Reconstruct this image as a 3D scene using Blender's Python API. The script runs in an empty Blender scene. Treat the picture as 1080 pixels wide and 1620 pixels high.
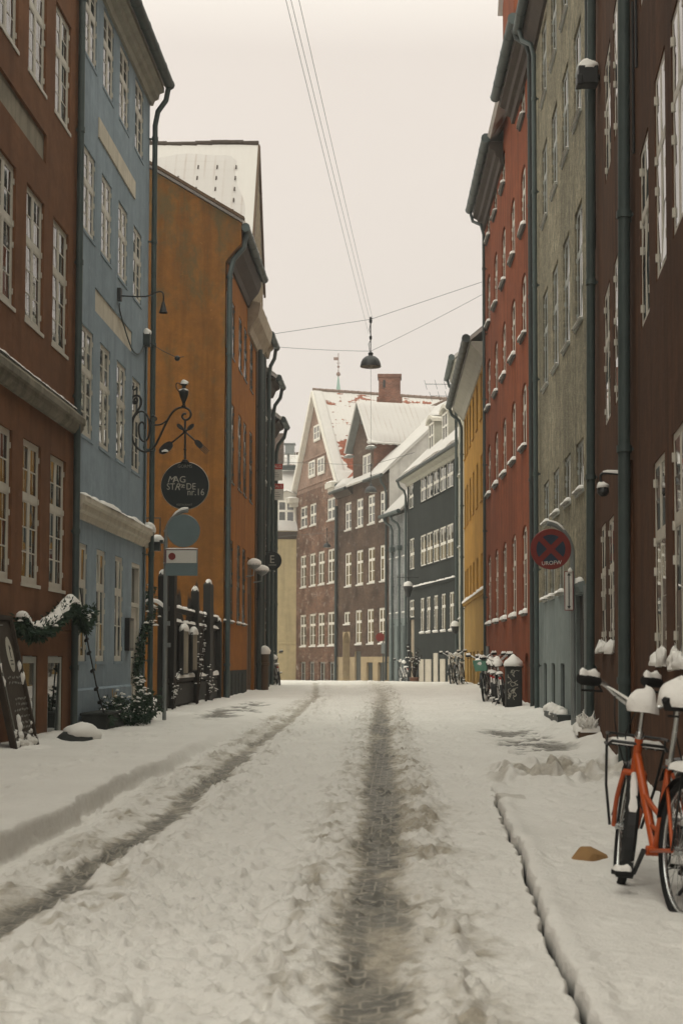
import bpy, bmesh, math, random
import numpy as np
from mathutils import Vector, Matrix
SC = bpy.context.scene
C = SC.collection
R = math.radians
PI = math.pi
random.seed(7)

# ------------------------------------------------------------------ camera, world, sun, exposure
F_PX, VP_X, HOR_Y, EYE, PITCH = 2250.0, 635.0, 1045.0, 1.0, R(3.0)
PP_Y = HOR_Y - F_PX * math.tan(PITCH)
cam = bpy.data.cameras.new('camera')
camera = bpy.data.objects.new('camera', cam)
C.objects.link(camera)
camera.location = (0, 0, EYE)
camera.rotation_euler = (R(90) + PITCH, 0, 0)
cam.sensor_fit = 'VERTICAL'
cam.sensor_height = 36.0
cam.lens = 50.0
cam.shift_x = -(VP_X - 540) / 1620.0
cam.shift_y = (PP_Y - 810) / 1620.0
cam.clip_start = 0.1
cam.clip_end = 2000
cam.dof.use_dof = True
cam.dof.focus_distance = 27.0
cam.dof.aperture_fstop = 5.0
SC.camera = camera

world = bpy.data.worlds.new('World')
SC.world = world
world.use_nodes = True
nt = world.node_tree
nt.nodes.clear()
w_out = nt.nodes.new('ShaderNodeOutputWorld')
sky = nt.nodes.new('ShaderNodeTexSky')
sky.sky_type = 'NISHITA'
sky.sun_disc = False
SUN_ELEV, SUN_ROT = 55.0, 200.0
sky.sun_elevation = R(SUN_ELEV)
sky.sun_rotation = R(SUN_ROT)
bg1 = nt.nodes.new('ShaderNodeBackground')
bg1.inputs['Strength'].default_value = 0.012
nt.links.new(sky.outputs[0], bg1.inputs['Color'])
# overcast layer: pale cream cloud, brighter towards the zenith as a real cloud deck is
tc = nt.nodes.new('ShaderNodeTexCoord')
sep = nt.nodes.new('ShaderNodeSeparateXYZ')
nt.links.new(tc.outputs['Generated'], sep.inputs[0])
ramp = nt.nodes.new('ShaderNodeValToRGB')
ramp.color_ramp.elements[0].position = 0.0
ramp.color_ramp.elements[0].color = (0.79, 0.695, 0.605, 1)
ramp.color_ramp.elements[1].position = 0.40
ramp.color_ramp.elements[1].color = (0.80, 0.71, 0.625, 1)
e = ramp.color_ramp.elements.new(0.60)
e.color = (1.74, 1.68, 1.48, 1)
e = ramp.color_ramp.elements.new(1.0)
e.color = (2.55, 2.51, 2.18, 1)
nt.links.new(sep.outputs['Z'], ramp.inputs[0])
bg2 = nt.nodes.new('ShaderNodeBackground')
bg2.inputs['Strength'].default_value = 1.0
cl_n = nt.nodes.new('ShaderNodeTexNoise')          # faint unevenness of the cloud deck
cl_n.inputs['Scale'].default_value = 2.2; cl_n.inputs['Detail'].default_value = 5.0
nt.links.new(tc.outputs['Generated'], cl_n.inputs['Vector'])
cl_r = nt.nodes.new('ShaderNodeMapRange')
cl_r.inputs['From Min'].default_value = 0.3; cl_r.inputs['From Max'].default_value = 0.7
cl_r.inputs['To Min'].default_value = 0.965; cl_r.inputs['To Max'].default_value = 1.035
nt.links.new(cl_n.outputs['Fac'], cl_r.inputs['Value'])
cl_m = nt.nodes.new('ShaderNodeVectorMath'); cl_m.operation = 'SCALE'
nt.links.new(ramp.outputs[0], cl_m.inputs[0]); nt.links.new(cl_r.outputs[0], cl_m.inputs['Scale'])
nt.links.new(cl_m.outputs[0], bg2.inputs['Color'])
add = nt.nodes.new('ShaderNodeAddShader')
nt.links.new(bg1.outputs[0], add.inputs[0])
nt.links.new(bg2.outputs[0], add.inputs[1])
nt.links.new(add.outputs[0], w_out.inputs['Surface'])

sun_l = bpy.data.lights.new('sun', 'SUN')
sun_l.energy = 0.5
sun_l.angle = R(40)
sun_l.color = (1.0, 0.96, 0.86)
sun = bpy.data.objects.new('sun', sun_l)
C.objects.link(sun)
sun.location = (0, -20, 40)
# direction towards the sun: nearly overhead, a little behind the camera, along the street
_sd = Vector((math.sin(R(SUN_ROT)) * math.cos(R(SUN_ELEV)), math.cos(R(SUN_ROT)) * math.cos(R(SUN_ELEV)), math.sin(R(SUN_ELEV))))
sun.rotation_euler = _sd.to_track_quat('Z', 'Y').to_euler()

SC.view_settings.view_transform = 'Standard'
SC.view_settings.look = 'None'
SC.view_settings.exposure = 0.09
SC.view_settings.gamma = 1.0
SC.cycles.max_bounces = 6
SC.cycles.diffuse_bounces = 4
SC.cycles.glossy_bounces = 3
SC.cycles.use_denoising = True

# ------------------------------------------------------------------ helpers
WL = {}          # world location of objects built so far

def at(x, y, Y):
    """point at depth Y seen at photo pixel x, y (used to read sizes and places off the photo)"""
    a, b = (x - VP_X) / F_PX, (PP_Y - y) / F_PX
    d = (a, math.cos(PITCH) - b * math.sin(PITCH), math.sin(PITCH) + b * math.cos(PITCH))
    t = Y / d[1]
    return Vector((d[0] * t, Y, EYE + d[2] * t))

def tag(o, label=None, cat=None, group=None, kind=None):
    if label: o['label'] = label
    if cat: o['category'] = cat
    if group: o['group'] = group
    if kind: o['kind'] = kind
    return o

def thing(name, label, cat, loc=(0, 0, 0), group=None):
    o = bpy.data.objects.new(name, None)
    C.objects.link(o)
    o.location = loc
    o.empty_display_size = 0.2
    WL[o.name] = Vector(loc)
    return tag(o, label, cat, group)

def link(name, me, parent=None, loc=(0, 0, 0), rot=0.0):
    o = bpy.data.objects.new(name, me)
    C.objects.link(o)
    o.location = loc
    o.rotation_euler = (0, 0, rot)
    if parent is not None:
        o.parent = parent
    return o

class MB:
    def __init__(s):
        s.v, s.f, s.uv, s.mi = [], [], {}, []
    def poly(s, pts, uv=None, mi=0):
        n = len(s.v)
        s.v += [tuple(p) for p in pts]
        s.f.append(tuple(range(n, n + len(pts))))
        if uv: s.uv[len(s.f) - 1] = uv
        s.mi.append(mi)
    def mesh(s, vs, fs, mi=0):
        n = len(s.v)
        s.v += [tuple(p) for p in vs]
        for f in fs:
            s.f.append(tuple(i + n for i in f))
            s.mi.append(mi)
    def box(s, c, size, ax=None, mi=0):
        ax = ax or (Vector((1, 0, 0)), Vector((0, 1, 0)), Vector((0, 0, 1)))
        c = Vector(c)
        h = [ax[i] * (size[i] / 2) for i in range(3)]
        vs = [c + h[0] * i + h[1] * j + h[2] * k for k in (-1, 1) for j in (-1, 1) for i in (-1, 1)]
        s.mesh(vs, [(0, 2, 3, 1), (4, 5, 7, 6), (0, 1, 5, 4), (2, 6, 7, 3), (0, 4, 6, 2), (1, 3, 7, 5)], mi)
    def bar(s, a, b, w, t, up=(0, 0, 1), mi=0):
        a, b = Vector(a), Vector(b)
        d = (b - a); L = d.length; d.normalize()
        sd = d.cross(Vector(up))
        if sd.length < 1e-4: sd = d.cross(Vector((0, 1, 0)))
        sd.normalize()
        s.box((a + b) / 2, (L, w, t), (d, sd, sd.cross(d)), mi)
    def tube(s, pts, r, n=8, cap=True, mi=0):
        pts = [Vector(p) for p in pts]
        m = len(pts)
        rs = r if isinstance(r, (list, tuple)) else [r] * m
        ring0 = len(s.v)
        prev = None
        for i, p in enumerate(pts):
            d = (pts[min(i + 1, m - 1)] - pts[max(i - 1, 0)])
            if d.length < 1e-9: d = Vector((0, 0, 1))
            d.normalize()
            if prev is None:
                q = Vector((0, 0, 1)) if abs(d.z) < 0.9 else Vector((1, 0, 0))
                e1 = d.cross(q).normalized()
            else:
                e1 = prev - d * prev.dot(d)
                if e1.length < 1e-6:
                    e1 = d.orthogonal()
                e1.normalize()
            prev = e1
            e2 = d.cross(e1)
            for k in range(n):
                a = 2 * PI * k / n
                s.v.append(tuple(p + (e1 * math.cos(a) + e2 * math.sin(a)) * rs[i]))
        for i in range(m - 1):
            for k in range(n):
                a, b = ring0 + i * n + k, ring0 + i * n + (k + 1) % n
                s.f.append((a, b, b + n, a + n)); s.mi.append(mi)
        if cap:
            s.f.append(tuple(ring0 + k for k in reversed(range(n)))); s.mi.append(mi)
            s.f.append(tuple(ring0 + (m - 1) * n + k for k in range(n))); s.mi.append(mi)
    def lathe(s, prof, c, n=20, mi=0, axis=None):
        """prof: (radius, height) pairs along axis (default up)"""
        c = Vector(c)
        ax = Vector(axis).normalized() if axis else Vector((0, 0, 1))
        e1 = ax.orthogonal().normalized(); e2 = ax.cross(e1)
        b = len(s.v)
        for r, z in prof:
            for k in range(n):
                a = 2 * PI * k / n
                s.v.append(tuple(c + ax * z + (e1 * math.cos(a) + e2 * math.sin(a)) * max(r, 1e-4)))
        for i in range(len(prof) - 1):
            for k in range(n):
                p, q = b + i * n + k, b + i * n + (k + 1) % n
                s.f.append((p, q, q + n, p + n)); s.mi.append(mi)
    def torus(s, c, axis, Rr, r, n=36, m=8, mi=0, a0=0.0, a1=2 * PI, e1=None):
        c = Vector(c); ax = Vector(axis).normalized()
        e1 = Vector(e1).normalized() if e1 is not None else ax.orthogonal().normalized()
        e2 = ax.cross(e1)
        full = abs(a1 - a0 - 2 * PI) < 1e-6
        cnt = n if full else n + 1
        b = len(s.v)
        for i in range(cnt):
            a = a0 + (a1 - a0) * i / n
            rad = e1 * math.cos(a) + e2 * math.sin(a)
            for k in range(m):
                t = 2 * PI * k / m
                s.v.append(tuple(c + rad * (Rr + r * math.cos(t)) + ax * (r * math.sin(t))))
        for i in range(n):
            j = (i + 1) % cnt
            for k in range(m):
                l = (k + 1) % m
                s.f.append((b + i * m + k, b + j * m + k, b + j * m + l, b + i * m + l)); s.mi.append(mi)
    def blob(s, c, rx, ry, rz, seg=14, rings=7, lump=0.12, seed=0, full=False, ax=None, mi=0, pw=0.9):
        """lumpy snow dome (or whole lump) sitting at c"""
        rnd = random.Random(seed * 131 + 5)
        ph = [(rnd.uniform(0, 6.28), rnd.uniform(0, 6.28), rnd.choice((1, 2, 3)), rnd.choice((1, 2, 3))) for _ in range(6)]
        c = Vector(c)
        ax = ax or (Vector((1, 0, 0)), Vector((0, 1, 0)), Vector((0, 0, 1)))
        b = len(s.v)
        lo = -PI / 2 if full else -0.25
        for i in range(rings + 1):
            t = lo + (PI / 2 - lo) * i / rings
            for k in range(seg):
                a = 2 * PI * k / seg
                w = 1 + lump * sum(math.sin(p[2] * a + p[0]) * math.cos(p[3] * 1.7 * t + p[1]) for p in ph) / 2.2
                ct = max(0.0, math.cos(t)) ** (pw if not full else 1)
                s.v.append(tuple(c + ax[0] * (rx * ct * math.cos(a) * w) + ax[1] * (ry * ct * math.sin(a) * w) + ax[2] * (rz * math.sin(t) * w)))
        for i in range(rings):
            for k in range(seg):
                p, q = b + i * seg + k, b + i * seg + (k + 1) % seg
                s.f.append((p, q, q + seg, p + seg)); s.mi.append(mi)
    def ridge(s, path, w, h, side=(0, 1, 0), n=None, seed=0, lump=0.35, m=7, base=0.0, mi=0):
        """snow lying along a ledge: a lumpy half-round strip, w wide and h high"""
        rnd = random.Random(seed * 77 + 3)
        path = [Vector(p) for p in path]
        L = sum((path[i + 1] - path[i]).length for i in range(len(path) - 1))
        n = n or max(4, int(L / max(0.05, w * 0.6)))
        cum = [0]
        for i in range(len(path) - 1): cum.append(cum[-1] + (path[i + 1] - path[i]).length)
        side = Vector(side).normalized()
        b = len(s.v)
        hh = 1.0; ww = 1.0
        for i in range(n + 1):
            d = L * i / n
            j = 0
            while j < len(path) - 2 and cum[j + 1] < d: j += 1
            p = path[j].lerp(path[j + 1], (d - cum[j]) / max(1e-6, cum[j + 1] - cum[j]))
            hh = 0.55 * hh + 0.45 * rnd.uniform(1 - lump * 1.6, 1 + lump)
            ww = 0.6 * ww + 0.4 * rnd.uniform(1 - lump * .6, 1 + lump * .6)
            endf = 0.55 if i in (0, n) else 1.0
            for k in range(m):
                a = PI * k / (m - 1)
                s.v.append(tuple(p + side * (-math.cos(a) * w / 2 * ww * endf ** .5) + Vector((0, 0, base + (math.sin(a) ** .7) * h * hh * endf))))
        for i in range(n):
            for k in range(m - 1):
                p = b + i * m + k
                s.f.append((p, p + m, p + m + 1, p + 1)); s.mi.append(mi)
        s.f.append(tuple(b + k for k in range(m))); s.mi.append(mi)
        s.f.append(tuple(b + n * m + k for k in reversed(range(m)))); s.mi.append(mi)
    def build(s, name, mats, parent=None, smooth=None, origin=None, bevel=0.0):
        if not isinstance(mats, (list, tuple)): mats = [mats]
        if origin is None:
            xs = [v[0] for v in s.v]; ys = [v[1] for v in s.v]; zs = [v[2] for v in s.v]
            origin = Vector(((min(xs) + max(xs)) / 2, (min(ys) + max(ys)) / 2, min(zs)))
        origin = Vector(origin)
        me = bpy.data.meshes.new(name)
        ox, oy, oz = origin
        me.from_pydata([(v[0] - ox, v[1] - oy, v[2] - oz) for v in s.v], [], s.f)
        for m in mats: me.materials.append(m)
        if any(s.mi): me.polygons.foreach_set('material_index', s.mi)
        if s.uv:
            lay = me.uv_layers.new(name='UVMap')
            for fi, uvs in s.uv.items():
                p = me.polygons[fi]
                for k, li in enumerate(p.loop_indices): lay.data[li].uv = uvs[k]
        if smooth is not None:
            me.polygons.foreach_set('use_smooth', [True] * len(me.polygons))
            if smooth < 179: me.set_sharp_from_angle(angle=R(smooth))
        me.update()
        o = link(name, me, parent)
        pl = WL.get(parent.name, Vector((0, 0, 0))) if parent is not None else Vector((0, 0, 0))
        o.location = origin - pl
        WL[o.name] = origin
        if bevel:
            b = o.modifiers.new('bevel', 'BEVEL'); b.width = bevel; b.segments = 2; b.limit_method = 'ANGLE'
        return o

# ------------------------------------------------------------------ materials (all procedural)
def new_mat(name):
    m = bpy.data.materials.new(name)
    m.use_nodes = True
    n = m.node_tree
    b = n.nodes['Principled BSDF']
    return m, n, b

def N(n, kind, **kw):
    x = n.nodes.new(kind)
    for k, v in kw.items():
        if k.startswith('_'): setattr(x, k[1:], v)
        else: x.inputs[k.replace('__', ' ')].default_value = v
    return x

def col(c): return (c[0], c[1], c[2], 1.0)

def noise(n, vec, scale, detail=4.0, rough=0.55, dist=0.0):
    x = N(n, 'ShaderNodeTexNoise', Scale=scale, Detail=detail, Roughness=rough, Distortion=dist)
    if vec is not None: n.links.new(vec, x.inputs['Vector'])
    return x.outputs['Fac']

def cramp(n, fac, p0, p1, c0=(0, 0, 0), c1=(1, 1, 1)):
    x = n.nodes.new('ShaderNodeValToRGB')
    x.color_ramp.elements[0].position = p0; x.color_ramp.elements[0].color = col(c0)
    x.color_ramp.elements[1].position = p1; x.color_ramp.elements[1].color = col(c1)
    n.links.new(fac, x.inputs[0])
    return x.outputs['Color']

def mix(n, fac, a, b, mode='MIX'):
    x = n.nodes.new('ShaderNodeMix'); x.data_type = 'RGBA'; x.blend_type = mode
    for sock, v in ((x.inputs['Factor'], fac), (x.inputs['A'], a), (x.inputs['B'], b)):
        if isinstance(v, (int, float)): sock.default_value = v
        elif isinstance(v, tuple): sock.default_value = col(v)
        else: n.links.new(v, sock)
    return x.outputs['Result']

def math_n(n, op, a, b=0.0):
    x = n.nodes.new('ShaderNodeMath'); x.operation = op
    for i, v in enumerate((a, b)):
        if isinstance(v, (int, float)): x.inputs[i].default_value = v
        else: n.links.new(v, x.inputs[i])
    return x.outputs[0]

def bump(n, b, height, strength=0.3, dist=0.02, prev=None):
    x = N(n, 'ShaderNodeBump', Strength=strength, Distance=dist)
    n.links.new(height, x.inputs['Height'])
    if prev is not None: n.links.new(prev, x.inputs['Normal'])
    n.links.new(x.outputs[0], b.inputs['Normal'])
    return x.outputs[0]

def objco(n):
    return n.nodes.new('ShaderNodeTexCoord').outputs['Object']

def mapped(n, vec, scale):
    x = n.nodes.new('ShaderNodeMapping')
    x.inputs['Scale'].default_value = scale
    n.links.new(vec, x.inputs['Vector'])
    return x.outputs[0]

def dark(c, k): return tuple(v * k for v in c)

def stucco(name, c, c2=None, grain=0.25, stain=0.35, coarse=0.0, moss=None, mz=None):
    m, n, b = new_mat(name)
    co = objco(n)
    c2 = c2 or dark(c, 0.72)
    base = mix(n, cramp(n, noise(n, co, 0.55, 5, 0.6), 0.35, 0.68), c, c2)
    base = mix(n, cramp(n, noise(n, co, 3.1, 6, 0.65), 0.38, 0.75), base, dark(c2, 0.9))
    streak = noise(n, mapped(n, co, (2.6, 2.6, 0.16)), 1.6, 5, 0.6)
    base = mix(n, math_n(n, 'MULTIPLY', cramp(n, streak, 0.49, 0.68), stain), base, dark(c2, 0.5))
    if coarse:
        base = mix(n, math_n(n, 'MULTIPLY', cramp(n, noise(n, co, 7.5, 5, 0.75, 0.4), 0.42, 0.62), coarse * 0.8), base, dark(c2, 0.55))
        base = mix(n, math_n(n, 'MULTIPLY', cramp(n, noise(n, mapped(n, co, (1, 1, 1.7)), 13.0, 4, 0.7), 0.56, 0.66), coarse * 0.5), base, tuple(min(.8, v * 1.35) for v in c))
    if moss:
        mk = noise(n, mapped(n, co, (1.5, 1.5, .75)), 1.3, 9, 0.75, 0.25)
        if mz:        # weather stains gather under the verge, where rain runs off
            sp = n.nodes.new('ShaderNodeSeparateXYZ'); n.links.new(co, sp.inputs[0])
            mr = n.nodes.new('ShaderNodeMapRange'); mr.inputs['From Min'].default_value = mz[0]; mr.inputs['From Max'].default_value = mz[1]
            mr.inputs['To Min'].default_value = -.10; mr.inputs['To Max'].default_value = .10
            n.links.new(sp.outputs['Z'], mr.inputs['Value']); mk = math_n(n, 'ADD', mk, mr.outputs[0])
        base = mix(n, math_n(n, 'MULTIPLY', cramp(n, mk, 0.52, 0.66), moss[1]), base, moss[0])
    fl = cramp(n, noise(n, co, 9.0, 3, 0.5), 0.70, 0.74)
    base = mix(n, math_n(n, 'MULTIPLY', fl, 0.22), base, tuple(min(.8, v * 1.5 + .05) for v in c))
    n.links.new(base, b.inputs['Base Color'])
    b.inputs['Roughness'].default_value = 0.95
    b.inputs['Specular IOR Level'].default_value = 0.12
    p = bump(n, b, noise(n, co, 5.0, 3, 0.5), 0.25, 0.05)
    p = bump(n, b, noise(n, co, 55.0 - 30 * coarse, 4, 0.6), grain, 0.012 + 0.03 * coarse, p)
    return m

def paint(name, c, rough=0.5, spec=0.4, wear=0.25, metal=0.0, dirt=0.5):
    m, n, b = new_mat(name)
    co = objco(n)
    base = mix(n, math_n(n, 'MULTIPLY', cramp(n, noise(n, co, 4.0, 6, 0.65), 0.42, 0.72), wear), c, dark(c, dirt))
    n.links.new(base, b.inputs['Base Color'])
    rr = math_n(n, 'ADD', math_n(n, 'MULTIPLY', noise(n, co, 12.0, 4, 0.6), 0.25), rough - 0.12)
    n.links.new(rr, b.inputs['Roughness'])
    b.inputs['Specular IOR Level'].default_value = spec
    b.inputs['Metallic'].default_value = metal
    bump(n, b, noise(n, co, 38.0, 3, 0.5), 0.12, 0.004)
    return m

def glass_mat(name, c, spread=0.02):
    m, n, b = new_mat(name)
    co = objco(n)
    base = mix(n, cramp(n, noise(n, co, 1.7, 2, 0.5), 0.35, 0.65), c, dark(c, 0.45))
    n.links.new(base, b.inputs['Base Color'])
    b.inputs['Roughness'].default_value = spread
    b.inputs['IOR'].default_value = 2.3
    b.inputs['Specular IOR Level'].default_value = 0.5
    return m

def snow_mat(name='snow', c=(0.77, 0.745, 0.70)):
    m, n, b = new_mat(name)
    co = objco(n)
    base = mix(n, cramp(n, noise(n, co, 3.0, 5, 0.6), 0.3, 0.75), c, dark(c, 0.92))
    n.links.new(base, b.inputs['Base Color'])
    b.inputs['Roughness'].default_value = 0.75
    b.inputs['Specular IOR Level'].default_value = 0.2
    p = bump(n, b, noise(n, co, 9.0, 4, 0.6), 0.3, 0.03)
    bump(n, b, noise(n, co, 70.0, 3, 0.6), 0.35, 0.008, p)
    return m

def brick_mat(name, c1, c2, mortar, white=0.0):
    m, n, b = new_mat(name)
    uv = n.nodes.new('ShaderNodeTexCoord').outputs['UV']
    br = N(n, 'ShaderNodeTexBrick', Scale=1.0)
    br.inputs['Brick Width'].default_value = 0.24
    br.inputs['Row Height'].default_value = 0.075
    br.inputs['Mortar Size'].default_value = 0.008
    br.inputs['Mortar Smooth'].default_value = 0.3
    br.inputs['Bias'].default_value = -0.1
    br.inputs['Color1'].default_value = col(c1); br.inputs['Color2'].default_value = col(c2); br.inputs['Mortar'].default_value = col(mortar)
    n.links.new(uv, br.inputs['Vector'])
    base = mix(n, cramp(n, noise(n, uv, 0.7, 6, 0.65), 0.4, 0.72), br.outputs['Color'], dark(c2, 0.45))
    base = mix(n, math_n(n, 'MULTIPLY', cramp(n, noise(n, mapped(n, uv, (6, 14, 1)), 1.0, 3, 0.7), 0.6, 0.78), 0.5), base, dark(c1, 1.5))
    base = mix(n, math_n(n, 'MULTIPLY', cramp(n, noise(n, mapped(n, uv, (1.3, 9.0, 1)), 1.3, 4, 0.7), 0.5, 0.68), 0.55), base, dark(c2, 0.5))
    if white:
        base = mix(n, math_n(n, 'MULTIPLY', cramp(n, noise(n, mapped(n, uv, (1, 1.6, 1)), 1.6, 8, 0.75, 0.5), 0.56, 0.66), white), base, (0.5, 0.45, 0.4))
    n.links.new(base, b.inputs['Base Color'])
    b.inputs['Roughness'].default_value = 0.9
    b.inputs['Specular IOR Level'].default_value = 0.2
    p = bump(n, b, br.outputs['Fac'], -0.4, 0.01)
    bump(n, b, noise(n, uv, 22.0, 4, 0.6), 0.3, 0.012, p)
    return m

def tile_mat(name, c, snow_amt, clear=None):
    """clay pantiles on uv (metres along eave, metres up the slope), partly covered by snow; snow_amt is the noise level under which it lies"""
    m, n, b = new_mat(name)
    uv = n.nodes.new('ShaderNodeTexCoord').outputs['UV']
    wv = N(n, 'ShaderNodeTexWave', Scale=1.0); wv.wave_type = 'BANDS'; wv.bands_direction = 'X'
    n.links.new(mapped(n, uv, (1.35, 1, 1)), wv.inputs['Vector'])
    wy = N(n, 'ShaderNodeTexWave', Scale=1.0); wy.wave_type = 'BANDS'; wy.bands_direction = 'Y'; wy.wave_profile = 'SAW'
    n.links.new(mapped(n, uv, (1, 0.95, 1)), wy.inputs['Vector'])
    tone = mix(n, cramp(n, noise(n, mapped(n, uv, (4, 3, 1)), 1.0, 3, 0.6), 0.35, 0.7), c, dark(c, 0.45))
    tone = mix(n, cramp(n, wy.outputs['Fac'], 0.0, 0.14), dark(c, 0.25), tone)
    lump = noise(n, mapped(n, uv, (1.2, 1.9, 1)), 0.9, 5, 0.6, 0.3)
    k = math_n(n, 'ADD', lump, math_n(n, 'MULTIPLY', wy.outputs['Fac'], -0.07))
    k = math_n(n, 'ADD', k, math_n(n, 'MULTIPLY', wv.outputs['Fac'], -0.03))
    if clear:            # a patch the snow has slid off: centre u, v, radii
        sp = n.nodes.new('ShaderNodeSeparateXYZ'); n.links.new(uv, sp.inputs[0])
        du = math_n(n, 'DIVIDE', math_n(n, 'SUBTRACT', sp.outputs[0], clear[0]), clear[2])
        dv = math_n(n, 'DIVIDE', math_n(n, 'SUBTRACT', sp.outputs[1], clear[1]), clear[3])
        rr = math_n(n, 'ADD', math_n(n, 'MULTIPLY', du, du), math_n(n, 'MULTIPLY', dv, dv))
        inside = cramp(n, rr, 0.6, 1.4, (1, 1, 1), (0, 0, 0))
        k = math_n(n, 'ADD', k, math_n(n, 'MULTIPLY', inside, 0.3))
    mask = cramp(n, k, snow_amt, snow_amt + 0.025)
    base = mix(n, mask, (0.56, 0.538, 0.508), tone)
    n.links.new(base, b.inputs['Base Color'])
    b.inputs['Roughness'].default_value = 0.8
    b.inputs['Specular IOR Level'].default_value = 0.2
    h = math_n(n, 'ADD', math_n(n, 'MULTIPLY', wy.outputs['Fac'], 0.6), math_n(n, 'MULTIPLY', wv.outputs['Fac'], 0.5))
    p = bump(n, b, h, 0.35, 0.04)
    bump(n, b, mask, -0.8, 0.05, p)
    return m

def thin_snow_mat(name, c):
    """thin snow that still shows the tile columns and courses under it (uv in metres)"""
    m, n, b = new_mat(name)
    uv = n.nodes.new('ShaderNodeTexCoord').outputs['UV']
    wv = N(n, 'ShaderNodeTexWave', Scale=1.0); wv.wave_type = 'BANDS'; wv.bands_direction = 'X'
    n.links.new(mapped(n, uv, (1.1, 1, 1)), wv.inputs['Vector'])
    wy = N(n, 'ShaderNodeTexWave', Scale=1.0); wy.wave_type = 'BANDS'; wy.bands_direction = 'Y'; wy.wave_profile = 'SAW'
    n.links.new(mapped(n, uv, (1, 0.95, 1)), wy.inputs['Vector'])
    groove = cramp(n, wv.outputs['Fac'], 0.0, 0.16, (1, 1, 1), (0, 0, 0))
    lip = cramp(n, wy.outputs['Fac'], 0.0, 0.10, (1, 1, 1), (0, 0, 0))
    pt = cramp(n, noise(n, mapped(n, uv, (1.0, .8, 1)), 0.8, 4, 0.6), 0.40, 0.62)
    k = math_n(n, 'MULTIPLY', math_n(n, 'ADD', math_n(n, 'MULTIPLY', groove, .55), math_n(n, 'MULTIPLY', lip, .28)), pt)
    base = mix(n, k, c, (.33, .26, .22))
    n.links.new(base, b.inputs['Base Color'])
    b.inputs['Roughness'].default_value = 0.8; b.inputs['Specular IOR Level'].default_value = 0.2
    bump(n, b, math_n(n, 'ADD', math_n(n, 'MULTIPLY', wv.outputs['Fac'], .7), math_n(n, 'MULTIPLY', wy.outputs['Fac'], .5)), 0.3, 0.04)
    return m

M = {}
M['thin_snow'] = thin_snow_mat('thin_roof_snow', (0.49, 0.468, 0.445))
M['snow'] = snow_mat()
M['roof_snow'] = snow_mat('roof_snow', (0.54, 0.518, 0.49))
M['brown'] = stucco('brown_render', (0.215, 0.102, 0.052), (0.15, 0.073, 0.04), 0.35, 0.35)
M['blue'] = stucco('blue_render', (0.30, 0.36, 0.41), (0.24, 0.295, 0.335), 0.25, 0.3)
M['orange'] = stucco('orange_render', (0.37, 0.148, 0.028), (0.27, 0.106, 0.023), 0.4, 0.45)
M['orange_gable'] = stucco('weathered_orange_render', (0.28, 0.117, 0.024), (0.175, 0.077, 0.021), 0.5, 0.55, coarse=.25, moss=((0.085, 0.072, 0.036), 0.75), mz=(6.0, 13.0))
M['red'] = stucco('red_render', (0.275, 0.080, 0.034), (0.19, 0.055, 0.027), 0.45, 0.65)
M['dark_red'] = stucco('dark_red_render', (0.125, 0.058, 0.030), (0.078, 0.040, 0.024), 0.5, 0.55)
M['tan'] = stucco('grey_tan_render', (0.45, 0.40, 0.285), (0.225, 0.205, 0.15), 0.8, 0.5, coarse=0.9, moss=((0.13, 0.125, 0.10), 0.7))
M['grey_blue'] = stucco('grey_blue_render', (0.25, 0.285, 0.275), (0.19, 0.22, 0.215), 0.25, 0.35)
M['yellow'] = stucco('yellow_render', (0.50, 0.262, 0.044), (0.37, 0.195, 0.038), 0.3, 0.4)
M['ochre'] = stucco('ochre_render', (0.44, 0.27, 0.07), (0.33, 0.20, 0.06), 0.3, 0.4)
M['pale'] = stucco('pale_render', (0.52, 0.50, 0.40), (0.42, 0.41, 0.34), 0.3, 0.3)
M['charcoal'] = stucco('charcoal_render', (0.042, 0.047, 0.044), (0.031, 0.035, 0.033), 0.3, 0.35)
M['far_yellow'] = stucco('pale_yellow_render', (0.50, 0.41, 0.235), (0.40, 0.325, 0.19), 0.3, 0.35)
M['white_wall'] = stucco('white_render', (0.55, 0.53, 0.49), (0.44, 0.42, 0.39), 0.3, 0.3)
M['cream'] = stucco('cream_render', (0.64, 0.58, 0.48), (0.55, 0.50, 0.41), 0.25, 0.4)
M['dim_cream'] = stucco('weathered_cream_render', (0.34, 0.30, 0.23), (0.24, 0.215, 0.17), 0.3, 0.5)
M['stone'] = stucco('weathered_stone', (0.33, 0.30, 0.235), (0.20, 0.18, 0.145), 0.5, 0.6, coarse=0.3, moss=((0.10, 0.095, 0.06), 0.8))
M['plinth'] = stucco('dark_plinth', (0.055, 0.06, 0.058), (0.04, 0.043, 0.04), 0.4, 0.3)
M['fp_plaster'] = stucco('buff_plaster', (0.46, 0.36, 0.22), (0.36, 0.28, 0.18), 0.3, 0.35)
M['brick_red'] = brick_mat('red_brick', (0.195, 0.084, 0.044), (0.105, 0.05, 0.031), (0.30, 0.25, 0.20), 0.75)
M['brick_brown'] = brick_mat('brown_brick', (0.115, 0.066, 0.041), (0.072, 0.043, 0.03), (0.15, 0.125, 0.10), 0.25)
M['brick_pink'] = brick_mat('pale_brick', (0.33, 0.205, 0.15), (0.25, 0.155, 0.118), (0.36, 0.31, 0.26), 0.2)
M['brick_orange'] = brick_mat('chimney_brick', (0.25, 0.098, 0.056), (0.15, 0.06, 0.038), (0.26, 0.2, 0.16), 0.1)
M['brick_white'] = brick_mat('painted_brick', (0.36, 0.37, 0.36), (0.31, 0.32, 0.32), (0.22, 0.23, 0.23), 0.0)
M['zinc'] = paint('green_grey_zinc', (0.060, 0.082, 0.079), 0.5, 0.4, 0.45)
M['dark_zinc'] = paint('dark_zinc', (0.036, 0.047, 0.045), 0.5, 0.4, 0.4)
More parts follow.
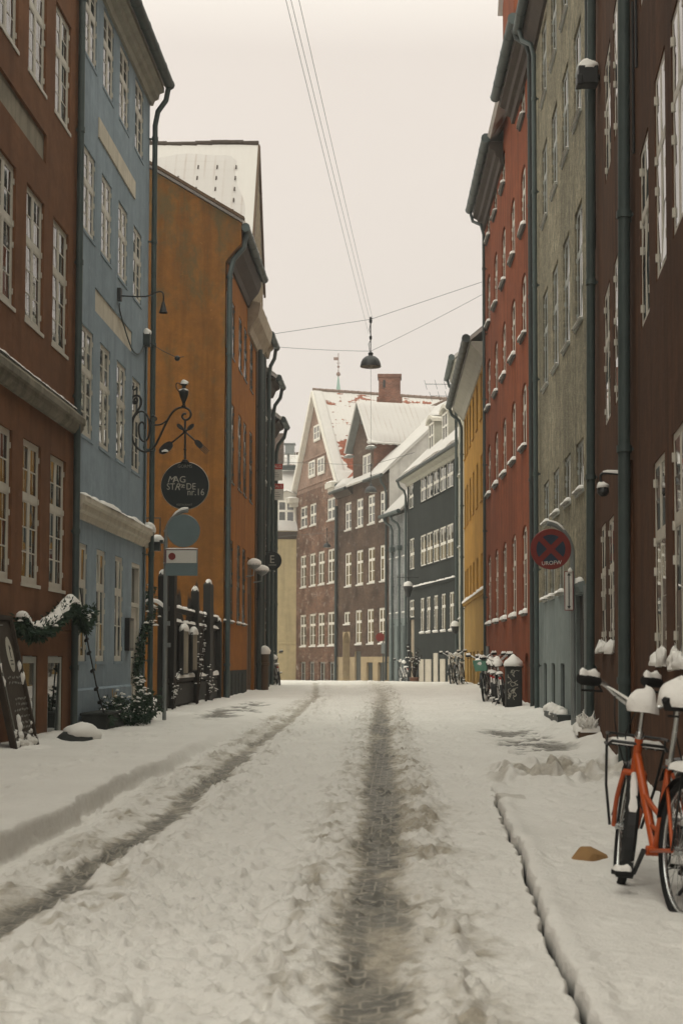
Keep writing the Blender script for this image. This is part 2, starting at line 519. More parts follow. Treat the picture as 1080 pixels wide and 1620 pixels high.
M['frame'] = paint('white_window_paint', (0.56, 0.53, 0.46), 0.5, 0.3, 0.4, 0, 0.6)
M['frame_grey'] = paint('grey_window_paint', (0.36, 0.375, 0.35), 0.5, 0.3, 0.4)
M['frame_bright'] = paint('bright_window_paint', (0.70, 0.67, 0.60), 0.5, 0.3, 0.25)
M['frame_dark'] = paint('dark_window_paint', (0.05, 0.055, 0.05), 0.45, 0.4, 0.3)
M['wood_dark'] = paint('black_stained_wood', (0.028, 0.027, 0.024), 0.7, 0.25, 0.4)
M['board_brown'] = paint('dark_brown_board', (0.05, 0.038, 0.028), 0.7, 0.2, 0.5)
M['wood_brown'] = paint('brown_wood', (0.10, 0.062, 0.036), 0.7, 0.2, 0.5)
M['wood_beige'] = paint('weathered_beige_boards', (0.36, 0.30, 0.22), 0.75, 0.2, 0.6)
M['wood_grey'] = paint('grey_painted_boards', (0.22, 0.23, 0.215), 0.7, 0.25, 0.4)
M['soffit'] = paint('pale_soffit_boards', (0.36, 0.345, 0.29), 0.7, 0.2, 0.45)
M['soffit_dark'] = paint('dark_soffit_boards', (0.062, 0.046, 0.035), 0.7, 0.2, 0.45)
M['iron'] = paint('black_wrought_iron', (0.022, 0.024, 0.024), 0.5, 0.4, 0.4)
M['black'] = paint('black_metal', (0.018, 0.019, 0.019), 0.45, 0.4, 0.3)
M['grey_metal'] = paint('galvanised_metal', (0.19, 0.205, 0.20), 0.45, 0.5, 0.4)
M['steel'] = paint('bright_steel', (0.52, 0.53, 0.52), 0.25, 0.5, 0.2, 0.85)
M['sign_back'] = paint('grey_sign_back', (0.135, 0.185, 0.195), 0.5, 0.4, 0.2)
M['sign_black'] = paint('black_sign_board', (0.016, 0.021, 0.022), 0.5, 0.35, 0.2)
M['letter'] = paint('cream_lettering', (0.42, 0.40, 0.34), 0.6, 0.2, 0.15)
M['letter_dim'] = paint('faded_lettering', (0.22, 0.215, 0.19), 0.6, 0.2, 0.2)
M['white'] = paint('white_sign_face', (0.62, 0.60, 0.55), 0.45, 0.4, 0.15)
M['sign_red'] = paint('red_sign_face', (0.19, 0.021, 0.015), 0.45, 0.4, 0.3)
M['sale_red'] = paint('red_banner', (0.50, 0.05, 0.035), 0.5, 0.3, 0.2)
M['sign_blue'] = paint('blue_sign_face', (0.012, 0.026, 0.05), 0.45, 0.4, 0.3)
M['bike_orange'] = paint('orange_bike_paint', (0.43, 0.075, 0.012), 0.42, 0.45, 0.6)
M['bike_white'] = paint('pale_bike_paint', (0.40, 0.40, 0.38), 0.4, 0.5, 0.3)
M['rubber'] = paint('tyre_rubber', (0.014, 0.014, 0.014), 0.8, 0.2, 0.3)
M['mint'] = paint('mint_green_plastic', (0.12, 0.27, 0.20), 0.5, 0.3, 0.2)
M['red_lamp'] = paint('red_reflector', (0.35, 0.02, 0.015), 0.3, 0.5, 0.1)
M['copper'] = paint('green_copper', (0.20, 0.33, 0.28), 0.7, 0.3, 0.4)
M['paper'] = paint('brown_paper', (0.30, 0.175, 0.075), 0.8, 0.15, 0.5)
M['rust'] = paint('rusty_metal', (0.16, 0.075, 0.045), 0.7, 0.25, 0.6)
M['lamp_in'] = paint('lamp_inner_enamel', (0.40, 0.38, 0.33), 0.5, 0.3, 0.2)
M['glass'] = glass_mat('window_glass', (0.030, 0.034, 0.032))
M['glass_warm'] = glass_mat('window_glass_warm_room', (0.115, 0.088, 0.05))
M['glass_curtain'] = glass_mat('window_glass_pale_curtain', (0.17, 0.16, 0.13))
M['glass_dark'] = glass_mat('basement_glass', (0.014, 0.016, 0.015), 0.08)
M['fir'] = paint('fir_needles', (0.028, 0.055, 0.036), 0.7, 0.2, 0.5)
M['fir_pale'] = paint('pale_fir_needles', (0.05, 0.082, 0.05), 0.7, 0.2, 0.4)
M['twig'] = paint('dark_twig', (0.03, 0.022, 0.017), 0.8, 0.2, 0.4)
M['tile'] = tile_mat('clay_tiles_under_snow', (0.33, 0.105, 0.055), 0.61)
M['tile_bare'] = tile_mat('clay_tiles_patchy_snow', (0.33, 0.105, 0.055), 0.53, (2.3, 2.4, 1.8, 2.1))
M['tile_slid'] = tile_mat('clay_tiles_snow_slid_off', (0.36, 0.10, 0.05), 0.62, (7.3, 2.7, 1.7, 2.0))
M['tile_far'] = tile_mat('far_clay_tiles', (0.25, 0.10, 0.06), 0.56)
# ------------------------------------------------------------------ facades, windows, roofs
class Fac:
    """a street front: o = a ground point of it, u runs along it, n looks out into the street"""
    def __init__(s, x0, y0, ux, uy, side):
        l = math.hypot(ux, uy)
        s.o, s.u = (x0, y0), (ux / l, uy / l)
        s.n = (s.u[1], -s.u[0]) if side == 'left' else (-s.u[1], s.u[0])
        s.rot = math.atan2(s.n[1], s.n[0]) - PI / 2
        s.U, s.Nn, s.Z = Vector((*s.u, 0)), Vector((*s.n, 0)), Vector((0, 0, 1))
        s.ax = (s.U, s.Nn, s.Z)
    def P(s, a, z, o=0.0):
        return Vector((s.o[0] + s.u[0] * a + s.n[0] * o, s.o[1] + s.u[1] * a + s.n[1] * o, z))

def hole(s, w, z0, z1, arch=0.0, depth=0.16):
    return dict(s0=s - w / 2, s1=s + w / 2, z0=z0, z1=z1, arch=arch, depth=depth)

def wall_front(mb, F, s0, s1, z0, z1, holes, mi=0, bands=()):
    """front sheet with real openings and their reveals; bands = [(z, mi)] gives material by height"""
    ss = sorted(set([round(v, 4) for v in [s0, s1] + [h[k] for h in holes for k in ('s0', 's1')] if s0 - 1e-6 <= v <= s1 + 1e-6]))
    zz = sorted(set([round(v, 4) for v in [z0, z1] + [b[0] for b in bands] + [h[k] for h in holes for k in ('z0', 'z1')] if z0 - 1e-6 <= v <= z1 + 1e-6]))
    def mat_at(z):
        r = mi
        for bz, bm in bands:
            if z < bz: return bm
        return r
    for i in range(len(ss) - 1):
        for j in range(len(zz) - 1):
            a, b, c, d = ss[i], ss[i + 1], zz[j], zz[j + 1]
            ms, mz = (a + b) / 2, (c + d) / 2
            if any(h['s0'] < ms < h['s1'] and h['z0'] < mz < h['z1'] for h in holes): continue
            mb.poly([F.P(a, c), F.P(b, c), F.P(b, d), F.P(a, d)], [(a, c), (b, c), (b, d), (a, d)], mat_at(mz))
    for h in holes:
        a, b, c, d, q = h['s0'], h['s1'], h['z0'], h['z1'], -h['depth']
        k = mat_at((c + d) / 2)
        zt = d - h['arch']
        mb.poly([F.P(a, c), F.P(a, c, q), F.P(a, zt, q), F.P(a, zt)], [(0, c), (q, c), (q, zt), (0, zt)], k)
        mb.poly([F.P(b, c), F.P(b, zt), F.P(b, zt, q), F.P(b, c, q)], [(0, c), (0, zt), (q, zt), (q, c)], k)
        mb.poly([F.P(a, c), F.P(b, c), F.P(b, c, q), F.P(a, c, q)], [(a, 0), (b, 0), (b, q), (a, q)], k)
        if h['arch'] <= 0:
            mb.poly([F.P(a, d), F.P(a, d, q), F.P(b, d, q), F.P(b, d)], [(a, 0), (a, q), (b, q), (b, 0)], k)
        else:
            n = 8
            pts = []
            for t in range(n + 1):
                x = -1 + 2 * t / n
                pts.append(((a + b) / 2 + x * (b - a) / 2, zt + h['arch'] * math.sqrt(max(0, 1 - x * x))))
            for t in range(n):
                (x0, y0), (x1, y1) = pts[t], pts[t + 1]
                mb.poly([F.P(x0, y0), F.P(x1, y1), F.P(x1, d), F.P(x0, d)], [(x0, y0), (x1, y1), (x1, d), (x0, d)], k)
                mb.poly([F.P(x0, y0), F.P(x0, y0, q), F.P(x1, y1, q), F.P(x1, y1)], [(x0, 0), (x0, q), (x1, q), (x1, 0)], k)

def body(mb, F, s0, s1, z0, z1, depth, mi=0, end0=True, end1=True):
    """the other walls of the block behind the front"""
    for s, on in ((s0, end0), (s1, end1)):
        if on:
            mb.poly([F.P(s, z0, 0), F.P(s, z0, -depth), F.P(s, z1, -depth), F.P(s, z1, 0)], [(0, z0), (depth, z0), (depth, z1), (0, z1)], mi)
    mb.poly([F.P(s0, z0, -depth), F.P(s1, z0, -depth), F.P(s1, z1, -depth), F.P(s0, z1, -depth)], [(s0, z0), (s1, z0), (s1, z1), (s0, z1)], mi)
    mb.poly([F.P(s0, z1, 0), F.P(s1, z1, 0), F.P(s1, z1, -depth), F.P(s0, z1, -depth)], [(s0, 0), (s1, 0), (s1, depth), (s0, depth)], mi)

WIN = {}
def win_meshes(w, h, recess, st, mats):
    key = (round(w, 2), round(h, 2), round(recess, 3), tuple(sorted(st.items())), mats[0].name)
    if key in WIN: return WIN[key]
    fr = MB()
    t, dp = st.get('t', 0.055), 0.06
    y = -recess - dp / 2
    X, Yv, Zv = Vector((1, 0, 0)), Vector((0, 1, 0)), Vector((0, 0, 1))
    def bx(x0, x1, z0, z1, yc=y, d=dp): fr.box(((x0 + x1) / 2, yc, (z0 + z1) / 2), (x1 - x0, d, z1 - z0))
    bx(-w / 2, -w / 2 + t, 0, h); bx(w / 2 - t, w / 2, 0, h)
    bx(-w / 2 + t, w / 2 - t, 0, t * 1.15); bx(-w / 2 + t, w / 2 - t, h - t, h)
    m2 = st.get('mull', 0.075)
    xs = [(-w / 2 + t, w / 2 - t)]
    if m2:
        bx(-m2 / 2, m2 / 2, t * 1.15, h - t, y + 0.003)
        xs = [(-w / 2 + t, -m2 / 2), (m2 / 2, w / 2 - t)]
    zs = [(t * 1.15, h - t)]
    tr = st.get('tr', 0)
    if tr:
        zc = h * tr
        for x0, x1 in xs: bx(x0, x1, zc - 0.04, zc + 0.04, y + 0.002)
        zs = [(t * 1.15, zc - 0.04), (zc + 0.04, h - t)]
    bt = st.get('bar', 0.022)
    sf = st.get('sash', 0.022)
    pn = MB()
    rnd = random.Random(int(w * 1000 + h * 77 + recess * 991))
    for zi, (z0, z1) in enumerate(zs):
        rows = st.get('lo', 2) if (zi == 0 and tr) else st.get('up', 1)
        for x0, x1 in xs:
            yy = y + 0.013
            bx(x0, x0 + sf, z0, z1, yy, 0.03); bx(x1 - sf, x1, z0, z1, yy, 0.03)
            bx(x0 + sf, x1 - sf, z0, z0 + sf, yy, 0.03); bx(x0 + sf, x1 - sf, z1 - sf, z1, yy, 0.03)
            a0, a1, b0, b1 = x0 + sf, x1 - sf, z0 + sf, z1 - sf
            nc = st.get('nc', 1)
            for r in range(1, rows):
                zc = b0 + (b1 - b0) * r / rows
                bx(a0, a1, zc - bt / 2, zc + bt / 2, yy - 0.002, 0.024)
            for q in range(1, nc):
                xc = a0 + (a1 - a0) * q / nc
                bx(xc - bt / 2, xc + bt / 2, b0, b1, yy - 0.004, 0.022)
            for r in range(rows):
                for q in range(nc):
                    p0, p1 = a0 + (a1 - a0) * q / nc, a0 + (a1 - a0) * (q + 1) / nc
                    q0, q1 = b0 + (b1 - b0) * r / rows, b0 + (b1 - b0) * (r + 1) / rows
                    ty, tx = rnd.uniform(-.008, .008) * (p1 - p0), rnd.uniform(-.012, .012) * (q1 - q0)
                    yp = y + st.get('pd', 0.019)
                    pn.poly([(p0, yp - ty + tx, q1), (p1, yp + ty + tx, q1), (p1, yp + ty - tx, q0), (p0, yp - ty - tx, q0)])
    # casement hinges on the outer edges
    if st.get('hinge', True):
        for zf in (0.12, 0.45, 0.6, 0.9):
            for sx in (-1, 1):
                fr.box((sx * (w / 2 - 0.012), -recess + 0.007, h * zf), (0.028, 0.018, 0.07))
    # backing so no light leaks past the panes
    bk = [(-w / 2 - .01, y - 0.02, -.01), (w / 2 + .01, y - 0.02, -.01), (w / 2 + .01, y - 0.02, h + .01), (-w / 2 - .01, y - 0.02, h + .01)]
    fr.poly(bk)
    sl = MB()
    if st.get('sill', True):
        so = st.get('so', 0.045)
        sl.box((0, (so - recess - .03) / 2, -0.022), (w + 0.06, so + recess + .03, 0.044))
    def mk(mb, name, mat):
        me = bpy.data.meshes.new(name)
        me.from_pydata(mb.v, [], mb.f); me.materials.append(mat); me.update()
        return me
    out = [mk(fr, 'window', mats[0]), mk(pn, 'pane', M['glass']), mk(sl, 'sill', mats[1]) if sl.v else None, {}]
    WIN[key] = out
    return out

def window(house, F, s, z0, w, h, st, recess=0.06, glass='glass', frame='frame', sill='frame', snow=0.0, name='window', snow_w=0.14, seed=0):
    fr, pn, sl, cache = win_meshes(w, h, recess, st, (M[frame], M[sill]))
    p = F.P(s, z0) - WL[house.name]
    o = link(name, fr, house, p, F.rot)
    if glass != 'glass':
        if glass not in cache:
            c = pn.copy(); c.materials.clear(); c.materials.append(M[glass]); cache[glass] = c
        pn = cache[glass]
    link('pane', pn, o)
    if sl is not None: link('sill', sl, o)
    if snow:
        k = ('snow', seed % 4, snow, snow_w)
        if k not in cache:
            mb = MB()
            mb.ridge([(-w / 2 - 0.02, 0.03, 0), (w / 2 + 0.02, 0.03, 0)], snow_w, snow, (0, 1, 0), seed=seed + int(w * 100), n=8)
            me = bpy.data.meshes.new('snow_cap'); me.from_pydata(mb.v, [], mb.f); me.materials.append(M['snow'])
            me.polygons.foreach_set('use_smooth', [True] * len(me.polygons)); me.update()
            cache[k] = me
        link('snow_cap', cache[k], o)
    return o

def sheet(mb, A, B, Cc, D, nu, nv, thick=0.0, lump=0.0, seed=1, mi=0, uvm=True):
    """slab between corners A-B (bottom edge) and D-C (top edge), optionally lumpy on top (snow)"""
    A, B, Cc, D = map(Vector, (A, B, Cc, D))
    nrm = (B - A).cross(D - A).normalized()
    if nrm.z < 0: nrm = -nrm
    rnd = random.Random(seed)
    ph = [(rnd.uniform(0, 6), rnd.uniform(0, 6), rnd.uniform(2, 7), rnd.uniform(2, 7)) for _ in range(5)]
    base = len(mb.v)
    W, H = (B - A).length, (D - A).length
    for j in range(nv + 1):
        for i in range(nu + 1):
            u, v = i / nu, j / nv
            p = A.lerp(B, u).lerp(D.lerp(Cc, u), v)
            edge = min(1, 6 * min(u, 1 - u) + .35) * min(1, 6 * min(v, 1 - v) + .35)
            k = thick * (edge if lump else 1) + lump * sum(math.sin(q[2] * u * W * .5 + q[0]) * math.sin(q[3] * v * H * .5 + q[1]) for q in ph) / 3
            mb.v.append(tuple(p + nrm * max(0.004, k)))
    for j in range(nv):
        for i in range(nu):
            a = base + j * (nu + 1) + i
            mb.f.append((a, a + 1, a + nu + 2, a + nu + 1)); mb.mi.append(mi)
            if uvm:
                u0, u1, v0, v1 = i / nu * W, (i + 1) / nu * W, j / nv * H, (j + 1) / nv * H
                mb.uv[len(mb.f) - 1] = [(u0, v0), (u1, v0), (u1, v1), (u0, v1)]
    # skirt and underside
    rim = [base + i for i in range(nu + 1)] + [base + j * (nu + 1) + nu for j in range(1, nv + 1)] + \
          [base + nv * (nu + 1) + i for i in range(nu - 1, -1, -1)] + [base + j * (nu + 1) for j in range(nv - 1, 0, -1)]
    low = []
    for k, idx in enumerate(rim):
        j, i = divmod(idx - base, nu + 1)
        p = A.lerp(B, i / nu).lerp(D.lerp(Cc, i / nu), j / nv)
        mb.v.append(tuple(p - nrm * 0.004)); low.append(len(mb.v) - 1)
    for k in range(len(rim)):
        a, b = rim[k], rim[(k + 1) % len(rim)]
        mb.f.append((b, a, low[k], low[(k + 1) % len(rim)])); mb.mi.append(mi)
    mb.f.append(tuple(reversed(low))); mb.mi.append(mi)

def gutter(house, F, s0, s1, z, o, r=0.075, z1=None, mat='zinc', snow=0.0):
    mb = MB()
    z1 = z if z1 is None else z1
    L = abs(s1 - s0)
    a, b = F.P(s0, z, o), F.P(s1, z1, o)
    mb.tube([a, b], r, 10)
    n = max(2, int(L / 0.75))
    for i in range(n + 1):
        p = a.lerp(b, i / n); d = (b - a).normalized() * 0.02
        mb.tube([p - d, p + d], r * 1.07, 10)
    g = mb.build('gutter', M[mat], house, smooth=50)
    if snow:
        sb = MB(); sb.ridge([a + Vector((0, 0, r * .8)), b + Vector((0, 0, r * .8))], r * 1.5, snow, F.Nn, seed=int(s0 * 9))
        sb.build('snow_cap', M['snow'], g, smooth=180)
    return g

def downpipe(house, F, s, z0, z1, o=0.10, r=0.05, mat='zinc', top=None, lean=0.0, step=1.9, name='downpipe'):
    """pipe with collars and wall clips; top = (s, z, o) of the gutter outlet it swan-necks up to"""
    mb = MB()
    path = [F.P(s, z0, o), F.P(s + lean, z1, o)]
    if top:
        ts, tz, to = top
        path += [F.P(s + lean + (ts - s) * .15, z1 + (tz - z1) * .35, o + (to - o) * .2), F.P(ts - (ts - s) * .15, z1 + (tz - z1) * .65, to - (to - o) * .2), F.P(ts, tz, to)]
    mb.tube(path, r, 10)
    z = z0 + 0.9
    while z < z1:
        p = F.P(s + lean * (z - z0) / (z1 - z0), z, o)
        mb.tube([p - F.Z * 0.035, p + F.Z * 0.035], r * 1.22, 10)
        mb.box(F.P(s + lean * (z - z0) / (z1 - z0), z, o / 2), (0.02, o, 0.03), F.ax)
        z += step
    return mb.build(name, M[mat], house, smooth=50)

def cornice(house, F, s0, s1, prof, mat, name='cornice'):
    """a moulding: prof = [(o, z)...] swept along the wall"""
    mb = MB()
    for i in range(len(prof)):
        (o0, z0), (o1, z1) = prof[i], prof[(i + 1) % len(prof)]
        mb.poly([F.P(s0, z0, o0), F.P(s1, z0, o0), F.P(s1, z1, o1), F.P(s0, z1, o1)])
    mb.poly([F.P(s0, z, o) for o, z in prof]); mb.poly([F.P(s1, z, o) for o, z in reversed(prof)])
    return mb.build(name, M[mat] if isinstance(mat, str) else mat, house)

def plate(house, F, s0, s1, z0, z1, o, thick, mat, name):
    mb = MB()
    mb.box(F.P((s0 + s1) / 2, (z0 + z1) / 2, o + thick / 2), (abs(s1 - s0), thick, z1 - z0), F.ax)
    return mb.build(name, M[mat], house)

def ledge_snow(parent, F, s0, s1, z, o, w, h, seed=1, lump=.35):
    mb = MB(); mb.ridge([F.P(s0, z, o), F.P(s1, z, o)], w, h, F.Nn, seed=seed, lump=lump)
    return mb.build('snow_cap', M['snow'], parent, smooth=180)

def plain_roof(house, F, s0, s1, ze, over, depth, zr, mat='tile_far', snow=True, both=True, t=0.1):
    """pitched roof, ridge along the street"""
    mb = MB()
    a, b = F.P(s0, ze, over), F.P(s1, ze, over)
    c, d = F.P(s1, zr, -depth / 2), F.P(s0, zr, -depth / 2)
    sheet(mb, a, b, c, d, 6, 6, t)
    e, f = F.P(s0, ze, -depth - over), F.P(s1, ze, -depth - over)
    sheet(mb, f, e, d, c, 6, 6, t)
    ro = mb.build('roof', M[mat], house)
    if snow:
        sb = MB()
        up = Vector((0, 0, t * 1.05))
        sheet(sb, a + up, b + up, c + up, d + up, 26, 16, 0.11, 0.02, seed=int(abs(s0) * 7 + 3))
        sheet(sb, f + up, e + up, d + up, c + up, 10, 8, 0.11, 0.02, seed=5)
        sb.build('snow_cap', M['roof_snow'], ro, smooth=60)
    # gable triangles
    return ro

def gable_ends(mb, F, s0, s1, z, depth, zr, mi=0):
    for s in (s0, s1):
        mb.poly([F.P(s, z, 0), F.P(s, z, -depth), F.P(s, zr, -depth / 2)], [(0, z), (depth, z), (depth / 2, zr)], mi)

# ------------------------------------------------------------------ left row: brown house
def house_at(name, label, F, s, z=0.0):
    return thing(name, label, 'house', F.P(s, z))

FL = Fac(-4.6, 0, 0, 1, 'left')
h = house_at('brown_house', 'rusty brown rendered house with white casement windows, nearest on the side of the blackboard', FL, 17)
ST_L1 = dict(nc=2, up=2, lo=3, tr=0.60, t=0.055, mull=0.07, bar=0.018, so=0.012)
colsA = [18.97, 17.63, 16.29, 14.95]
rowsA = [(1.95, 1.77), (5.18, 1.70), (8.31, 1.50)]
holes = []
for c in colsA:
    for z, hh in rowsA: holes.append(hole(c, 0.86, z, z + hh))
holes += [hole(18.95, 0.80, -0.12, 1.06), hole(17.66, 0.70, -0.10, 1.06)]
holes.append(dict(s0=13.6, s1=18.13, z0=7.42, z1=7.81, arch=0, depth=0.05))
mb = MB()
wall_front(mb, FL, 2.0, 19.94, -0.6, 14.0, holes)
body(mb, FL, 2.0, 19.94, -0.6, 14.0, 8)
mb.build('wall', M['brown'], h)
k = 0
for c in colsA:
    for r, (z, hh) in enumerate(rowsA):
        k += 1
        window(h, FL, c, z, 0.86, hh, ST_L1, 0.035, 'glass', seed=k)
for c, w in ((18.95, 0.80), (17.66, 0.70)):
    window(h, FL, c, -0.12, w, 1.17, dict(nc=1, up=1, mull=0, t=0.06, hinge=False, sill=False), 0.015, 'glass', 'frame_grey', name='basement_window')
plate(h, FL, 13.6, 18.13, 7.42, 7.81, -0.052, 0.012, 'dim_cream', 'wall_panel')
lb = cornice(h, FL, 2.0, 19.97, [(0, 4.17), (0.05, 4.17), (0.10, 4.24), (0.11, 4.30), (0.14, 4.32), (0.14, 4.40), (0.03, 4.52), (0, 4.52)], 'stone', 'belt_course')
ledge_snow(lb, FL, 10.0, 19.9, 4.505, 0.035, 0.09, 0.035, 3, .6)
cornice(h, FL, 2.0, 19.96, [(0, 1.36), (0.02, 1.36), (0.025, 1.40), (0, 1.42)], 'brown', 'string_course')
plain_roof(h, FL, 2.0, 19.94, 14.0, 0.3, 8, 17.5, snow=False)
downpipe(h, FL, 19.76, 0.0, 13.9, 0.07, 0.048)
downpipe(h, FL, 19.88, 3.6, 13.9, 0.03, 0.020)

# ------------------------------------------------------------------ blue house
h = house_at('blue_house', 'pale blue rendered house with cream panels and a snow covered ledge over the ground floor', FL, 23)
ST_L2 = dict(nc=1, up=2, lo=3, tr=0.60, t=0.055, mull=0.065, bar=0.018, so=0.012)
holes = []
wins = []
for cs, z, hh in (([20.66, 21.90, 23.17, 24.52], 9.86, 1.25), ([20.66, 21.88, 23.18, 24.48], 7.25, 1.25), ([20.66, 21.90, 23.18, 24.50], 4.26, 1.61)):
    for c in cs: wins.append((c, z, 0.76, hh))
for c in (20.46, 21.76, 23.15): wins.append((c, 0.99, 0.66, 1.70))
for c, z, w, hh in wins: holes.append(hole(c, w, z, z + hh))
holes.append(hole(24.62, 0.80, 0.12, 2.68))
holes.append(dict(s0=21.13, s1=24.08, z0=6.25, z1=6.61, arch=0, depth=0.03))
mb = MB()
wall_front(mb, FL, 19.945, 25.55, -0.6, 11.40, holes)
body(mb, FL, 19.945, 25.55, -0.6, 11.40, 8)
gable_ends(mb, FL, 19.945, 25.55, 11.40, 8, 14.6)
mb.build('wall', M['blue'], h)
for k, (c, z, w, hh) in enumerate(wins):
    st = ST_L2 if z > 1 else dict(ST_L2, lo=2, up=1, tr=0.66)
    window(h, FL, c, z, w, hh, st, 0.022, 'glass', 'frame', 'blue', seed=k)
# street door: pale frame, small light over it
mb = MB()
mb.box(FL.P(24.62, 1.02, -0.08), (0.66, 0.05, 1.80), FL.ax)
for a in (-.2, .2): mb.box(FL.P(24.62 + a, 1.0, -0.05), (0.24, 0.015, 1.4), FL.ax)
d = mb.build('door', M['frame'], h)
mb = MB()
for a in (-.365, .365): mb.box(FL.P(24.62 + a, 1.40, -0.055), (0.07, 0.09, 2.56), FL.ax)
mb.box(FL.P(24.62, 2.645, -0.055), (0.66, 0.09, 0.07), FL.ax); mb.box(FL.P(24.62, 1.96, -0.055), (0.66, 0.09, 0.07), FL.ax)
mb.build('frame', M['frame'], d)
mb = MB(); mb.poly([FL.P(24.29, 2.0, -.09), FL.P(24.95, 2.0, -.09), FL.P(24.95, 2.6, -.09), FL.P(24.29, 2.6, -.09)]); mb.build('pane', M['glass_dark'], d)
mb = MB(); mb.tube([FL.P(24.36, 1.05, -0.05), FL.P(24.36, 1.05, 0.0), FL.P(24.46, 1.05, 0.0)], 0.012, 6); mb.build('handle', M['black'], d)
plate(h, FL, 21.2, 24.14, 8.94, 9.24, 0.0, 0.02, 'cream', 'wall_panel')
plate(h, FL, 21.13, 24.08, 6.25, 6.61, -0.031, 0.012, 'cream', 'wall_panel')
lb = cornice(h, FL, 19.95, 25.56, [(0, 3.02), (0.04, 3.02), (0.06, 3.10), (0.10, 3.13), (0.11, 3.22), (0.15, 3.25), (0.15, 3.33), (0.02, 3.37), (0, 3.37)], 'cream', 'belt_course')
ledge_snow(lb, FL, 19.98, 25.5, 3.33, 0.07, 0.18, 0.08, 9, .55)
mb = MB(); mb.blob(FL.P(25.42, 3.33, 0.07), 0.12, 0.2, 0.15, seed=4); mb.build('snow_cap', M['snow'], lb, smooth=180)
cornice(h, FL, 19.95, 24.15, [(0, -0.5), (0.035, -0.5), (0.035, 0.57), (0.01, 0.60), (0, 0.60)], 'blue', 'plinth')
plate(h, FL, 19.96, 25.5, -0.5, 0.05, 0.036, 0.02, 'plinth', 'plinth')
cornice(h, FL, 19.95, 25.6, [(0, 11.16), (0.05, 11.16), (0.08, 11.25), (0.15, 11.28), (0.17, 11.38), (0.25, 11.41), (0.25, 11.50), (0, 11.50)], 'soffit')
plain_roof(h, FL, 19.945, 25.6, 11.51, 0.28, 8, 14.6)
gutter(h, FL, 19.9, 25.60, 11.56, 0.345, 0.09)
downpipe(h, FL, 25.48, 0.1, 10.75, 0.11, 0.048, top=(25.54, 11.50, 0.34))
downpipe(h, FL, 25.2, 0.1, 6.6, 0.03, 0.018)
# flaked patches of older ochre paint
for (s, z, a, b, sd) in ((22.75, 0.30, .16, .26, 1), (22.55, 0.48, .07, .09, 2), (21.45, 0.95, .06, .10, 3), (22.9, 0.12, .1, .08, 4)):
    rnd = random.Random(sd); mb = MB()
    ring = [FL.P(s + math.cos(q * PI / 9) * a * rnd.uniform(.6, 1.2), z + math.sin(q * PI / 9) * b * rnd.uniform(.6, 1.2), 0.037 if z < .6 else 0.003) for q in range(18)]
    mb.poly(ring); mb.build('peeled_patch', M['fp_plaster'], h)

# ------------------------------------------------------------------ orange house with the boarded wall dormer
FO = Fac(-4.3, 0, 0, 1, 'left')
GX = 34.35
h = house_at('orange_house', 'orange rendered house with bare side wall over the yard fence and tall boarded gable', FO, 37)
ST_O = dict(nc=1, up=2, lo=2, tr=0.5, t=0.05, mull=0.06, bar=0.02, sill=True)
wins = []
for c, w in ((34.75, .5), (35.95, .75), (37.6, .75), (38.85, .75), (40.4, .8)):
    wins.append((c, 8.72, w, 1.42)); wins.append((c, 5.52, w, 2.0))
    if c < 38.9: wins.append((c - .1, 1.97, w, 2.07))
holes = [hole(c, w, z, z + hh) for c, z, w, hh in wins] + [hole(40.5, 1.7, 0.1, 3.9)]
mb = MB()
wall_front(mb, FO, GX, 42.95, -0.5, 10.95, holes)
body(mb, FO, GX, 42.95, -0.5, 10.95, 9, end0=False)
mb.build('wall', M['orange'], h)
mb = MB()     # bare gable wall towards the yard, corbelled out at the eave
g = [(-13.3, -0.5), (-4.3, -0.5), (-4.3, 10.75), (-4.16, 10.95), (-3.93, 11.2), (-3.92, 11.72), (-9.0, 14.75), (-13.3, 12.3)]
mb.poly([(x, GX, z) for x, z in g]); mb.poly([(x, GX + 0.25, z) for x, z in reversed(g)])
for i in range(len(g)):
    (a, b), (c, d) = g[i], g[(i + 1) % len(g)]
    mb.poly([(a, GX, b), (a, GX + .25, b), (c, GX + .25, d), (c, GX, d)])
mb.build('side_wall', M['orange_gable'], h)
for k, (c, z, w, hh) in enumerate(wins):
    window(h, FO, c, z, w, hh, dict(ST_O, pd=.024, so=.02), 0.02, 'glass', 'frame_dark', 'frame_dark', snow=0.05 if z < 2 else 0.0, seed=k, snow_w=.1)
mb = MB(); mb.box(FO.P(40.5, 2.0, -0.1), (1.66, 0.06, 3.75), FO.ax)
for a in (-.42, .42): mb.box(FO.P(40.5 + a, 1.6, -0.06), (0.6, 0.02, 2.6), FO.ax)
mb.build('door', M['wood_brown'], h)
mb = MB()
for s in (34.6, 35.4, 36.2, 37.0, 37.8, 38.6):
    mb.box(FO.P(s, 0.3, 0.012), (0.42, 0.02, 0.75), FO.ax)
mb.box(FO.P(37.0, 0.1, 0.004), (5.1, 0.006, 1.30), FO.ax)
mb.build('plinth', M['plinth'], h)
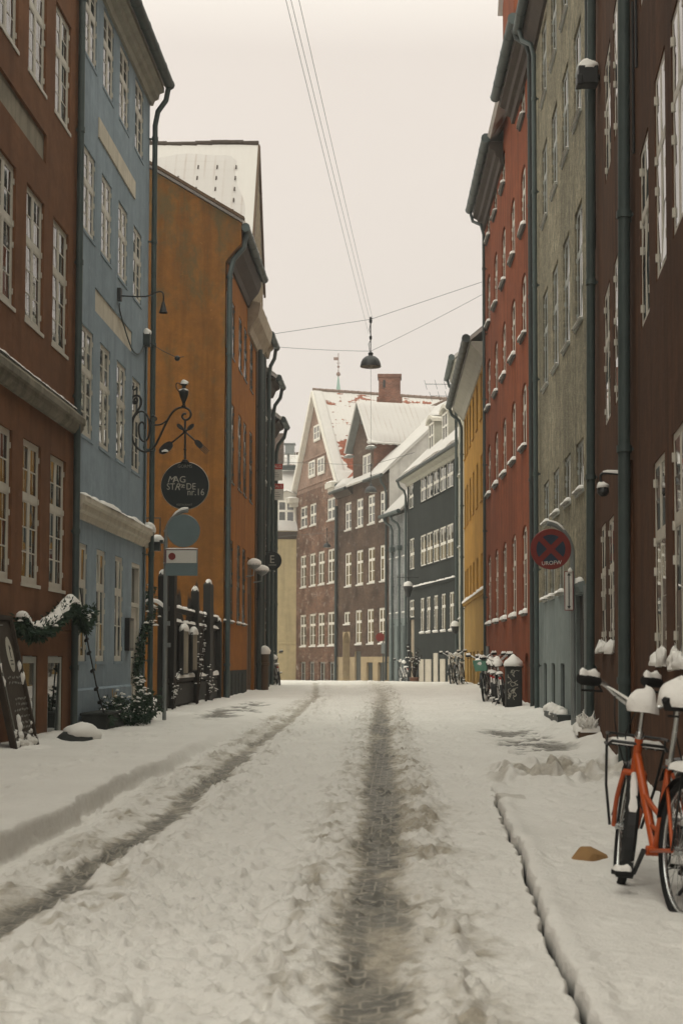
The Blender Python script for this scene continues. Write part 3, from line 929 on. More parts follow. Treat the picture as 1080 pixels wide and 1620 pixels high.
# main roof with tile verge
mb = MB()
A, B = FO.P(GX, 11.74, 0.40), FO.P(39.4, 11.74, 0.40)
sheet(mb, A, B, Vector((-9.0, 39.4, 14.8)), Vector((-9.0, GX, 14.8)), 4, 4, 0.1)
sheet(mb, Vector((-13.5, 43, 12.2)), Vector((-13.5, GX, 12.2)), Vector((-9, GX, 14.8)), Vector((-9, 43, 14.8)), 4, 4, 0.1)
ro = mb.build('roof', M['tile'], h)
mb = MB()
for i in range(13):       # stepped verge tiles
    t0, t1 = i / 13, (i + 1) / 13
    p = Vector((-3.86, GX - 0.03, 11.78)).lerp(Vector((-9.0, GX - 0.03, 14.86)), (t0 + t1) / 2)
    d = Vector((-5.14, 0, 3.08)).normalized()
    mb.box(p + Vector((0, 0, 0.03)), (0.47, 0.2, 0.06), (d, Vector((0, 1, 0)), d.cross(Vector((0, 1, 0)))))
mb.build('verge_tile', M['wood_brown'], ro)
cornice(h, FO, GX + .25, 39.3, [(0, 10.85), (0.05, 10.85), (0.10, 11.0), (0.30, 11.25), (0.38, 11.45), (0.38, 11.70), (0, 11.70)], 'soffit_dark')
gutter(h, FO, GX + .05, 39.2, 11.62, 0.48, 0.10, snow=.05)
downpipe(h, FO, GX + .12, 0.0, 10.45, 0.09, 0.065, top=(GX + .3, 11.55, 0.48))
# boarded wall dormer, ridge square to the street
D0, D1, DC, ZB, ZE, ZA = 39.35, 42.9, 41.1, 10.95, 12.30, 16.05
mb = MB()
pr = [(D0, ZB), (D1, ZB), (D1, ZE), (DC, ZA), (D0, ZE)]
for o, rev in ((0.06, False), (-9, True)):
    pts = [FO.P(s, z, o) for s, z in pr]
    mb.poly(pts[::-1] if rev else pts)
for s in (D0, D1): mb.poly([FO.P(s, ZB, .06), FO.P(s, ZB, -9), FO.P(s, ZE, -9), FO.P(s, ZE, .06)])
for i in range(15):       # cover strips between the boards
    s = D0 + .12 + i * 0.236
    zt = ZE + (ZA - ZE) * (1 - abs(s - DC) / (DC - D0)) - .1
    if zt > ZB + .2: mb.box(FO.P(s, (ZB + zt) / 2, 0.07), (0.05, 0.03, zt - ZB), FO.ax)
dm = mb.build('gable', M['wood_beige'], h)
mb = MB()
for (s0, s1) in ((D0, DC), (D1, DC)):
    mb.bar(FO.P(s0 + (0.12 if s0 > DC else -.12), ZE - .2, 0.12), FO.P(s1, ZA + .05, 0.12), 0.16, 0.05, (1, 0, 0))
mb.build('bargeboard', M['wood_brown'], dm)
mb = MB()
sheet(mb, FO.P(D0 - .1, ZE - .12, 0.1), FO.P(D0 - .1, ZE - .12, -7), FO.P(DC, ZA + .06, -7), FO.P(DC, ZA + .06, 0.1), 8, 8, 0.06)
sheet(mb, FO.P(D1 + .1, ZE - .12, -7), FO.P(D1 + .1, ZE - .12, 0.1), FO.P(DC, ZA + .06, 0.1), FO.P(DC, ZA + .06, -7), 8, 8, 0.06)
dr = mb.build('roof', M['tile'], dm)
mb = MB()
sheet(mb, FO.P(D0 - .12, ZE - .1, 0.02), FO.P(D0 - .12, ZE - .1, -7), FO.P(DC, ZA, -7), FO.P(DC, ZA, 0.02), 40, 14, 0.10, 0.012, seed=4)
mb.build('snow_cap', M['thin_snow'], dr, smooth=60)
mb = MB()
for i in range(16):
    p = FO.P(DC, ZA + .13 + .03 * math.sin(i), -i * .45 + .1)
    mb.tube([p, p + Vector((-.5, 0, 0.01))], [0.095, 0.08], 8)
rnd = random.Random(3)
for i in range(9):        # tile edges poking through the snow in rows
    for j in range(7):
        v = 0.18 + j * .10
        if rnd.random() < .5 and 1 < i: continue
        a = FO.P(D0 - .12, ZE - .1, -.5 - i * .55).lerp(FO.P(DC, ZA, -.5 - i * .55), v)
        q = FO.P(D0 - .12, ZE - .1, -.5 - i * .55).lerp(FO.P(DC, ZA, -.5 - i * .55), v + .03)
        off = Vector((0, -.88, .47)) * .115
        mb.tube([a + off, q + off], 0.022, 5)
mb.build('ridge_tile', M['soffit_dark'], dr, smooth=50)
cornice(h, FO, D0 - .05, D1 + .05, [(0.0, 10.15), (0.06, 10.15), (0.12, 10.35), (0.30, 10.62), (0.36, 10.92), (0.36, 11.0), (0.0, 11.06)], 'wood_beige')
ledge_snow(h, FO, D0, D1, 11.0, 0.26, 0.2, 0.05, 5)
for s, r, mt in ((41.75, .07, 'dark_zinc'), (42.35, .05, 'zinc'), (42.8, .07, 'dark_zinc')):
    downpipe(h, FO, s, 0.0, 10.2, 0.12, r, mt)
plate(h, FO, 41.6, 42.95, 0.0, 10.1, 0.0, 0.03, 'wood_brown', 'wall_panel')

# ------------------------------------------------------------------ three narrow houses closing the left row
def narrow_house(label, s0, s1, ze, wallm, over, zr, cols, gsnow=0.05, xo=0.0):
    F = Fac(-4.3 + xo, 0, 0, 1, 'left')
    h = house_at('narrow_house', label, F, (s0 + s1) / 2)
    ws = [(c, z, .62, 1.5) for c in cols for z in (1.3, 4.0, 6.6, 8.6) if z + 1.6 < ze]
    mb = MB()
    wall_front(mb, F, s0, s1, -0.5, ze, [hole(c, w, z, z + q) for c, z, w, q in ws])
    body(mb, F, s0, s1, -0.5, ze, 8)
    gable_ends(mb, F, s0, s1, ze, 8, zr)
    mb.build('wall', M[wallm], h)
    for k, (c, z, w, q) in enumerate(ws):
        window(h, F, c, z, w, q, ST_O, 0.04, 'glass', 'frame_grey', 'frame_grey', snow=0.05, seed=k, snow_w=.1)
    cornice(h, F, s0, s1, [(0, ze - .35), (0.08, ze - .35), (over * .6, ze - .12), (over, ze - .05), (over, ze), (0, ze)], 'wood_beige' if ze > 10.5 else 'soffit_dark')
    plain_roof(h, F, s0, s1, ze, over + .02, 8, zr)
    gutter(h, F, s0 + .1, s1 + .05, ze + .02, over + .10, 0.10, snow=gsnow)
    downpipe(h, F, s1 - .12, 0.1, ze - .9, 0.10, 0.06, 'zinc', top=(s1 - .05, ze - .05, over + .08))
    return h, F
hA, FA = narrow_house('slim dark brown house with teal gutter beside the boarded gable of the orange house', 43.0, 44.9, 10.95, 'dark_red', 0.22, 14, [43.55, 44.35])
hB, FB = narrow_house('slim dark green grey house between dark brown and bluish ones at left row end', 44.92, 46.6, 10.0, 'plinth', 0.30, 13, [45.3, 46.1], xo=-.02)
hC, FC = narrow_house('slim bluish grey house last of the left row, with the two sale banners on it', 46.62, 48.3, 8.95, 'charcoal', 0.34, 12, [47.0, 47.8], xo=-.06)
mb = MB()
c0 = Vector((-4.85, 44.3, 12.3))
mb.box(c0 + Vector((0, 0, 0.2)), (0.5, 0.5, 1.3)); mb.box(c0 + Vector((0, 0, .9)), (0.58, 0.58, 0.1), mi=1)
mb.tube([c0 + Vector((.22, .2, -.4)), c0 + Vector((.22, .2, 2.4))], 0.018, 5, mi=1)
mb.build('chimney', [M['brick_orange'], M['dark_zinc']], hA)
# ------------------------------------------------------------------ right row: dark red house (nearest)
FN = Fac(2.75, 20.5, 0.07, 1, 'right')
h = house_at('dark_red_house', 'very dark red rendered house with white windows, nearest on the side of the orange bicycle', FN, -8)
ST_N = dict(nc=1, up=2, lo=2, tr=0.62, t=0.04, mull=0.045, bar=0.016, sash=.016, pd=.0262, sill=False)
wins = [(-2.25, 1.15, .82, 1.60), (-3.55, 1.13, .80, 1.58), (-8.75, 1.00, .85, 1.69), (-10.1, .98, .85, 1.75),
        (-3.15, 3.93, .90, 1.66), (-4.65, 3.93, .80, 1.64), (-7.75, 4.08, .75, 1.66), (-9.05, 4.18, .75, 1.73), (-10.2, 4.20, .7, 1.7),
        (-3.5, 6.92, .90, 1.5), (-4.85, 6.95, .80, 1.5), (-7.9, 7.05, .75, 1.55), (-9.2, 7.1, .75, 1.55), (-3.4, 9.7, .9, 1.5)]
mb = MB()
wall_front(mb, FN, -11.2, -0.02, -0.7, 14.2, [hole(s, w, z, z + q) for s, z, w, q in wins])
body(mb, FN, -11.2, -0.02, -0.7, 14.2, 8, end0=False)
FN2 = Fac(FN.P(-11.2, 0).x, FN.P(-11.2, 0).y, 0, 1, 'right')       # the front bends a little here
wall_front(mb, FN2, -14, 0, -0.7, 14.2, [])
body(mb, FN2, -14, 0, -0.7, 14.2, 8, end1=False)
mb.build('wall', M['dark_red'], h)
for k, (s, z, w, q) in enumerate(wins):
    wn = window(h, FN, s, z, w, q, ST_N, 0.012, 'glass', 'frame', 'frame', seed=k)
    if z < 2:        # wind packed snow on the low sills
        sb = MB()
        for f in (-.30, 0, .28): sb.blob(FN.P(s + f * w, z - .02, .02), .17, .065 + .02 * math.sin(k + f * 9), .10 + .03 * math.sin(k * 2 + f * 7), 16, 9, .22, k * 5 + int(f * 9) + 3, ax=FN.ax, pw=1.15)
        me_ = bpy.data.meshes.new('snow_cap'); rw = Matrix.Rotation(-FN.rot, 4, 'Z'); wp = WL[h.name] + wn.location
        me_.from_pydata([tuple(rw @ (Vector(v) - wp)) for v in sb.v], [], sb.f); me_.materials.append(M['snow']); me_.polygons.foreach_set('use_smooth', [True] * len(me_.polygons)); me_.update()
        link('snow_cap', me_, wn)
plain_roof(h, FN, -11.2, -0.02, 14.2, 0.3, 8, 17.5, snow=False)
plain_roof(h, FN2, -14, 0, 14.2, 0.3, 8, 17.5, snow=False)
downpipe(h, FN, -6.2, -0.1, 13.6, 0.09, 0.062, lean=-1.2, step=2.3)
downpipe(h, FN, -6.0, -0.1, 13.6, 0.045, 0.024, lean=-1.2, step=2.3)
downpipe(h, FN, -.7, 0.0, 13.6, 0.09, 0.060, 'zinc', lean=-1.9, step=2.6)
downpipe(h, FN, -.05, 3.2, 13.6, 0.04, 0.022, 'dark_zinc', step=2.6)
mb = MB(); mb.box(FN.P(-2.15, 10.35, .15), (.32, .26, .5), FN.ax); mb.box(FN.P(-2.12, 10.0, .12), (.20, .17, .25), FN.ax)
mb.build('rainwater_hopper', M['dark_zinc'], h, bevel=.02)
for s, z0, z1 in ((-7.0, 5.9, 7.4), (-7.35, 6.6, 9.0), (-1.4, 6.6, 8.2)):
    mb = MB(); mb.tube([FN.P(s, z0, .02), FN.P(s, z1, .02)], 0.014, 6); mb.build('cable', M['black'], h)
mb = MB()      # thin joint of bare brick at the corner
mb.poly([FN.P(-.02, -.5, 0), FN.P(-.02, 14, 0), FN.P(.16, 14, 0.02), FN.P(.16, -.5, 0.02)], [(0, 0), (0, 14), (.2, 14), (.2, 0)]); mb.build('corner_strip', M['brick_brown'], h)
plate(h, FN, -6.4, -5.9, -0.3, 3.0, 0, 0.03, 'dark_red', 'pilaster')

# ------------------------------------------------------------------ grey house
FG = Fac(2.75, 0, 0, 1, 'right')
h = house_at('grey_house', 'rough grey tan rendered house with blue grey ground floor, beside the no stopping sign', FG, 24.5)
ST_G = dict(nc=1, up=1, lo=2, tr=0.62, t=0.05, mull=0.055, bar=0.018, pd=.025, so=.025)
colsG = [26.95, 25.2, 23.5, 21.85]
wins = []
for c in colsG:
    wins += [(c, 6.22, .92, 1.86), (c, 9.45, .92, 1.5), (c, 11.85, .92, 1.5), (c, 3.60, .90, 0.80)]
for c in (27.15, 26.0, 24.55): wins.append((c, 2.16, .80, 1.18))
bas = [(27.75, .5), (26.2, .55), (24.65, .55)]
dk = [(27.35, .62), (25.9, .62), (24.4, .62)]
holes = [hole(c, w, z, z + q) for c, z, w, q in wins] + [hole(c, w, 0.0, .95, depth=.10) for c, w in dk] + [hole(21.95, 1.0, -0.1, 2.02, depth=.12)]
mb = MB()
wall_front(mb, FG, 20.62, 28.62, -0.6, 14.0, holes, 0, [(2.15, 1)])
body(mb, FG, 20.62, 28.62, -0.6, 14.0, 8)
gable_ends(mb, FG, 20.62, 28.62, 14.0, 8, 17.5)
mb.build('wall', [M['tan'], M['grey_blue']], h)
for k, (s, z, w, q) in enumerate(wins):
    window(h, FG, s, z, w, q, ST_G if q > 1.3 else dict(ST_G, tr=0, up=2), 0.035, 'glass', 'frame_grey', 'frame_grey', snow=0.025 if z > 6 else 0.07, seed=k, snow_w=.07 if z > 6 else .13)
for c, w in dk:
    mb = MB(); mb.box(FG.P(c, .475, -.07), (w - .01, .04, .94), FG.ax)
    for i in range(4): mb.box(FG.P(c - w / 2 + w * (i + .5) / 4, .475, -.045), (.02, .02, .9), FG.ax)
    mb.build('cellar_grille', M['dark_zinc'], h)
mb = MB(); mb.box(FG.P(21.95, .95, -.09), (.98, .05, 2.1), FG.ax)
for a in (-.24, .24): mb.box(FG.P(21.95 + a, .9, -.06), (.34, .015, 1.5), FG.ax)
mb.build('door', M['wood_dark'], h)
cornice(h, FG, 21.35, 22.55, [(0, 2.03), (0.06, 2.03), (0.10, 2.12), (0.10, 2.18), (0, 2.2)], 'grey_blue', 'door_hood')
ledge_snow(h, FG, 21.4, 22.5, 2.17, .05, .12, .10, 8)
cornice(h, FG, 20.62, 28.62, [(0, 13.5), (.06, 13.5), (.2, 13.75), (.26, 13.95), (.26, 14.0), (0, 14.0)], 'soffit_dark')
plain_roof(h, FG, 20.62, 28.62, 14.02, .28, 8, 17.5)
gutter(h, FG, 20.7, 28.7, 14.0, 0.36, 0.10)
downpipe(h, FG, 28.1, 0.0, 13.2, 0.09, 0.05, top=(28.5, 13.9, .34))
downpipe(h, FG, 20.75, -.1, 2.1, 0.05, 0.05, 'grey_metal')

# ------------------------------------------------------------------ red house
FR = Fac(2.75, 28.8, -0.025, 1, 'right')
h = house_at('red_house', 'tall brick red rendered house with arched windows and rounded snow on every sill', FR, 6.3)
ST_R = dict(nc=1, up=1, lo=2, tr=0.66, t=0.08, mull=0.06, bar=0.02, pd=.024)
colsR = [2.3, 4.55, 6.8, 9.0, 11.2]
wins = []
for c in colsR:
    for z, q in ((2.02, 1.95), (5.66, 1.45), (8.13, 1.42), (10.52, 1.45)): wins.append((c, z, 1.0, q))
    if c != 4.55: wins.append((c, 13.0, .95, .95))
wins += [(5.35, 14.85, 1.0, 1.4)]
cel = [(9.15, .55, .35), (6.9, .6, .30), (4.35, .6, .2), (2.0, .75, -.1)]
holes = [hole(c, w, z, z + q, .22, .12) for c, z, w, q in wins if z < 13.9] + [hole(c, w, z0, 1.17, .2, .14) for c, w, z0 in cel]
mb = MB()
wall_front(mb, FR, 0.02, 12.5, -0.5, 14.2, holes)
body(mb, FR, 0.02, 12.5, -0.5, 14.2, 8)
gable_ends(mb, FR, 0.02, 12.5, 14.2, 8, 18)
mb.build('wall', M['red'], h)
for k, (s, z, w, q) in enumerate(wins):
    if z > 13.9: continue
    window(h, FR, s, z, w, q - .02, ST_R, 0.045, 'glass', 'frame', 'frame_dark', snow=0.10, seed=k, snow_w=.16)
for c, w, z0 in cel:
    mb = MB(); mb.box(FR.P(c, (z0 + 1.15) / 2, -.10), (w, .04, 1.15 - z0), FR.ax)
    for i in range(5): mb.tube([FR.P(c - w / 2 + w * (i + .5) / 5, z0, -.06), FR.P(c - w / 2 + w * (i + .5) / 5, 1.12, -.06)], .012, 6)
    mb.build('cellar_grille', M['rust'] if c < 3 else M['dark_zinc'], h)
# wall dormer rising through the eave
mb = MB()
wall_front(mb, FR, 4.1, 6.75, 14.2, 17.6, [hole(5.35, 1.0, 14.85, 16.3, .22, .12)])
mb.poly([FR.P(4.1, 17.6), FR.P(6.75, 17.6), FR.P(5.42, 19.3)], [(4.1, 17.6), (6.75, 17.6), (5.4, 19.3)])
for s in (4.1, 6.75): mb.poly([FR.P(s, 14.2), FR.P(s, 17.6), FR.P(s, 17.6, -4), FR.P(s, 14.2, -4)], [(0, 14.2), (0, 17.6), (4, 17.6), (4, 14.2)])
dm = mb.build('wall_dormer', M['red'], h)
window(h, FR, 5.35, 14.85, 1.0, 1.43, ST_R, 0.045, 'glass', 'frame', 'frame_dark', snow=.05)
mb = MB()
sheet(mb, FR.P(4.0, 17.5, .12), FR.P(4.0, 17.5, -4), FR.P(5.42, 19.35, -4), FR.P(5.42, 19.35, .12), 4, 4, .1)
sheet(mb, FR.P(6.85, 17.5, -4), FR.P(6.85, 17.5, .12), FR.P(5.42, 19.35, .12), FR.P(5.42, 19.35, -4), 4, 4, .1)
mb.build('roof', M['tile_far'], dm)
for s0, s1 in ((0.02, 4.08), (6.77, 12.5)):
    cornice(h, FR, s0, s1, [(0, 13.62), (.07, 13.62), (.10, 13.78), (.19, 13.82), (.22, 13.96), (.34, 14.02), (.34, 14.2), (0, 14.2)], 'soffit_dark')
    gutter(h, FR, s0, s1 + .05, 14.28, .44, .115)
plain_roof(h, FR, 0.02, 12.5, 14.25, .34, 8, 18)
downpipe(h, FR, 11.75, 0.0, 13.3, 0.09, 0.045, 'dark_zinc', top=(12.5, 14.2, .42))
downpipe(h, FR, .2, 0.0, 13.6, 0.09, 0.05, 'dark_zinc', top=(.3, 14.2, .42))
downpipe(h, FR, 11.3, -.1, 1.4, .05, .05, 'grey_metal')

# ------------------------------------------------------------------ yellow house and the pale one after it
FY = Fac(2.4375, 41.3, -0.012, 1, 'right')
h = house_at('yellow_house', 'golden yellow rendered house with dark slot windows and a deep pale eave', FY, 5.5)
ST_Y = dict(nc=1, up=1, lo=2, tr=0.6, t=0.05, mull=0.06, bar=0.02)
colsY = [1.6, 3.6, 5.5, 7.2, 8.9, 10.2]
wins = [(c, z, .8, q) for c in colsY for z, q in ((8.35, 1.45), (5.85, 1.4), (3.25, 1.0))]
holes = [hole(c, w, z, z + q, 0, .14) for c, z, w, q in wins] + [hole(c, .8, .25, 1.3, 0, .14) for c in colsY[:5]]
mb = MB()
wall_front(mb, FY, 0.0, 11.0, -0.5, 10.35, holes, 0, [(3.08, 1)])
body(mb, FY, 0.0, 11.0, -0.5, 10.35, 8, end0=False)
mb.build('wall', [M['yellow'], M['ochre']], h)
for k, (s, z, w, q) in enumerate(wins):
    window(h, FY, s, z, w, q, ST_Y, 0.07, 'glass_dark', 'frame_dark', 'yellow', seed=k)
for c in colsY[:5]:
    mb = MB(); mb.box(FY.P(c, .78, -.1), (.8, .04, 1.04), FY.ax); mb.box(FY.P(c, .78, -.075), (.05, .02, 1.04), FY.ax); mb.build('cellar_hatch', M['frame_dark'], h)
lb = cornice(h, FY, 0.0, 11.0, [(0, 2.98), (.07, 2.98), (.09, 3.08), (0, 3.1)], 'ochre', 'belt_course')
ledge_snow(lb, FY, 0.2, 11.0, 3.07, .05, .12, .11, 4, .6)
cornice(h, FY, 0.0, 11.0, [(0, 9.85), (.05, 9.85), (.16, 10.02), (.34, 10.20), (.42, 10.26), (.42, 10.36), (0, 10.36)], 'soffit')
plain_roof(h, FY, 0.0, 11.0, 10.38, .44, 8, 14.0)
gutter(h, FY, -0.1, 11.05, 10.42, .56, .12, mat='dark_zinc')
downpipe(h, FY, 10.9, .1, 9.6, .1, .06, top=(11.0, 10.35, .54))
mb = MB(); b0 = FY.P(11.6, 10.9, .3)     # aerial on the far corner
mb.tube([b0 - Vector((0, 0, 1.2)), b0 + Vector((0, 0, .75))], .018, 6)
for z, w in ((.45, 1.1), (0.0, .9)):
    p = b0 + Vector((0, 0, z)); mb.tube([p + Vector((.1, 0, 0)), p + Vector((-w, 0.2, .05))], .011, 5)
    for q in (.3, .6, .95): mb.tube([p + Vector((-w * q, .2 * q, -.16)), p + Vector((-w * q - .1, .2 * q, .2))], .007, 4)
mb.build('aerial', M['dark_zinc'], h)

h = house_at('pale_green_house', 'narrow pale greenish house squeezed between the yellow house and the charcoal one', FY, 13)
wins = [(c, z, .7, 1.3) for c in (12.0, 13.9) for z in (2.6, 5.4, 8.2)]
mb = MB()
wall_front(mb, FY, 11.02, 15.0, -0.5, 12.2, [hole(c, w, z, z + q) for c, z, w, q in wins])
body(mb, FY, 11.02, 15.0, -0.5, 12.2, 8)
gable_ends(mb, FY, 11.02, 15.0, 12.2, 8, 15.6)
mb.build('wall', M['pale'], h)
for k, (s, z, w, q) in enumerate(wins): window(h, FY, s, z, w, q, ST_Y, 0.06, 'glass', 'frame_grey', 'pale', seed=k, snow=.06)
cornice(h, FY, 11.02, 15.0, [(0, 11.8), (.06, 11.8), (.2, 12.0), (.34, 12.1), (.34, 12.2), (0, 12.2)], 'soffit')
plain_roof(h, FY, 11.02, 15.0, 12.22, .36, 8, 15.6)
gutter(h, FY, 11.0, 15.05, 12.25, .46, .11)
downpipe(h, FY, 14.8, .1, 11.4, .1, .055, top=(14.9, 12.2, .44))

# ------------------------------------------------------------------ charcoal house at the bend
FD = Fac(0.0387 * 59, 59, -0.2, 1, 'right')
h = house_at('charcoal_house', 'dark charcoal house with long window bands, white panels at its foot and two roof dormers', FD, 5)
ST_D = dict(nc=1, up=1, lo=1, tr=0.5, t=0.05, mull=0.05, bar=0.025)
wins = []
for i in range(5):
    c = .55 + (i + .5) * 1.345
    wins += [(c, 8.33, 1.20, 1.20, 'r1'), (c, 5.35, 1.20, 1.45, 'r2')]
for c in (6.80, 5.45, 3.95, 2.45, 0.92): wins.append((c, 2.27, .80, 1.62, 'r3'))
wins += [(9.35, 8.30, 1.05, 1.20, 'r1'), (9.15, 5.35, 1.05, 1.50, 'r2'), (9.15, 3.05, 1.0, .85, 'r3b')]
pan = [(6.9, .98, 1.06), (5.45, 1.22, 1.06), (3.92, .82, 1.33), (2.55, .95, 1.07), (1.0, .9, 1.07)]
holes = [hole(c, w, z, z + q) for c, z, w, q, r in wins] + [hole(9.15, 1.0, -.1, 2.95, depth=.12)]
mb = MB()
wall_front(mb, FD, -6.0, 10.24, -0.9, 9.75, holes)
body(mb, FD, -6.0, 10.24, -0.9, 9.75, 8)
mb.build('wall', M['charcoal'], h)
for k, (c, z, w, q, r) in enumerate(wins):
    st = dict(ST_D, tr=.66) if r == 'r3' else ST_D
    window(h, FD, c, z, w, q, st, 0.03, 'glass' if r != 'r2' else 'glass_curtain', 'frame_bright', 'frame_bright' if r == 'r3' else 'charcoal', snow=.09 if r == 'r3' else 0, seed=k)
for c, w, zt in pan: plate(h, FD, c - w / 2, c + w / 2, -.6, zt, 0.0, .03, 'cream', 'wall_panel')
mb = MB(); mb.box(FD.P(9.15, 1.4, -.09), (.98, .05, 3.1), FD.ax); mb.build('door', M['wood_beige'], h)
lb = cornice(h, FD, 0.0, 8.8, [(0, 4.36), (.05, 4.36), (.08, 4.46), (0, 4.48)], 'charcoal', 'belt_course')
ledge_snow(lb, FD, 0.2, 8.8, 4.46, .05, .12, .08, 3, .5)
cornice(h, FD, -6, 10.24, [(0, 9.45), (.05, 9.45), (.12, 9.6), (.36, 9.68), (.4, 9.75), (0, 9.76)], 'soffit')
RZ, RD = 14.2, 9.0
mb = MB()
a, b, c, d = FD.P(-6, 9.80, .42), FD.P(10.3, 9.80, .42), FD.P(10.3, RZ, -RD / 2), FD.P(-6, RZ, -RD / 2)
sheet(mb, a, b, c, d, 4, 4, .1)
e1, f1 = FD.P(-6, 9.8, -RD), FD.P(10.3, 9.8, -RD)
sheet(mb, f1, e1, d, c, 4, 4, .1)
mb.poly([FD.P(10.24, 9.75, 0), FD.P(10.24, 9.75, -RD), FD.P(10.24, RZ, -RD / 2)])
ro = mb.build('roof', M['tile_far'], h)
sb = MB(); up = Vector((0, 0, .11))
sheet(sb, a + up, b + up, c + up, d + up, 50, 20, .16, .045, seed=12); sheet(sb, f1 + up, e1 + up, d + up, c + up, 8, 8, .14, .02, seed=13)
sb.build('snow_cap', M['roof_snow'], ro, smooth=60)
gutter(h, FD, -6, 10.35, 9.76, .48, .075, mat='dark_zinc')
downpipe(h, FD, 10.15, 0, 9.0, .1, .06, top=(10.3, 9.7, .46))
for s in (7.2, 4.35):       # two roof dormers with curved tops
    mb = MB(); W2, z0, z1 = .58, 10.7, 12.2
    o0 = -.55
    mb.poly([FD.P(s - W2, z0, o0), FD.P(s + W2, z0, o0), FD.P(s + W2, z1, o0), FD.P(s - W2, z1, o0)])
    for q in (-W2, W2): mb.poly([FD.P(s + q, z0 - .4, o0), FD.P(s + q, z1, o0), FD.P(s + q, z1, o0 - 2.4), FD.P(s + q, z0 - .4, o0 - 2.4)])
    dmr = mb.build('dormer', M['soffit'], h)
    mb = MB(); ring = []
    for i in range(9):
        x = -1 + i / 4
        ring.append((s + x * (W2 + .14), z1 + .06 + .22 * (1 - x * x)))
    for i in range(8):
        (s0_, za), (s1_, zb) = ring[i], ring[i + 1]
        mb.poly([FD.P(s0_, za, o0 + .15), FD.P(s1_, zb, o0 + .15), FD.P(s1_, zb, o0 - 2.5), FD.P(s0_, za, o0 - 2.5)])
        mb.poly([FD.P(s0_, za - .16, o0 + .15), FD.P(s1_, zb - .16, o0 + .15), FD.P(s1_, zb, o0 + .15), FD.P(s0_, za, o0 + .15)])
        mb.poly([FD.P(s0_, za - .16, o0 + .15), FD.P(s0_, za - .16, o0 - 2.5), FD.P(s1_, zb - .16, o0 - 2.5), FD.P(s1_, zb - .16, o0 + .15)])
    for (q, z) in (ring[0], ring[-1]): mb.poly([FD.P(q, z - .16, o0 + .15), FD.P(q, z, o0 + .15), FD.P(q, z, o0 - 2.5), FD.P(q, z - .16, o0 - 2.5)])
    mb.build('dormer_roof', M['frame'], dmr)
    mb = MB(); mb.ridge([FD.P(s, z1 + .2, o0 + .1), FD.P(s, z1 + .2, o0 - 2.4)], 1.25, .22, FD.U, seed=int(s * 3), lump=.2)
    mb.build('snow_cap', M['roof_snow'], dmr, smooth=180)
    mb = MB()
    for q in (-.49, 0, .49): mb.box(FD.P(s + q, 11.45, o0 + .02), (.07, .05, 1.3), FD.ax)
    for z in (10.83, 11.5, 12.06): mb.box(FD.P(s, z, o0 + .018), (.95, .05, .07), FD.ax)
    wf = mb.build('window', M['frame_bright'], dmr)
    mb = MB(); mb.poly([FD.P(s - .48, 10.85, o0 + .006), FD.P(s + .48, 10.85, o0 + .006), FD.P(s + .48, 12.05, o0 + .006), FD.P(s - .48, 12.05, o0 + .006)]); mb.build('pane', M['glass'], dmr)

# ------------------------------------------------------------------ narrow white-painted brick house
FW = Fac(0.275, 69.04, -0.3, 1, 'right')
h = house_at('white_brick_house', 'narrow grey white brick house with drainpipes, low between charcoal and brown brick houses', FW, 1.6)
wins = [(c, 3.35, .55, 1.9) for c in (2.65, 1.55, .45)] + [(c, 6.1, .55, 1.3) for c in (2.65, 1.55, .45)]
holes = [hole(c, w, z, z + q) for c, z, w, q in wins] + [hole(c, .62, -.1, 2.7, depth=.12) for c in (2.6, 1.45, .4)]
mb = MB()
wall_front(mb, FW, 0.0, 3.17, -0.9, 8.25, holes, 0, [(3.07, 1)])
body(mb, FW, 0.0, 3.17, -0.9, 8.25, 7)
mb.build('wall', [M['brick_white'], M['grey_blue']], h)
for k, (s, z, w, q) in enumerate(wins): window(h, FW, s, z, w, q, ST_O, .04, 'glass', 'frame_grey', 'frame_grey', seed=k, snow=.06)
for c in (2.6, 1.45, .4):
    mb = MB(); mb.box(FW.P(c, 1.3, -.08), (.62, .05, 2.8), FW.ax); mb.box(FW.P(c, .5, -.05), (.5, .02, .9), FW.ax); mb.build('door', M['frame_dark'], h)
plain_roof(h, FW, 0.0, 3.3, 8.25, .35, 6, 11.5)
gutter(h, FW, 0, 3.3, 8.28, .45, .10)
for s in (2.22, .98): downpipe(h, FW, s, 0, 7.5, .12, .06, top=(s + .5, 8.2, .43))
for s in (2.22, .98):
    mb = MB(); mb.box(FW.P(s, 6.55, .14), (.34, .24, .24), FW.ax); mb.build('rainwater_hopper', M['zinc'], h, bevel=.03)
mb = MB(); mb.poly([FW.P(.3, 8.9, -.1), FW.P(1.6, 8.9, -.1), FW.P(1.0, 9.7, -.9)]); mb.poly([FW.P(.3, 8.9, -.1), FW.P(1.0, 9.7, -.9), FW.P(.3, 8.9, -1.6)]); mb.build('roof_dormer', M['roof_snow'], h)

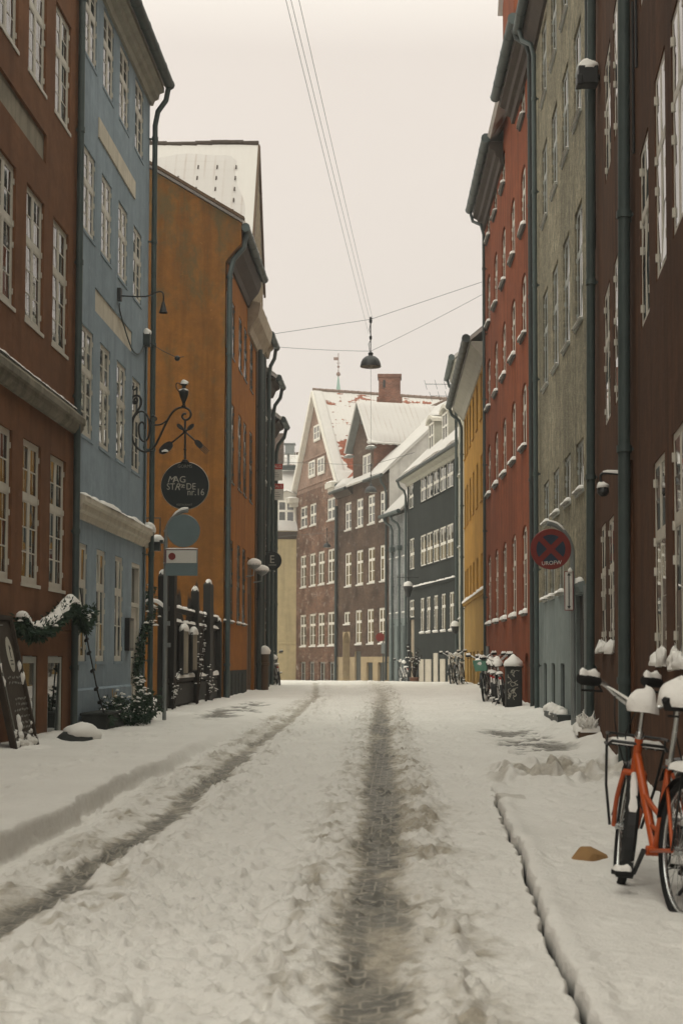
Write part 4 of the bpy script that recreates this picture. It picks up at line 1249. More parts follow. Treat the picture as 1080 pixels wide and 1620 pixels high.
# ------------------------------------------------------------------ brown brick house with the gabled wall dormer
FB2 = Fac(-0.639, 72.087, -0.375, 1, 'right')
h = house_at('brown_brick_house', 'dark brown brick house with gabled wall dormer and buff plaster strip along its foot', FB2, 4.2)
ST_B = dict(nc=1, up=1, lo=2, tr=0.66, t=0.085, mull=0.08, bar=0.04, sash=.03, hinge=False)
wins = []
for c in (6.60, 4.62, 2.73, .85):
    wins += [(c, 8.18, 1.08, 1.55, 'glass'), (c, 5.06, 1.10, 1.88, 'glass_warm')]
wins.append((6.78, 2.98, 1.05, .70, 'glass'))
for c in (4.80, 2.88, 1.05): wins.append((c, 1.86, 1.06, 1.85, 'glass_warm'))
holes = [hole(c, w, z, z + q, depth=.2) for c, z, w, q, g in wins] + [hole(6.87, 1.25, -.6, 2.58, .6, .9), hole(4.9, 1.0, -.7, 1.5, 0, .2), hole(3.0, 1.0, -.6, .9, 0, .2), hole(1.18, 1.05, -.6, .9, 0, .2)]
mb = MB()
wall_front(mb, FB2, 0.0, 8.49, -0.9, 10.35, holes, 0, [(1.2, 1)])
body(mb, FB2, 0.0, 8.49, -0.9, 10.35, 9, end0=False)
mb.build('wall', [M['brick_brown'], M['fp_plaster']], h)
for k, (c, z, w, q, g) in enumerate(wins):
    window(h, FB2, c, z, w, q, ST_B if q > 1 else dict(ST_B, tr=0), .05, g, 'frame_bright', 'frame_bright', snow=.05, seed=k, snow_w=.1)
mb = MB(); mb.box(FB2.P(4.9, .4, -.12), (1.0, .05, 2.2), FB2.ax); mb.box(FB2.P(4.9, .5, -.09), (.6, .02, 1.2), FB2.ax); mb.build('door', M['frame_dark'], h)
for c in (3.0, 1.18):
    mb = MB(); mb.box(FB2.P(c, .15, -.14), (1.0, .04, 1.5), FB2.ax); mb.box(FB2.P(c, .15, -.11), (.06, .03, 1.5), FB2.ax); mb.build('cellar_hatch', M['frame_dark'], h)
mb = MB(); mb.box(FB2.P(6.87, .9, -.7), (1.25, .05, 3.4), FB2.ax); mb.build('porch_door', M['wood_dark'], h)
mb = MB(); mb.poly([FB2.P(-.02, -.9, 0), FB2.P(-.02, 10.78, 0), FB2.P(-.02, 14.93, -4.5), FB2.P(-.02, 10.78, -9), FB2.P(-.02, -.9, -9)])
mb.build('side_wall', M['white_wall'], h)
RZ2 = 14.95
mb = MB()
a, b, c, d = FB2.P(-.12, 10.45, .38), FB2.P(8.5, 10.45, .38), FB2.P(8.5, RZ2, -4.5), FB2.P(-.12, RZ2, -4.5)
sheet(mb, a, b, c, d, 4, 4, .1); e1, f1 = FB2.P(-.12, 10.45, -9.4), FB2.P(8.5, 10.45, -9.4); sheet(mb, f1, e1, d, c, 4, 4, .1)
ro = mb.build('roof', M['tile_slid'], h)
sb = MB(); up = Vector((0, 0, .1))
a2, d2 = FB2.P(2.6, 10.45, .38), FB2.P(2.6, RZ2, -4.5)
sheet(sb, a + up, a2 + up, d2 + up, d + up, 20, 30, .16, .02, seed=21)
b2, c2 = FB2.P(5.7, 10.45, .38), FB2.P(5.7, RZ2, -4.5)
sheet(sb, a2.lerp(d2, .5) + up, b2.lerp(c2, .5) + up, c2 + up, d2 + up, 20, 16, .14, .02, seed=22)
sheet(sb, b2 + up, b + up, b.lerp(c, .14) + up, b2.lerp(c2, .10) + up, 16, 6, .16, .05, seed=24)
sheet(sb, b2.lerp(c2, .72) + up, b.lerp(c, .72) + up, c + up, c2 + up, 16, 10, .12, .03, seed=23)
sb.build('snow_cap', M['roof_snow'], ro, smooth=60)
mb = MB()
for i in range(22):
    p = FB2.P(-.1 + i * .4, RZ2 + .17, -4.5); mb.tube([p, p + FB2.U * .38], [.12, .10], 8)
mb.build('ridge_tile', M['brick_orange'], ro, smooth=50)
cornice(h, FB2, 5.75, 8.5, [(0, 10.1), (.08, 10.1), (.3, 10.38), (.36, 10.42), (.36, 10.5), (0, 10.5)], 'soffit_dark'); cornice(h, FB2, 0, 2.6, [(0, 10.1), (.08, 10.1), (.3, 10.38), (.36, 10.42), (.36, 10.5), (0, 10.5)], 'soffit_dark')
gutter(h, FB2, -.1, 2.6, 10.42, .46, .085, mat='dark_zinc'); gutter(h, FB2, 5.75, 8.5, 10.42, .46, .085, mat='dark_zinc')
downpipe(h, FB2, .12, 0, 9.5, .12, .065, 'dark_zinc', top=(.1, 10.4, .46)); downpipe(h, FB2, 8.38, -.2, 9.7, .12, .085, 'dark_zinc')
# wall dormer
s0, s1, sc, ze, za = 2.35, 5.75, 4.05, 12.55, 14.75
mb = MB()
wall_front(mb, FB2, s0, s1, 10.35, ze, [hole(3.52, 1.35, 10.85, 12.0, 0, .2)])
mb.poly([FB2.P(s0, ze), FB2.P(s1, ze), FB2.P(sc, za)], [(s0, ze), (s1, ze), (sc, za)])
mb.poly([FB2.P(s0, 10.35), FB2.P(s0, ze), FB2.P(s0, ze, -4.5), FB2.P(s0, 10.35, -4.5)], [(0, 10.3), (0, ze), (4.5, ze), (4.5, 10.3)], 1)
mb.poly([FB2.P(s1, 10.35), FB2.P(s1, ze), FB2.P(s1, ze, -4.5), FB2.P(s1, 10.35, -4.5)], [(0, 10.3), (0, ze), (4.5, ze), (4.5, 10.3)], 1)
dm = mb.build('wall_dormer', [M['brick_brown'], M['brick_orange']], h)
window(h, FB2, 3.52, 10.85, 1.33, 1.15, dict(ST_B, tr=0, up=2), .03, 'glass_curtain', 'frame_bright', 'frame_bright')
mb = MB()
for q, bw_ in ((s0 - .3, .10), (s1 + .3, .5)):
    mb.bar(FB2.P(q, ze - .18, .36 - bw_ / 2), FB2.P(sc, za + .10, .36 - bw_ / 2), .12, bw_, FB2.Nn)
mb.build('bargeboard', M['wood_grey'], dm)
mb = MB(); mb.box(FB2.P(sc, 13.9, .06), (.35, .06, .45), FB2.ax); mb.build('loft_hatch', M['frame_dark'], dm)
mb = MB()
sheet(mb, FB2.P(s0 - .32, ze - .2, .4), FB2.P(s0 - .32, ze - .2, -5), FB2.P(sc, za + .1, -5), FB2.P(sc, za + .1, .4), 4, 4, .09)
sheet(mb, FB2.P(s1 + .32, ze - .2, -5), FB2.P(s1 + .32, ze - .2, .4), FB2.P(sc, za + .1, .4), FB2.P(sc, za + .1, -5), 4, 4, .09)
for i in range(13):
    p = FB2.P(s0 - .34, ze - .16, .35 - i * .4); mb.tube([p, p + Vector((0, 0, .05)) + FB2.U * .22], .09, 7)
dr = mb.build('roof', M['tile'], dm)
mb = MB()
sheet(mb, FB2.P(s0 - .30, ze - .1, .34), FB2.P(s0 - .30, ze - .1, -6.5), FB2.P(sc, za + .16, -6.5), FB2.P(sc, za + .16, .34), 30, 16, .15, .02, seed=31)
sheet(mb, FB2.P(s1 + .30, ze - .1, -5), FB2.P(s1 + .30, ze - .1, .34), FB2.P(sc, za + .16, .34), FB2.P(sc, za + .16, -5), 20, 12, .10, .02, seed=32)
mb.build('snow_cap', M['thin_snow'], dr, smooth=60)
for q in (s0 - .1, s1 + .1):
    mb = MB(); mb.box(FB2.P(q, ze - .40, .2), (.62, .4, .10), FB2.ax); k = mb.build('kneeler', M['wood_grey'], dm)
    mb = MB(); mb.ridge([FB2.P(q - .3, ze - .35, .22), FB2.P(q + .3, ze - .35, .22)], .38, .10, FB2.Nn, seed=int(q)); mb.build('snow_cap', M['snow'], k, smooth=180)
# chimney stack
mb = MB()
cc = at(616, 640, 79.5)
def uvbox(mb, c, w, d, z0, z1):
    x0, x1, y0, y1 = c.x - w / 2, c.x + w / 2, c.y - d / 2, c.y + d / 2
    for (a, b, e, f) in ((x0, y0, x1, y0), (x1, y0, x1, y1), (x1, y1, x0, y1), (x0, y1, x0, y0)):
        L = math.hypot(e - a, f - b); mb.poly([(a, b, z0), (e, f, z0), (e, f, z1), (a, b, z1)], [(0, z0), (L, z0), (L, z1), (0, z1)])
    mb.poly([(x0, y0, z1), (x1, y0, z1), (x1, y1, z1), (x0, y1, z1)], [(0, 0), (1, 0), (1, 1), (0, 1)])
zc = 17.05
uvbox(mb, cc, 1.42, 1.1, 13.5, 15.75); uvbox(mb, cc, 1.22, .95, 15.75, zc - .18); uvbox(mb, cc, 1.34, 1.05, zc - .18, zc)
mb.box((cc.x - .3, cc.y - .485, zc - .55), (.13, .02, .42), mi=1)
ch = mb.build('chimney', [M['brick_orange'], M['black']], h)

# ------------------------------------------------------------------ red brick house, gable to the street
FB1 = Fac(-3.623, 80.046, -0.375, 1, 'right')
h = house_at('red_brick_house', 'red brick house with steep gable to the street and white bargeboards', FB1, 4.1)
wins = [(c, z, w, q, 'glass') for c, z, w, q in ((6.63, 9.05, 1.45, 1.33), (4.72, 9.03, 1.28, 1.33), (1.18, 9.02, 1.5, 1.3))]
for c in (6.70, 4.76, 3.0, 1.18):
    wins += [(c, 5.41, 1.22, 1.97, 'glass'), (c, 1.83, 1.25, 1.94, 'glass')]
bw = [(6.75, 1.2), (4.93, 1.1), (2.85, 1.2), (1.0, 1.15)]
gw = [(4.75, 11.95, 1.25, .96), (2.92, 11.92, 1.3, .97), (3.75, 14.0, 1.25, .93)]
holes = [hole(c, w, z, z + q, depth=.2) for c, z, w, q, g in wins] + [hole(c, w, -.6, .93, depth=.2) for c, w in bw]
mb = MB()
wall_front(mb, FB1, 0.0, 8.19, -0.9, 11.2, holes)
body(mb, FB1, 0.0, 8.19, -0.9, 11.2, 11)
mb.build('wall', M['brick_red'], h)
GA, GS = 16.75, 4.15
mb = MB()
mb.poly([FB1.P(0.0, 11.2), FB1.P(8.19, 11.2), FB1.P(GS, GA)], [(0, 11.2), (8.19, 11.2), (GS, GA)])
for z in (11.5, 13.1): mb.box(FB1.P(GS, z, .03), ((GA - z) * 1.42, .06, .10), FB1.ax)
gb = mb.build('gable', M['brick_pink'], h)
for k, (c, z, w, q, g) in enumerate(wins):
    window(h, FB1, c, z, w, q, ST_B if z < 8 else dict(ST_B, tr=.5, lo=1), .05, g, 'frame_bright', 'frame_bright', snow=.05, seed=k, snow_w=.1)
for k, (c, z, w, q) in enumerate(gw): window(h, FB1, c, z, w, q, dict(ST_B, tr=0, up=2), -.095, 'glass_curtain', 'frame_bright', 'frame_bright')
for c, w in bw:
    window(h, FB1, c, -.5, w, 1.43, dict(nc=1, up=2, tr=0, t=.08, mull=.06, hinge=False, sill=False), .12, 'glass_dark', 'frame_grey', name='basement_window')
mb = MB()
for q, bw_ in ((-.55, .06), (8.74, .42)):
    mb.bar(FB1.P(q, 10.92, .30 - bw_ / 2), FB1.P(GS, GA + .18, .30 - bw_ / 2), .26, bw_, FB1.Nn)
mb.build('bargeboard', M['frame_bright'], gb)
for q in (-.1, 8.3):
    mb = MB(); mb.box(FB1.P(q, 10.85, .3), (1.2, .6, .3), FB1.ax); mb.box(FB1.P(q, 10.6, .22), (1.0, .45, .25), FB1.ax); k = mb.build('kneeler', M['frame'], gb)
    mb = MB(); mb.ridge([FB1.P(q - .6, 11.0, .3), FB1.P(q + .6, 11.0, .3)], .6, .10, FB1.Nn, seed=3); mb.build('snow_cap', M['snow'], k, smooth=180)
mb = MB()
a, b, c, d = FB1.P(-.7, 10.85, .25), FB1.P(-.7, 10.85, -11), FB1.P(GS, GA + .2, -11), FB1.P(GS, GA + .2, .25)
sheet(mb, a, b, c, d, 4, 4, .1)
e1, f1 = FB1.P(8.9, 10.85, .25), FB1.P(8.9, 10.85, -11)
sheet(mb, f1, e1, d, c, 4, 4, .1)
ro = mb.build('roof', M['tile_bare'], h)
sb = MB()        # thick snow along the verge and sliding down at the eave
nrm = (b - a).cross(d - a).normalized(); nrm = nrm if nrm.z > 0 else -nrm
up = nrm * .1
sheet(sb, a + up, a.lerp(b, .055) + up, d.lerp(c, .055) + up, d + up, 6, 40, .14, .035, seed=41)
sheet(sb, a + up, a.lerp(b, .24) + up, (a.lerp(b, .24)).lerp(d.lerp(c, .24), .10) + up, a.lerp(d, .13) + up, 12, 10, .20, .06, seed=42)
sheet(sb, f1 + up, e1 + up, d + up, c + up, 8, 8, .12, .02, seed=43)
sb.build('snow_cap', M['roof_snow'], ro, smooth=60)
mb = MB()
for i in range(28):
    p = FB1.P(GS, GA + .33, .2 - i * .4); mb.tube([p, p - FB1.Nn * .38], [.13, .11], 8)
mb.build('ridge_tile', M['brick_orange'], ro, smooth=50)
gutter(h, FB1, -.75, -.7, 10.8, .3, .1)

# ------------------------------------------------------------------ pale yellow house closing the view, roof behind it, spire
FE = Fac(-6.35, 87.75, -1, -0.06, 'right')
h = house_at('pale_yellow_house', 'pale yellow house end with snowy mansard roof and one white dormer, facing down the street', FE, 2)
mb = MB()
wall_front(mb, FE, -0.3, 9.0, -0.9, 8.95, [])
body(mb, FE, -0.3, 9.0, -0.9, 8.95, 9)
mb.build('wall', M['far_yellow'], h)
cornice(h, FE, -.3, 9, [(0, 8.5), (.05, 8.5), (.18, 8.8), (.24, 8.95), (0, 8.96)], 'soffit_dark')
cornice(h, FE, -.3, 9, [(0, 2.0), (.03, 2.0), (.03, 2.08), (0, 2.1)], 'far_yellow', 'string_course')
mb = MB()
sheet(mb, FE.P(-.4, 8.97, .3), FE.P(9, 8.97, .3), FE.P(9, 10.1, -.5), FE.P(-.4, 10.1, -.5), 20, 6, .18, .02, seed=50)
sheet(mb, FE.P(-.4, 10.1, -.5), FE.P(9, 10.1, -.5), FE.P(9, 13.2, -2.8), FE.P(-.4, 13.2, -2.8), 20, 16, .14, .03, seed=51)
sheet(mb, FE.P(-.4, 13.2, -2.8), FE.P(9, 13.2, -2.8), FE.P(9, 13.5, -6), FE.P(-.4, 13.5, -6), 6, 4, .14, .02, seed=52)
mb.build('roof', M['roof_snow'], h, smooth=60)
plate(h, FE, -.2, 1.2, 13.15, 13.38, -2.6, .6, 'dark_zinc', 'roof_cap')
s = .78
mb = MB(); mb.box(FE.P(s, 10.2, -.65), (1.35, 1.2, 2.0), FE.ax)
mb.poly([FE.P(s - .75, 11.2, 0), FE.P(s + .75, 11.2, 0), FE.P(s, 11.5, 0)])
dmr = mb.build('dormer', M['frame_bright'], h)
mb = MB(); mb.ridge([FE.P(s - .75, 11.22, -.5), FE.P(s, 11.5, -.5), FE.P(s + .75, 11.22, -.5)], 1.5, .16, FE.Nn, seed=4); mb.build('snow_cap', M['roof_snow'], dmr, smooth=180)
window(h, FE, s, 9.35, 1.1, 1.55, dict(ST_B, tr=.58, lo=1), -.02, 'glass', 'frame_bright', 'frame_bright')
FE2 = Fac(-5.6, 95.5, -1, -0.02, 'right')
h = house_at('background_house', 'snow covered tiled roof with chimneys and a grey vent, far behind the pale yellow house', FE2, 3)
mb = MB(); wall_front(mb, FE2, -1, 9, -1, 13.4, []); body(mb, FE2, -1, 9, -1, 13.4, 9); gable_ends(mb, FE2, -1, 9, 13.4, 9, 16.3); mb.build('wall', M['far_yellow'], h)
mb = MB(); sheet(mb, FE2.P(-1, 13.3, .3), FE2.P(9, 13.3, .3), FE2.P(9, 15.45, -4.5), FE2.P(-1, 15.45, -4.5), 4, 4, .1); ro = mb.build('roof', M['tile_far'], h)
mb = MB()
for i in range(26):
    p = FE2.P(-1 + i * .4, 15.6, -4.5); mb.tube([p, p + FE2.U * .36], .12, 7)
mb.build('ridge_tile', M['wood_brown'], ro)
mb = MB(); c = at(437, 715, 98); uvbox(mb, c, 1.0, .9, 12.5, at(437, 687, 98).z); mb.build('chimney', M['brick_brown'], h)
mb = MB(); c = at(458.5, 715, 97); zt = at(458, 704, 97).z; mb.box((c.x, c.y, zt - .3), (.62, .6, .65)); mb.box((c.x, c.y, zt + .05), (.78, .75, .07)); mb.tube([(c.x - .1, c.y, zt - 2.2), (c.x - .1, c.y, zt - .5)], .09, 8); mb.build('roof_vent', M['grey_metal'], h)

p = at(535, 628, 190); q = at(535, 560, 190)
t = thing('church_spire', 'slim green copper church spire with ball and weather vane, far behind the ridge', 'spire', (p.x, 190, 0))
mb = MB(); mb.lathe([(2.2, 0), (2.0, 30), (.55, p.z - 3), (.42, p.z), (.05, p.z + 2.9)], (p.x, 190, 0), 8); mb.build('spire', M['copper'], t)
mb = MB(); mb.lathe([(.02, -.3), (.26, -.1), (.3, .05), (.2, .25), (.05, .4)], (p.x, 190, p.z + 3.05), 12); mb.lathe([(.05, 0), (.05, q.z - p.z - 2.9)], (p.x, 190, p.z + 3), 6)
mb.blob((p.x, 190, p.z + 4.1), .18, .18, .16, full=True, lump=0); mb.box((p.x - .3, 190, p.z + 5.2), (.7, .05, .4)); mb.box((p.x, 190, p.z + 4.6), (.5, .05, .06))
mb.build('weather_vane', M['rust'], t)
# ------------------------------------------------------------------ the snow covered street
def lerpY(pts):
    xs, ys = zip(*pts)
    return lambda Y: np.interp(Y, xs, ys)
z_street = lerpY([(-40, -.40), (3, -.28), (4.7, -.235), (7, -.205), (12, -.16), (20, -.09), (30, 0.0), (40, .10), (48, .19), (54, .18), (62, .05), (72, -.05), (85, -.19), (120, -.3)])
z_left = lerpY([(-40, -.2), (5, -.04), (8, -.01), (14, .01), (20, .0), (26, .06), (35, .07), (43, .15), (50, .22), (54, .18), (62, .05), (72, -.05), (85, -.19), (120, -.3)])
z_right = lerpY([(-40, -.35), (4.7, -.21), (7, -.175), (12, -.125), (15, -.12), (18, -.10), (23, -.07), (28, .0), (41, .15), (48, .22), (54, .18), (62, .05), (72, -.05), (85, -.19), (120, -.3)])
x_rut_l = lerpY([(-40, -1.9), (4, -1.86), (6.5, -1.83), (10.3, -1.76), (18.5, -1.90), (25, -1.97), (36.8, -2.2), (50, -3.0), (60, -4.6), (90, -9)])
x_rut_r = lerpY([(-40, -.1), (4, -.12), (10, -.14), (23.7, -.36), (37, -.5), (50, -.9), (60, -2.1), (90, -6)])
x_kerb = lerpY([(-40, .5), (3.5, .60), (4.7, .63), (6.1, .645), (10.3, .755), (12.3, .81), (60, 1.0)])
_perm = np.random.RandomState(11).permutation(4096).astype(np.int64)
_val = np.random.RandomState(12).rand(4096)
def vnoise(x, y, seed=0):
    xi, yi = np.floor(x).astype(np.int64), np.floor(y).astype(np.int64)
    fx, fy = x - xi, y - yi
    fx, fy = fx * fx * (3 - 2 * fx), fy * fy * (3 - 2 * fy)
    def hsh(a, b): return _val[_perm[(a + _perm[(b + seed * 131) & 4095]) & 4095]]
    return (hsh(xi, yi) * (1 - fx) + hsh(xi + 1, yi) * fx) * (1 - fy) + (hsh(xi, yi + 1) * (1 - fx) + hsh(xi + 1, yi + 1) * fx) * fy
def fbm(x, y, oct=4, seed=0, gain=.5):
    t, a, n = 0, 1, 0
    for i in range(oct):
        t = t + a * vnoise(x * 2 ** i + 17.3 * i, y * 2 ** i - 9.1 * i, seed + i); n += a; a *= gain
    return t / n
def sstep(a, b, x):
    t = np.clip((x - a) / (b - a), 0, 1)
    return t * t * (3 - 2 * t)

def gz(X, Y):
    """plain height of the snow at a place, for standing things on"""
    if X < -2.28: return float(z_left(Y))
    if X > float(x_kerb(Y)): return float(z_right(Y))
    return float(z_street(Y))

ys = [3.2]
while ys[-1] < 96: ys.append(ys[-1] * 1.00265)
ys = np.array([-60, -30, -15, -8, -4, -1, 1, 2, 2.6] + ys + [100, 108, 120, 150, 250, 500, 900])
xs = np.concatenate([[-700, -300, -100, -40, -20, -12, -8, -6], np.arange(-5.2, -2.55, .0185), np.arange(-2.55, -2.15, .009), np.arange(-2.15, .54, .0185), np.arange(.54, .90, .0048), np.arange(.905, 3.3, .0185), [3.6, 4.5, 6, 10, 20, 50, 150, 700]])
X, Y = np.meshgrid(xs, ys)
near = sstep(.02, .06, 40 / np.maximum(Y, 1) / 100)
wob = (fbm(Y * .9, X * 0, 4, 1) - .5) + .5 * (fbm(Y * 4.5, X * 0, 3, 19) - .5)
xb = -2.37 + wob * .16
soft = np.interp(Y, [0, 12, 18, 30, 50], [.03, .035, .16, .5, .8])
left = 1 - sstep(xb - soft, xb + soft * .3, X)
right_on = sstep(13.2, 11.8, Y)
xk = x_kerb(Y) + (fbm(Y * 2.4, X * 0, 3, 5) - .5) * .05 + (fbm(Y * 8, X * 0, 3, 6) - .5) * .055
soft_r = np.interp(Y, [0, 11.5, 13, 20, 50], [.03, .03, .7, .9, .9])
right = sstep(xk - soft_r * .3, xk + soft_r, X)
Z = z_street(Y) * (1 - left) * (1 - right) + z_left(Y) * left + z_right(Y) * right
# snow drifts up against the walls
Z += .10 * sstep(-3.95, -4.6, X) * (Y > 2) * (Y < 50) * fbm(X * 2, Y * .8, 3, 40) + (.13 + .16 * sstep(17, 18.5, Y) * sstep(25, 23.5, Y)) * sstep(2.0, 2.75, X) * (Y > 2) * (Y < 58) * fbm(X * 2, Y * .9, 3, 41)
big = fbm(X * .8, Y * .8, 4, 2) - .5
mid = fbm(X * 3.2, Y * 2.6, 4, 8) - .5
fine = fbm(X * 13, Y * 11, 3, 14) - .5
street = (1 - left) * (1 - right)
calm = 1 - .72 * sstep(.26, .40, X + (fbm(X * 3, Y * 2, 2, 75) - .5) * .25)          # less trodden strip along the kerb
gran = fbm(X * 26, Y * 21, 2, 17) - .5
Z += big * .07 + mid * (.038 + .008 * street + .014 * street * calm) + fine * (.006 + .026 * street * calm) + gran * (.002 + .013 * street * calm) * (Y < 40)
# ruts
dl, dr = X - x_rut_l(Y), X - x_rut_r(Y)
wl = .118 + (fbm(Y * 1.7, X * 0, 3, 21) - .5) * .09; wr = .165 + (fbm(Y * 1.3, X * 0, 3, 22) - .5) * .08
ed = (fbm(X * 6, Y * 4, 3, 23) - .5) * .13 + (fbm(X * 24, Y * 18, 2, 24) - .5) * .07
cl = 1 - sstep(wl * .35, wl * 1.45, np.abs(dl) + ed); cr = 1 - sstep(wr * .3, wr * 1.55, np.abs(dr + .0) + ed)
fade_r = np.interp(Y, [3, 25, 34, 50], [1, 1, .55, .35]); fade_l = np.interp(Y, [3, 14, 22, 50], [1, .95, .6, .45])
Z -= (.026 * cl + .020 * cr) + (cl + cr) * (mid * .04)
# churned snow thrown up beside the ruts
sh = np.exp(-((np.abs(dl) - .30) / .13) ** 2) + np.exp(-((np.abs(dr) - .34) / .18) ** 2) * (1 + .4 * (dr > 0))
sh = np.clip(sh, 0, 1.5) * (1 - .8 * left) * (1 - right) * (.3 + .7 * calm)
lump = np.maximum(fbm(X * 17, Y * 14, 3, 31) - .46, 0) * 2
Z += sh * (lump * .055 + .010)
# cross ruts where carts turn into the yard on the right
xr = sstep(.7, 1.05, X) * sstep(2.9, 2.4, X) * np.exp(-((Y - 14.2 - .4 * (X - 1.5)) / 1.0) ** 2)
Z += xr * (np.maximum(fbm(X * 6, Y * 4.5, 3, 33, .4) - .40, 0) * .52 - .01)
clod = np.maximum(fbm(X * 23, Y * 19, 2, 71) - .56, 0) * sstep(.42, .6, fbm(X * 1.6, Y * 1.2, 3, 72)) * street * (Y < 45)
Z += clod * .14 * calm
# bank face roughness
Z -= .03 * np.exp(-((X - xb) / .1) ** 2) * np.maximum(fbm(X * 9, Y * 7, 2, 35) - .4, 0) * (Y < 20)
# groove along the kerb
gw_ = .006 + .011 * fbm(Y * 3.1, X * 0, 3, 36)
gap = np.exp(-((X - xk) / gw_) ** 2) * right_on * sstep(.30, .46, fbm(Y * 1.6, X * 0 + 4, 3, 37) + np.interp(Y, [4, 8, 12.5], [.22, .22, .05]))
Z -= .17 * gap
Z += .022 * np.exp(-((X - xk - .07) / .06) ** 2) * right_on
# foot prints and scuffs
rs = np.random.RandomState(5)
def dent(px, py, ang, L, W, dep):
    i0, i1 = np.searchsorted(ys, [py - .4, py + .4]); j0, j1 = np.searchsorted(xs, [px - .4, px + .4])
    if i1 <= i0 or j1 <= j0: return
    xx, yy = X[i0:i1, j0:j1] - px, Y[i0:i1, j0:j1] - py
    a, b = xx * math.cos(ang) + yy * math.sin(ang), -xx * math.sin(ang) + yy * math.cos(ang)
    r = np.sqrt((a / L) ** 2 + (b / W) ** 2)
    Z[i0:i1, j0:j1] += -dep * np.exp(-r ** 4) + dep * .45 * np.exp(-((r - 1.35) / .3) ** 2) * (vnoise(xx * 25 + px * 9, yy * 25, 3) * 1.2)
for k in range(2300):
    py = 4.2 * (45 / 4.2) ** rs.rand()
    px = rs.choice([-1.0, -.55, .40, -.9, -.75, 1.4], p=[.34, .12, .06, .17, .16, .15]) + rs.randn() * .33
    if abs(px - float(x_kerb(py))) < .09 or px > 2.3: continue
    dent(px, py, PI / 2 + rs.randn() * .9, .045 + .07 * rs.rand() ** 2, .028 + .03 * rs.rand() ** 2, .006 + .021 * rs.rand() ** 1.5 if px < .7 else .006 + .008 * rs.rand())
def boot(px, py, ang, dep):
    i0, i1 = np.searchsorted(ys, [py - .4, py + .4]); j0, j1 = np.searchsorted(xs, [px - .4, px + .4])
    xx, yy = X[i0:i1, j0:j1] - px, Y[i0:i1, j0:j1] - py
    a, b_ = xx * math.cos(ang) + yy * math.sin(ang), -xx * math.sin(ang) + yy * math.cos(ang)
    sole = np.minimum(((a - .05) / .095) ** 2 + (b_ / .050) ** 2, ((a + .085) / .055) ** 2 + (b_ / .040) ** 2)
    Z[i0:i1, j0:j1] += -dep * np.exp(-sole ** 3) + dep * .35 * np.exp(-((sole - 1.7) / .5) ** 2) * vnoise(xx * 30 + py, yy * 30, 4)
for x0, sl, y0, n_, d_ in ((-1.15, .03, 4.6, 22, .030), (-.75, -.02, 5.2, 20, .026), (1.35, .0, 5.0, 16, .020), (-3.1, .0, 7.5, 22, .026), (.42, .01, 6.5, 14, .018)):
    for k in range(n_):
        py = y0 + k * .66 + rs.randn() * .06
        px = x0 + sl * k + (.10 if k % 2 else -.10) + rs.randn() * .03
        if abs(px - float(x_kerb(py))) > .12: boot(px, py, PI / 2 + rs.randn() * .12 - (.15 if k % 2 else -.15), d_ * (.7 + .5 * rs.rand()))
for k in range(90):      # a trodden line along each pavement
    py = 5 + k * .42
    dent(-3.3 + rs.randn() * .18 + (.09 if k % 2 else -.09), py + rs.randn() * .1, PI / 2 + rs.randn() * .2, .14, .06, .02 + .02 * rs.rand())
    if py > 12: dent(1.75 + rs.randn() * .25, py, PI / 2 + rs.randn() * .4, .14, .06, .03)
for k in range(46):      # scuffed pits in a line left of the middle rut
    dent(-.47 - .02 * k / 10 + rs.randn() * .03, 4.4 + k * .16 + rs.rand() * .1, PI / 2 + rs.randn() * .3, .05 + .05 * rs.rand(), .022 + .015 * rs.rand(), .02 + .025 * rs.rand())
# dirt and bare setts (how dirty each spot is, not how shaded)
n1 = fbm(X * 2.5, Y * 1.6, 4, 51); n2 = fbm(X * 9, Y * 7, 3, 52)
core = np.clip(cl * fade_l * sstep(.22, .55, n1 + .12), 0, 1) + np.clip(cr * fade_r * sstep(.18, .5, n1 + .12), 0, 1)
slush = np.clip(.85 * (cl * (.5 + .5 * fade_l) + cr * fade_r) + sh * (.14 + .55 * sstep(.50, .66, n2) * sstep(.35, .6, n1)) * np.interp(Y, [0, 30, 60], [1, .7, .4]), 0, 1)
slush += .20 * np.exp(-((X - .2) / .35) ** 2) * (Y < 12) * (1 - right) * sstep(.4, .6, n1)
slush = np.maximum(slush, .85 * sstep(.40, .56, n1 * .6 + n2 * .4) * xr)
slush += .50 * np.exp(-((dr - .10) / .34) ** 2) * (.35 + .65 * sstep(.40, .60, n1)) * street * np.interp(Y, [0, 20, 50], [1, .8, .4])
slush += .34 * np.exp(-((dl + .22) / .2) ** 2) * (.35 + .65 * sstep(.38, .6, n1)) * street
slush += .40 * sstep(.60, .68, fbm(X * 16, Y * 11, 3, 73)) * street * np.exp(-(np.minimum(np.abs(dl), np.abs(dr)) / .6) ** 2)
slush += .55 * np.exp(-((X + .48) / .05) ** 2) * sstep(.48, .62, n2) * (Y < 12)
slush = np.maximum(slush, .12 * street * sstep(.45, .65, n1))
slush = np.maximum(slush, .22 * np.exp(-((X - xb) / .12) ** 2) * (Y < 16))
def patch(x0, x1, y0, y1, sx, sy, seed):
    m = sstep(x0 - sx, x0 + sx, X + .5 * (n1 - .5)) * sstep(x1 + sx, x1 - sx, X + .5 * (n1 - .5)) * sstep(y0 - sy, y0 + sy, Y + 3 * (n1 - .5)) * sstep(y1 + sy, y1 - sy, Y + 3 * (n1 - .5))
    return m * sstep(.24, .40, fbm(X * 1.4, Y * 6.5, 4, seed))
bare = np.maximum(patch(-3.6, -2.75, 24, 33, .2, 2, 61), patch(1.2, 2.2, 17.0, 23.0, .2, 1.2, 62))
Z -= .05 * bare
slab = ((X > .80) & (X < 1.02) & (Y > 11.75) & (Y < 12.35)) * 1.0
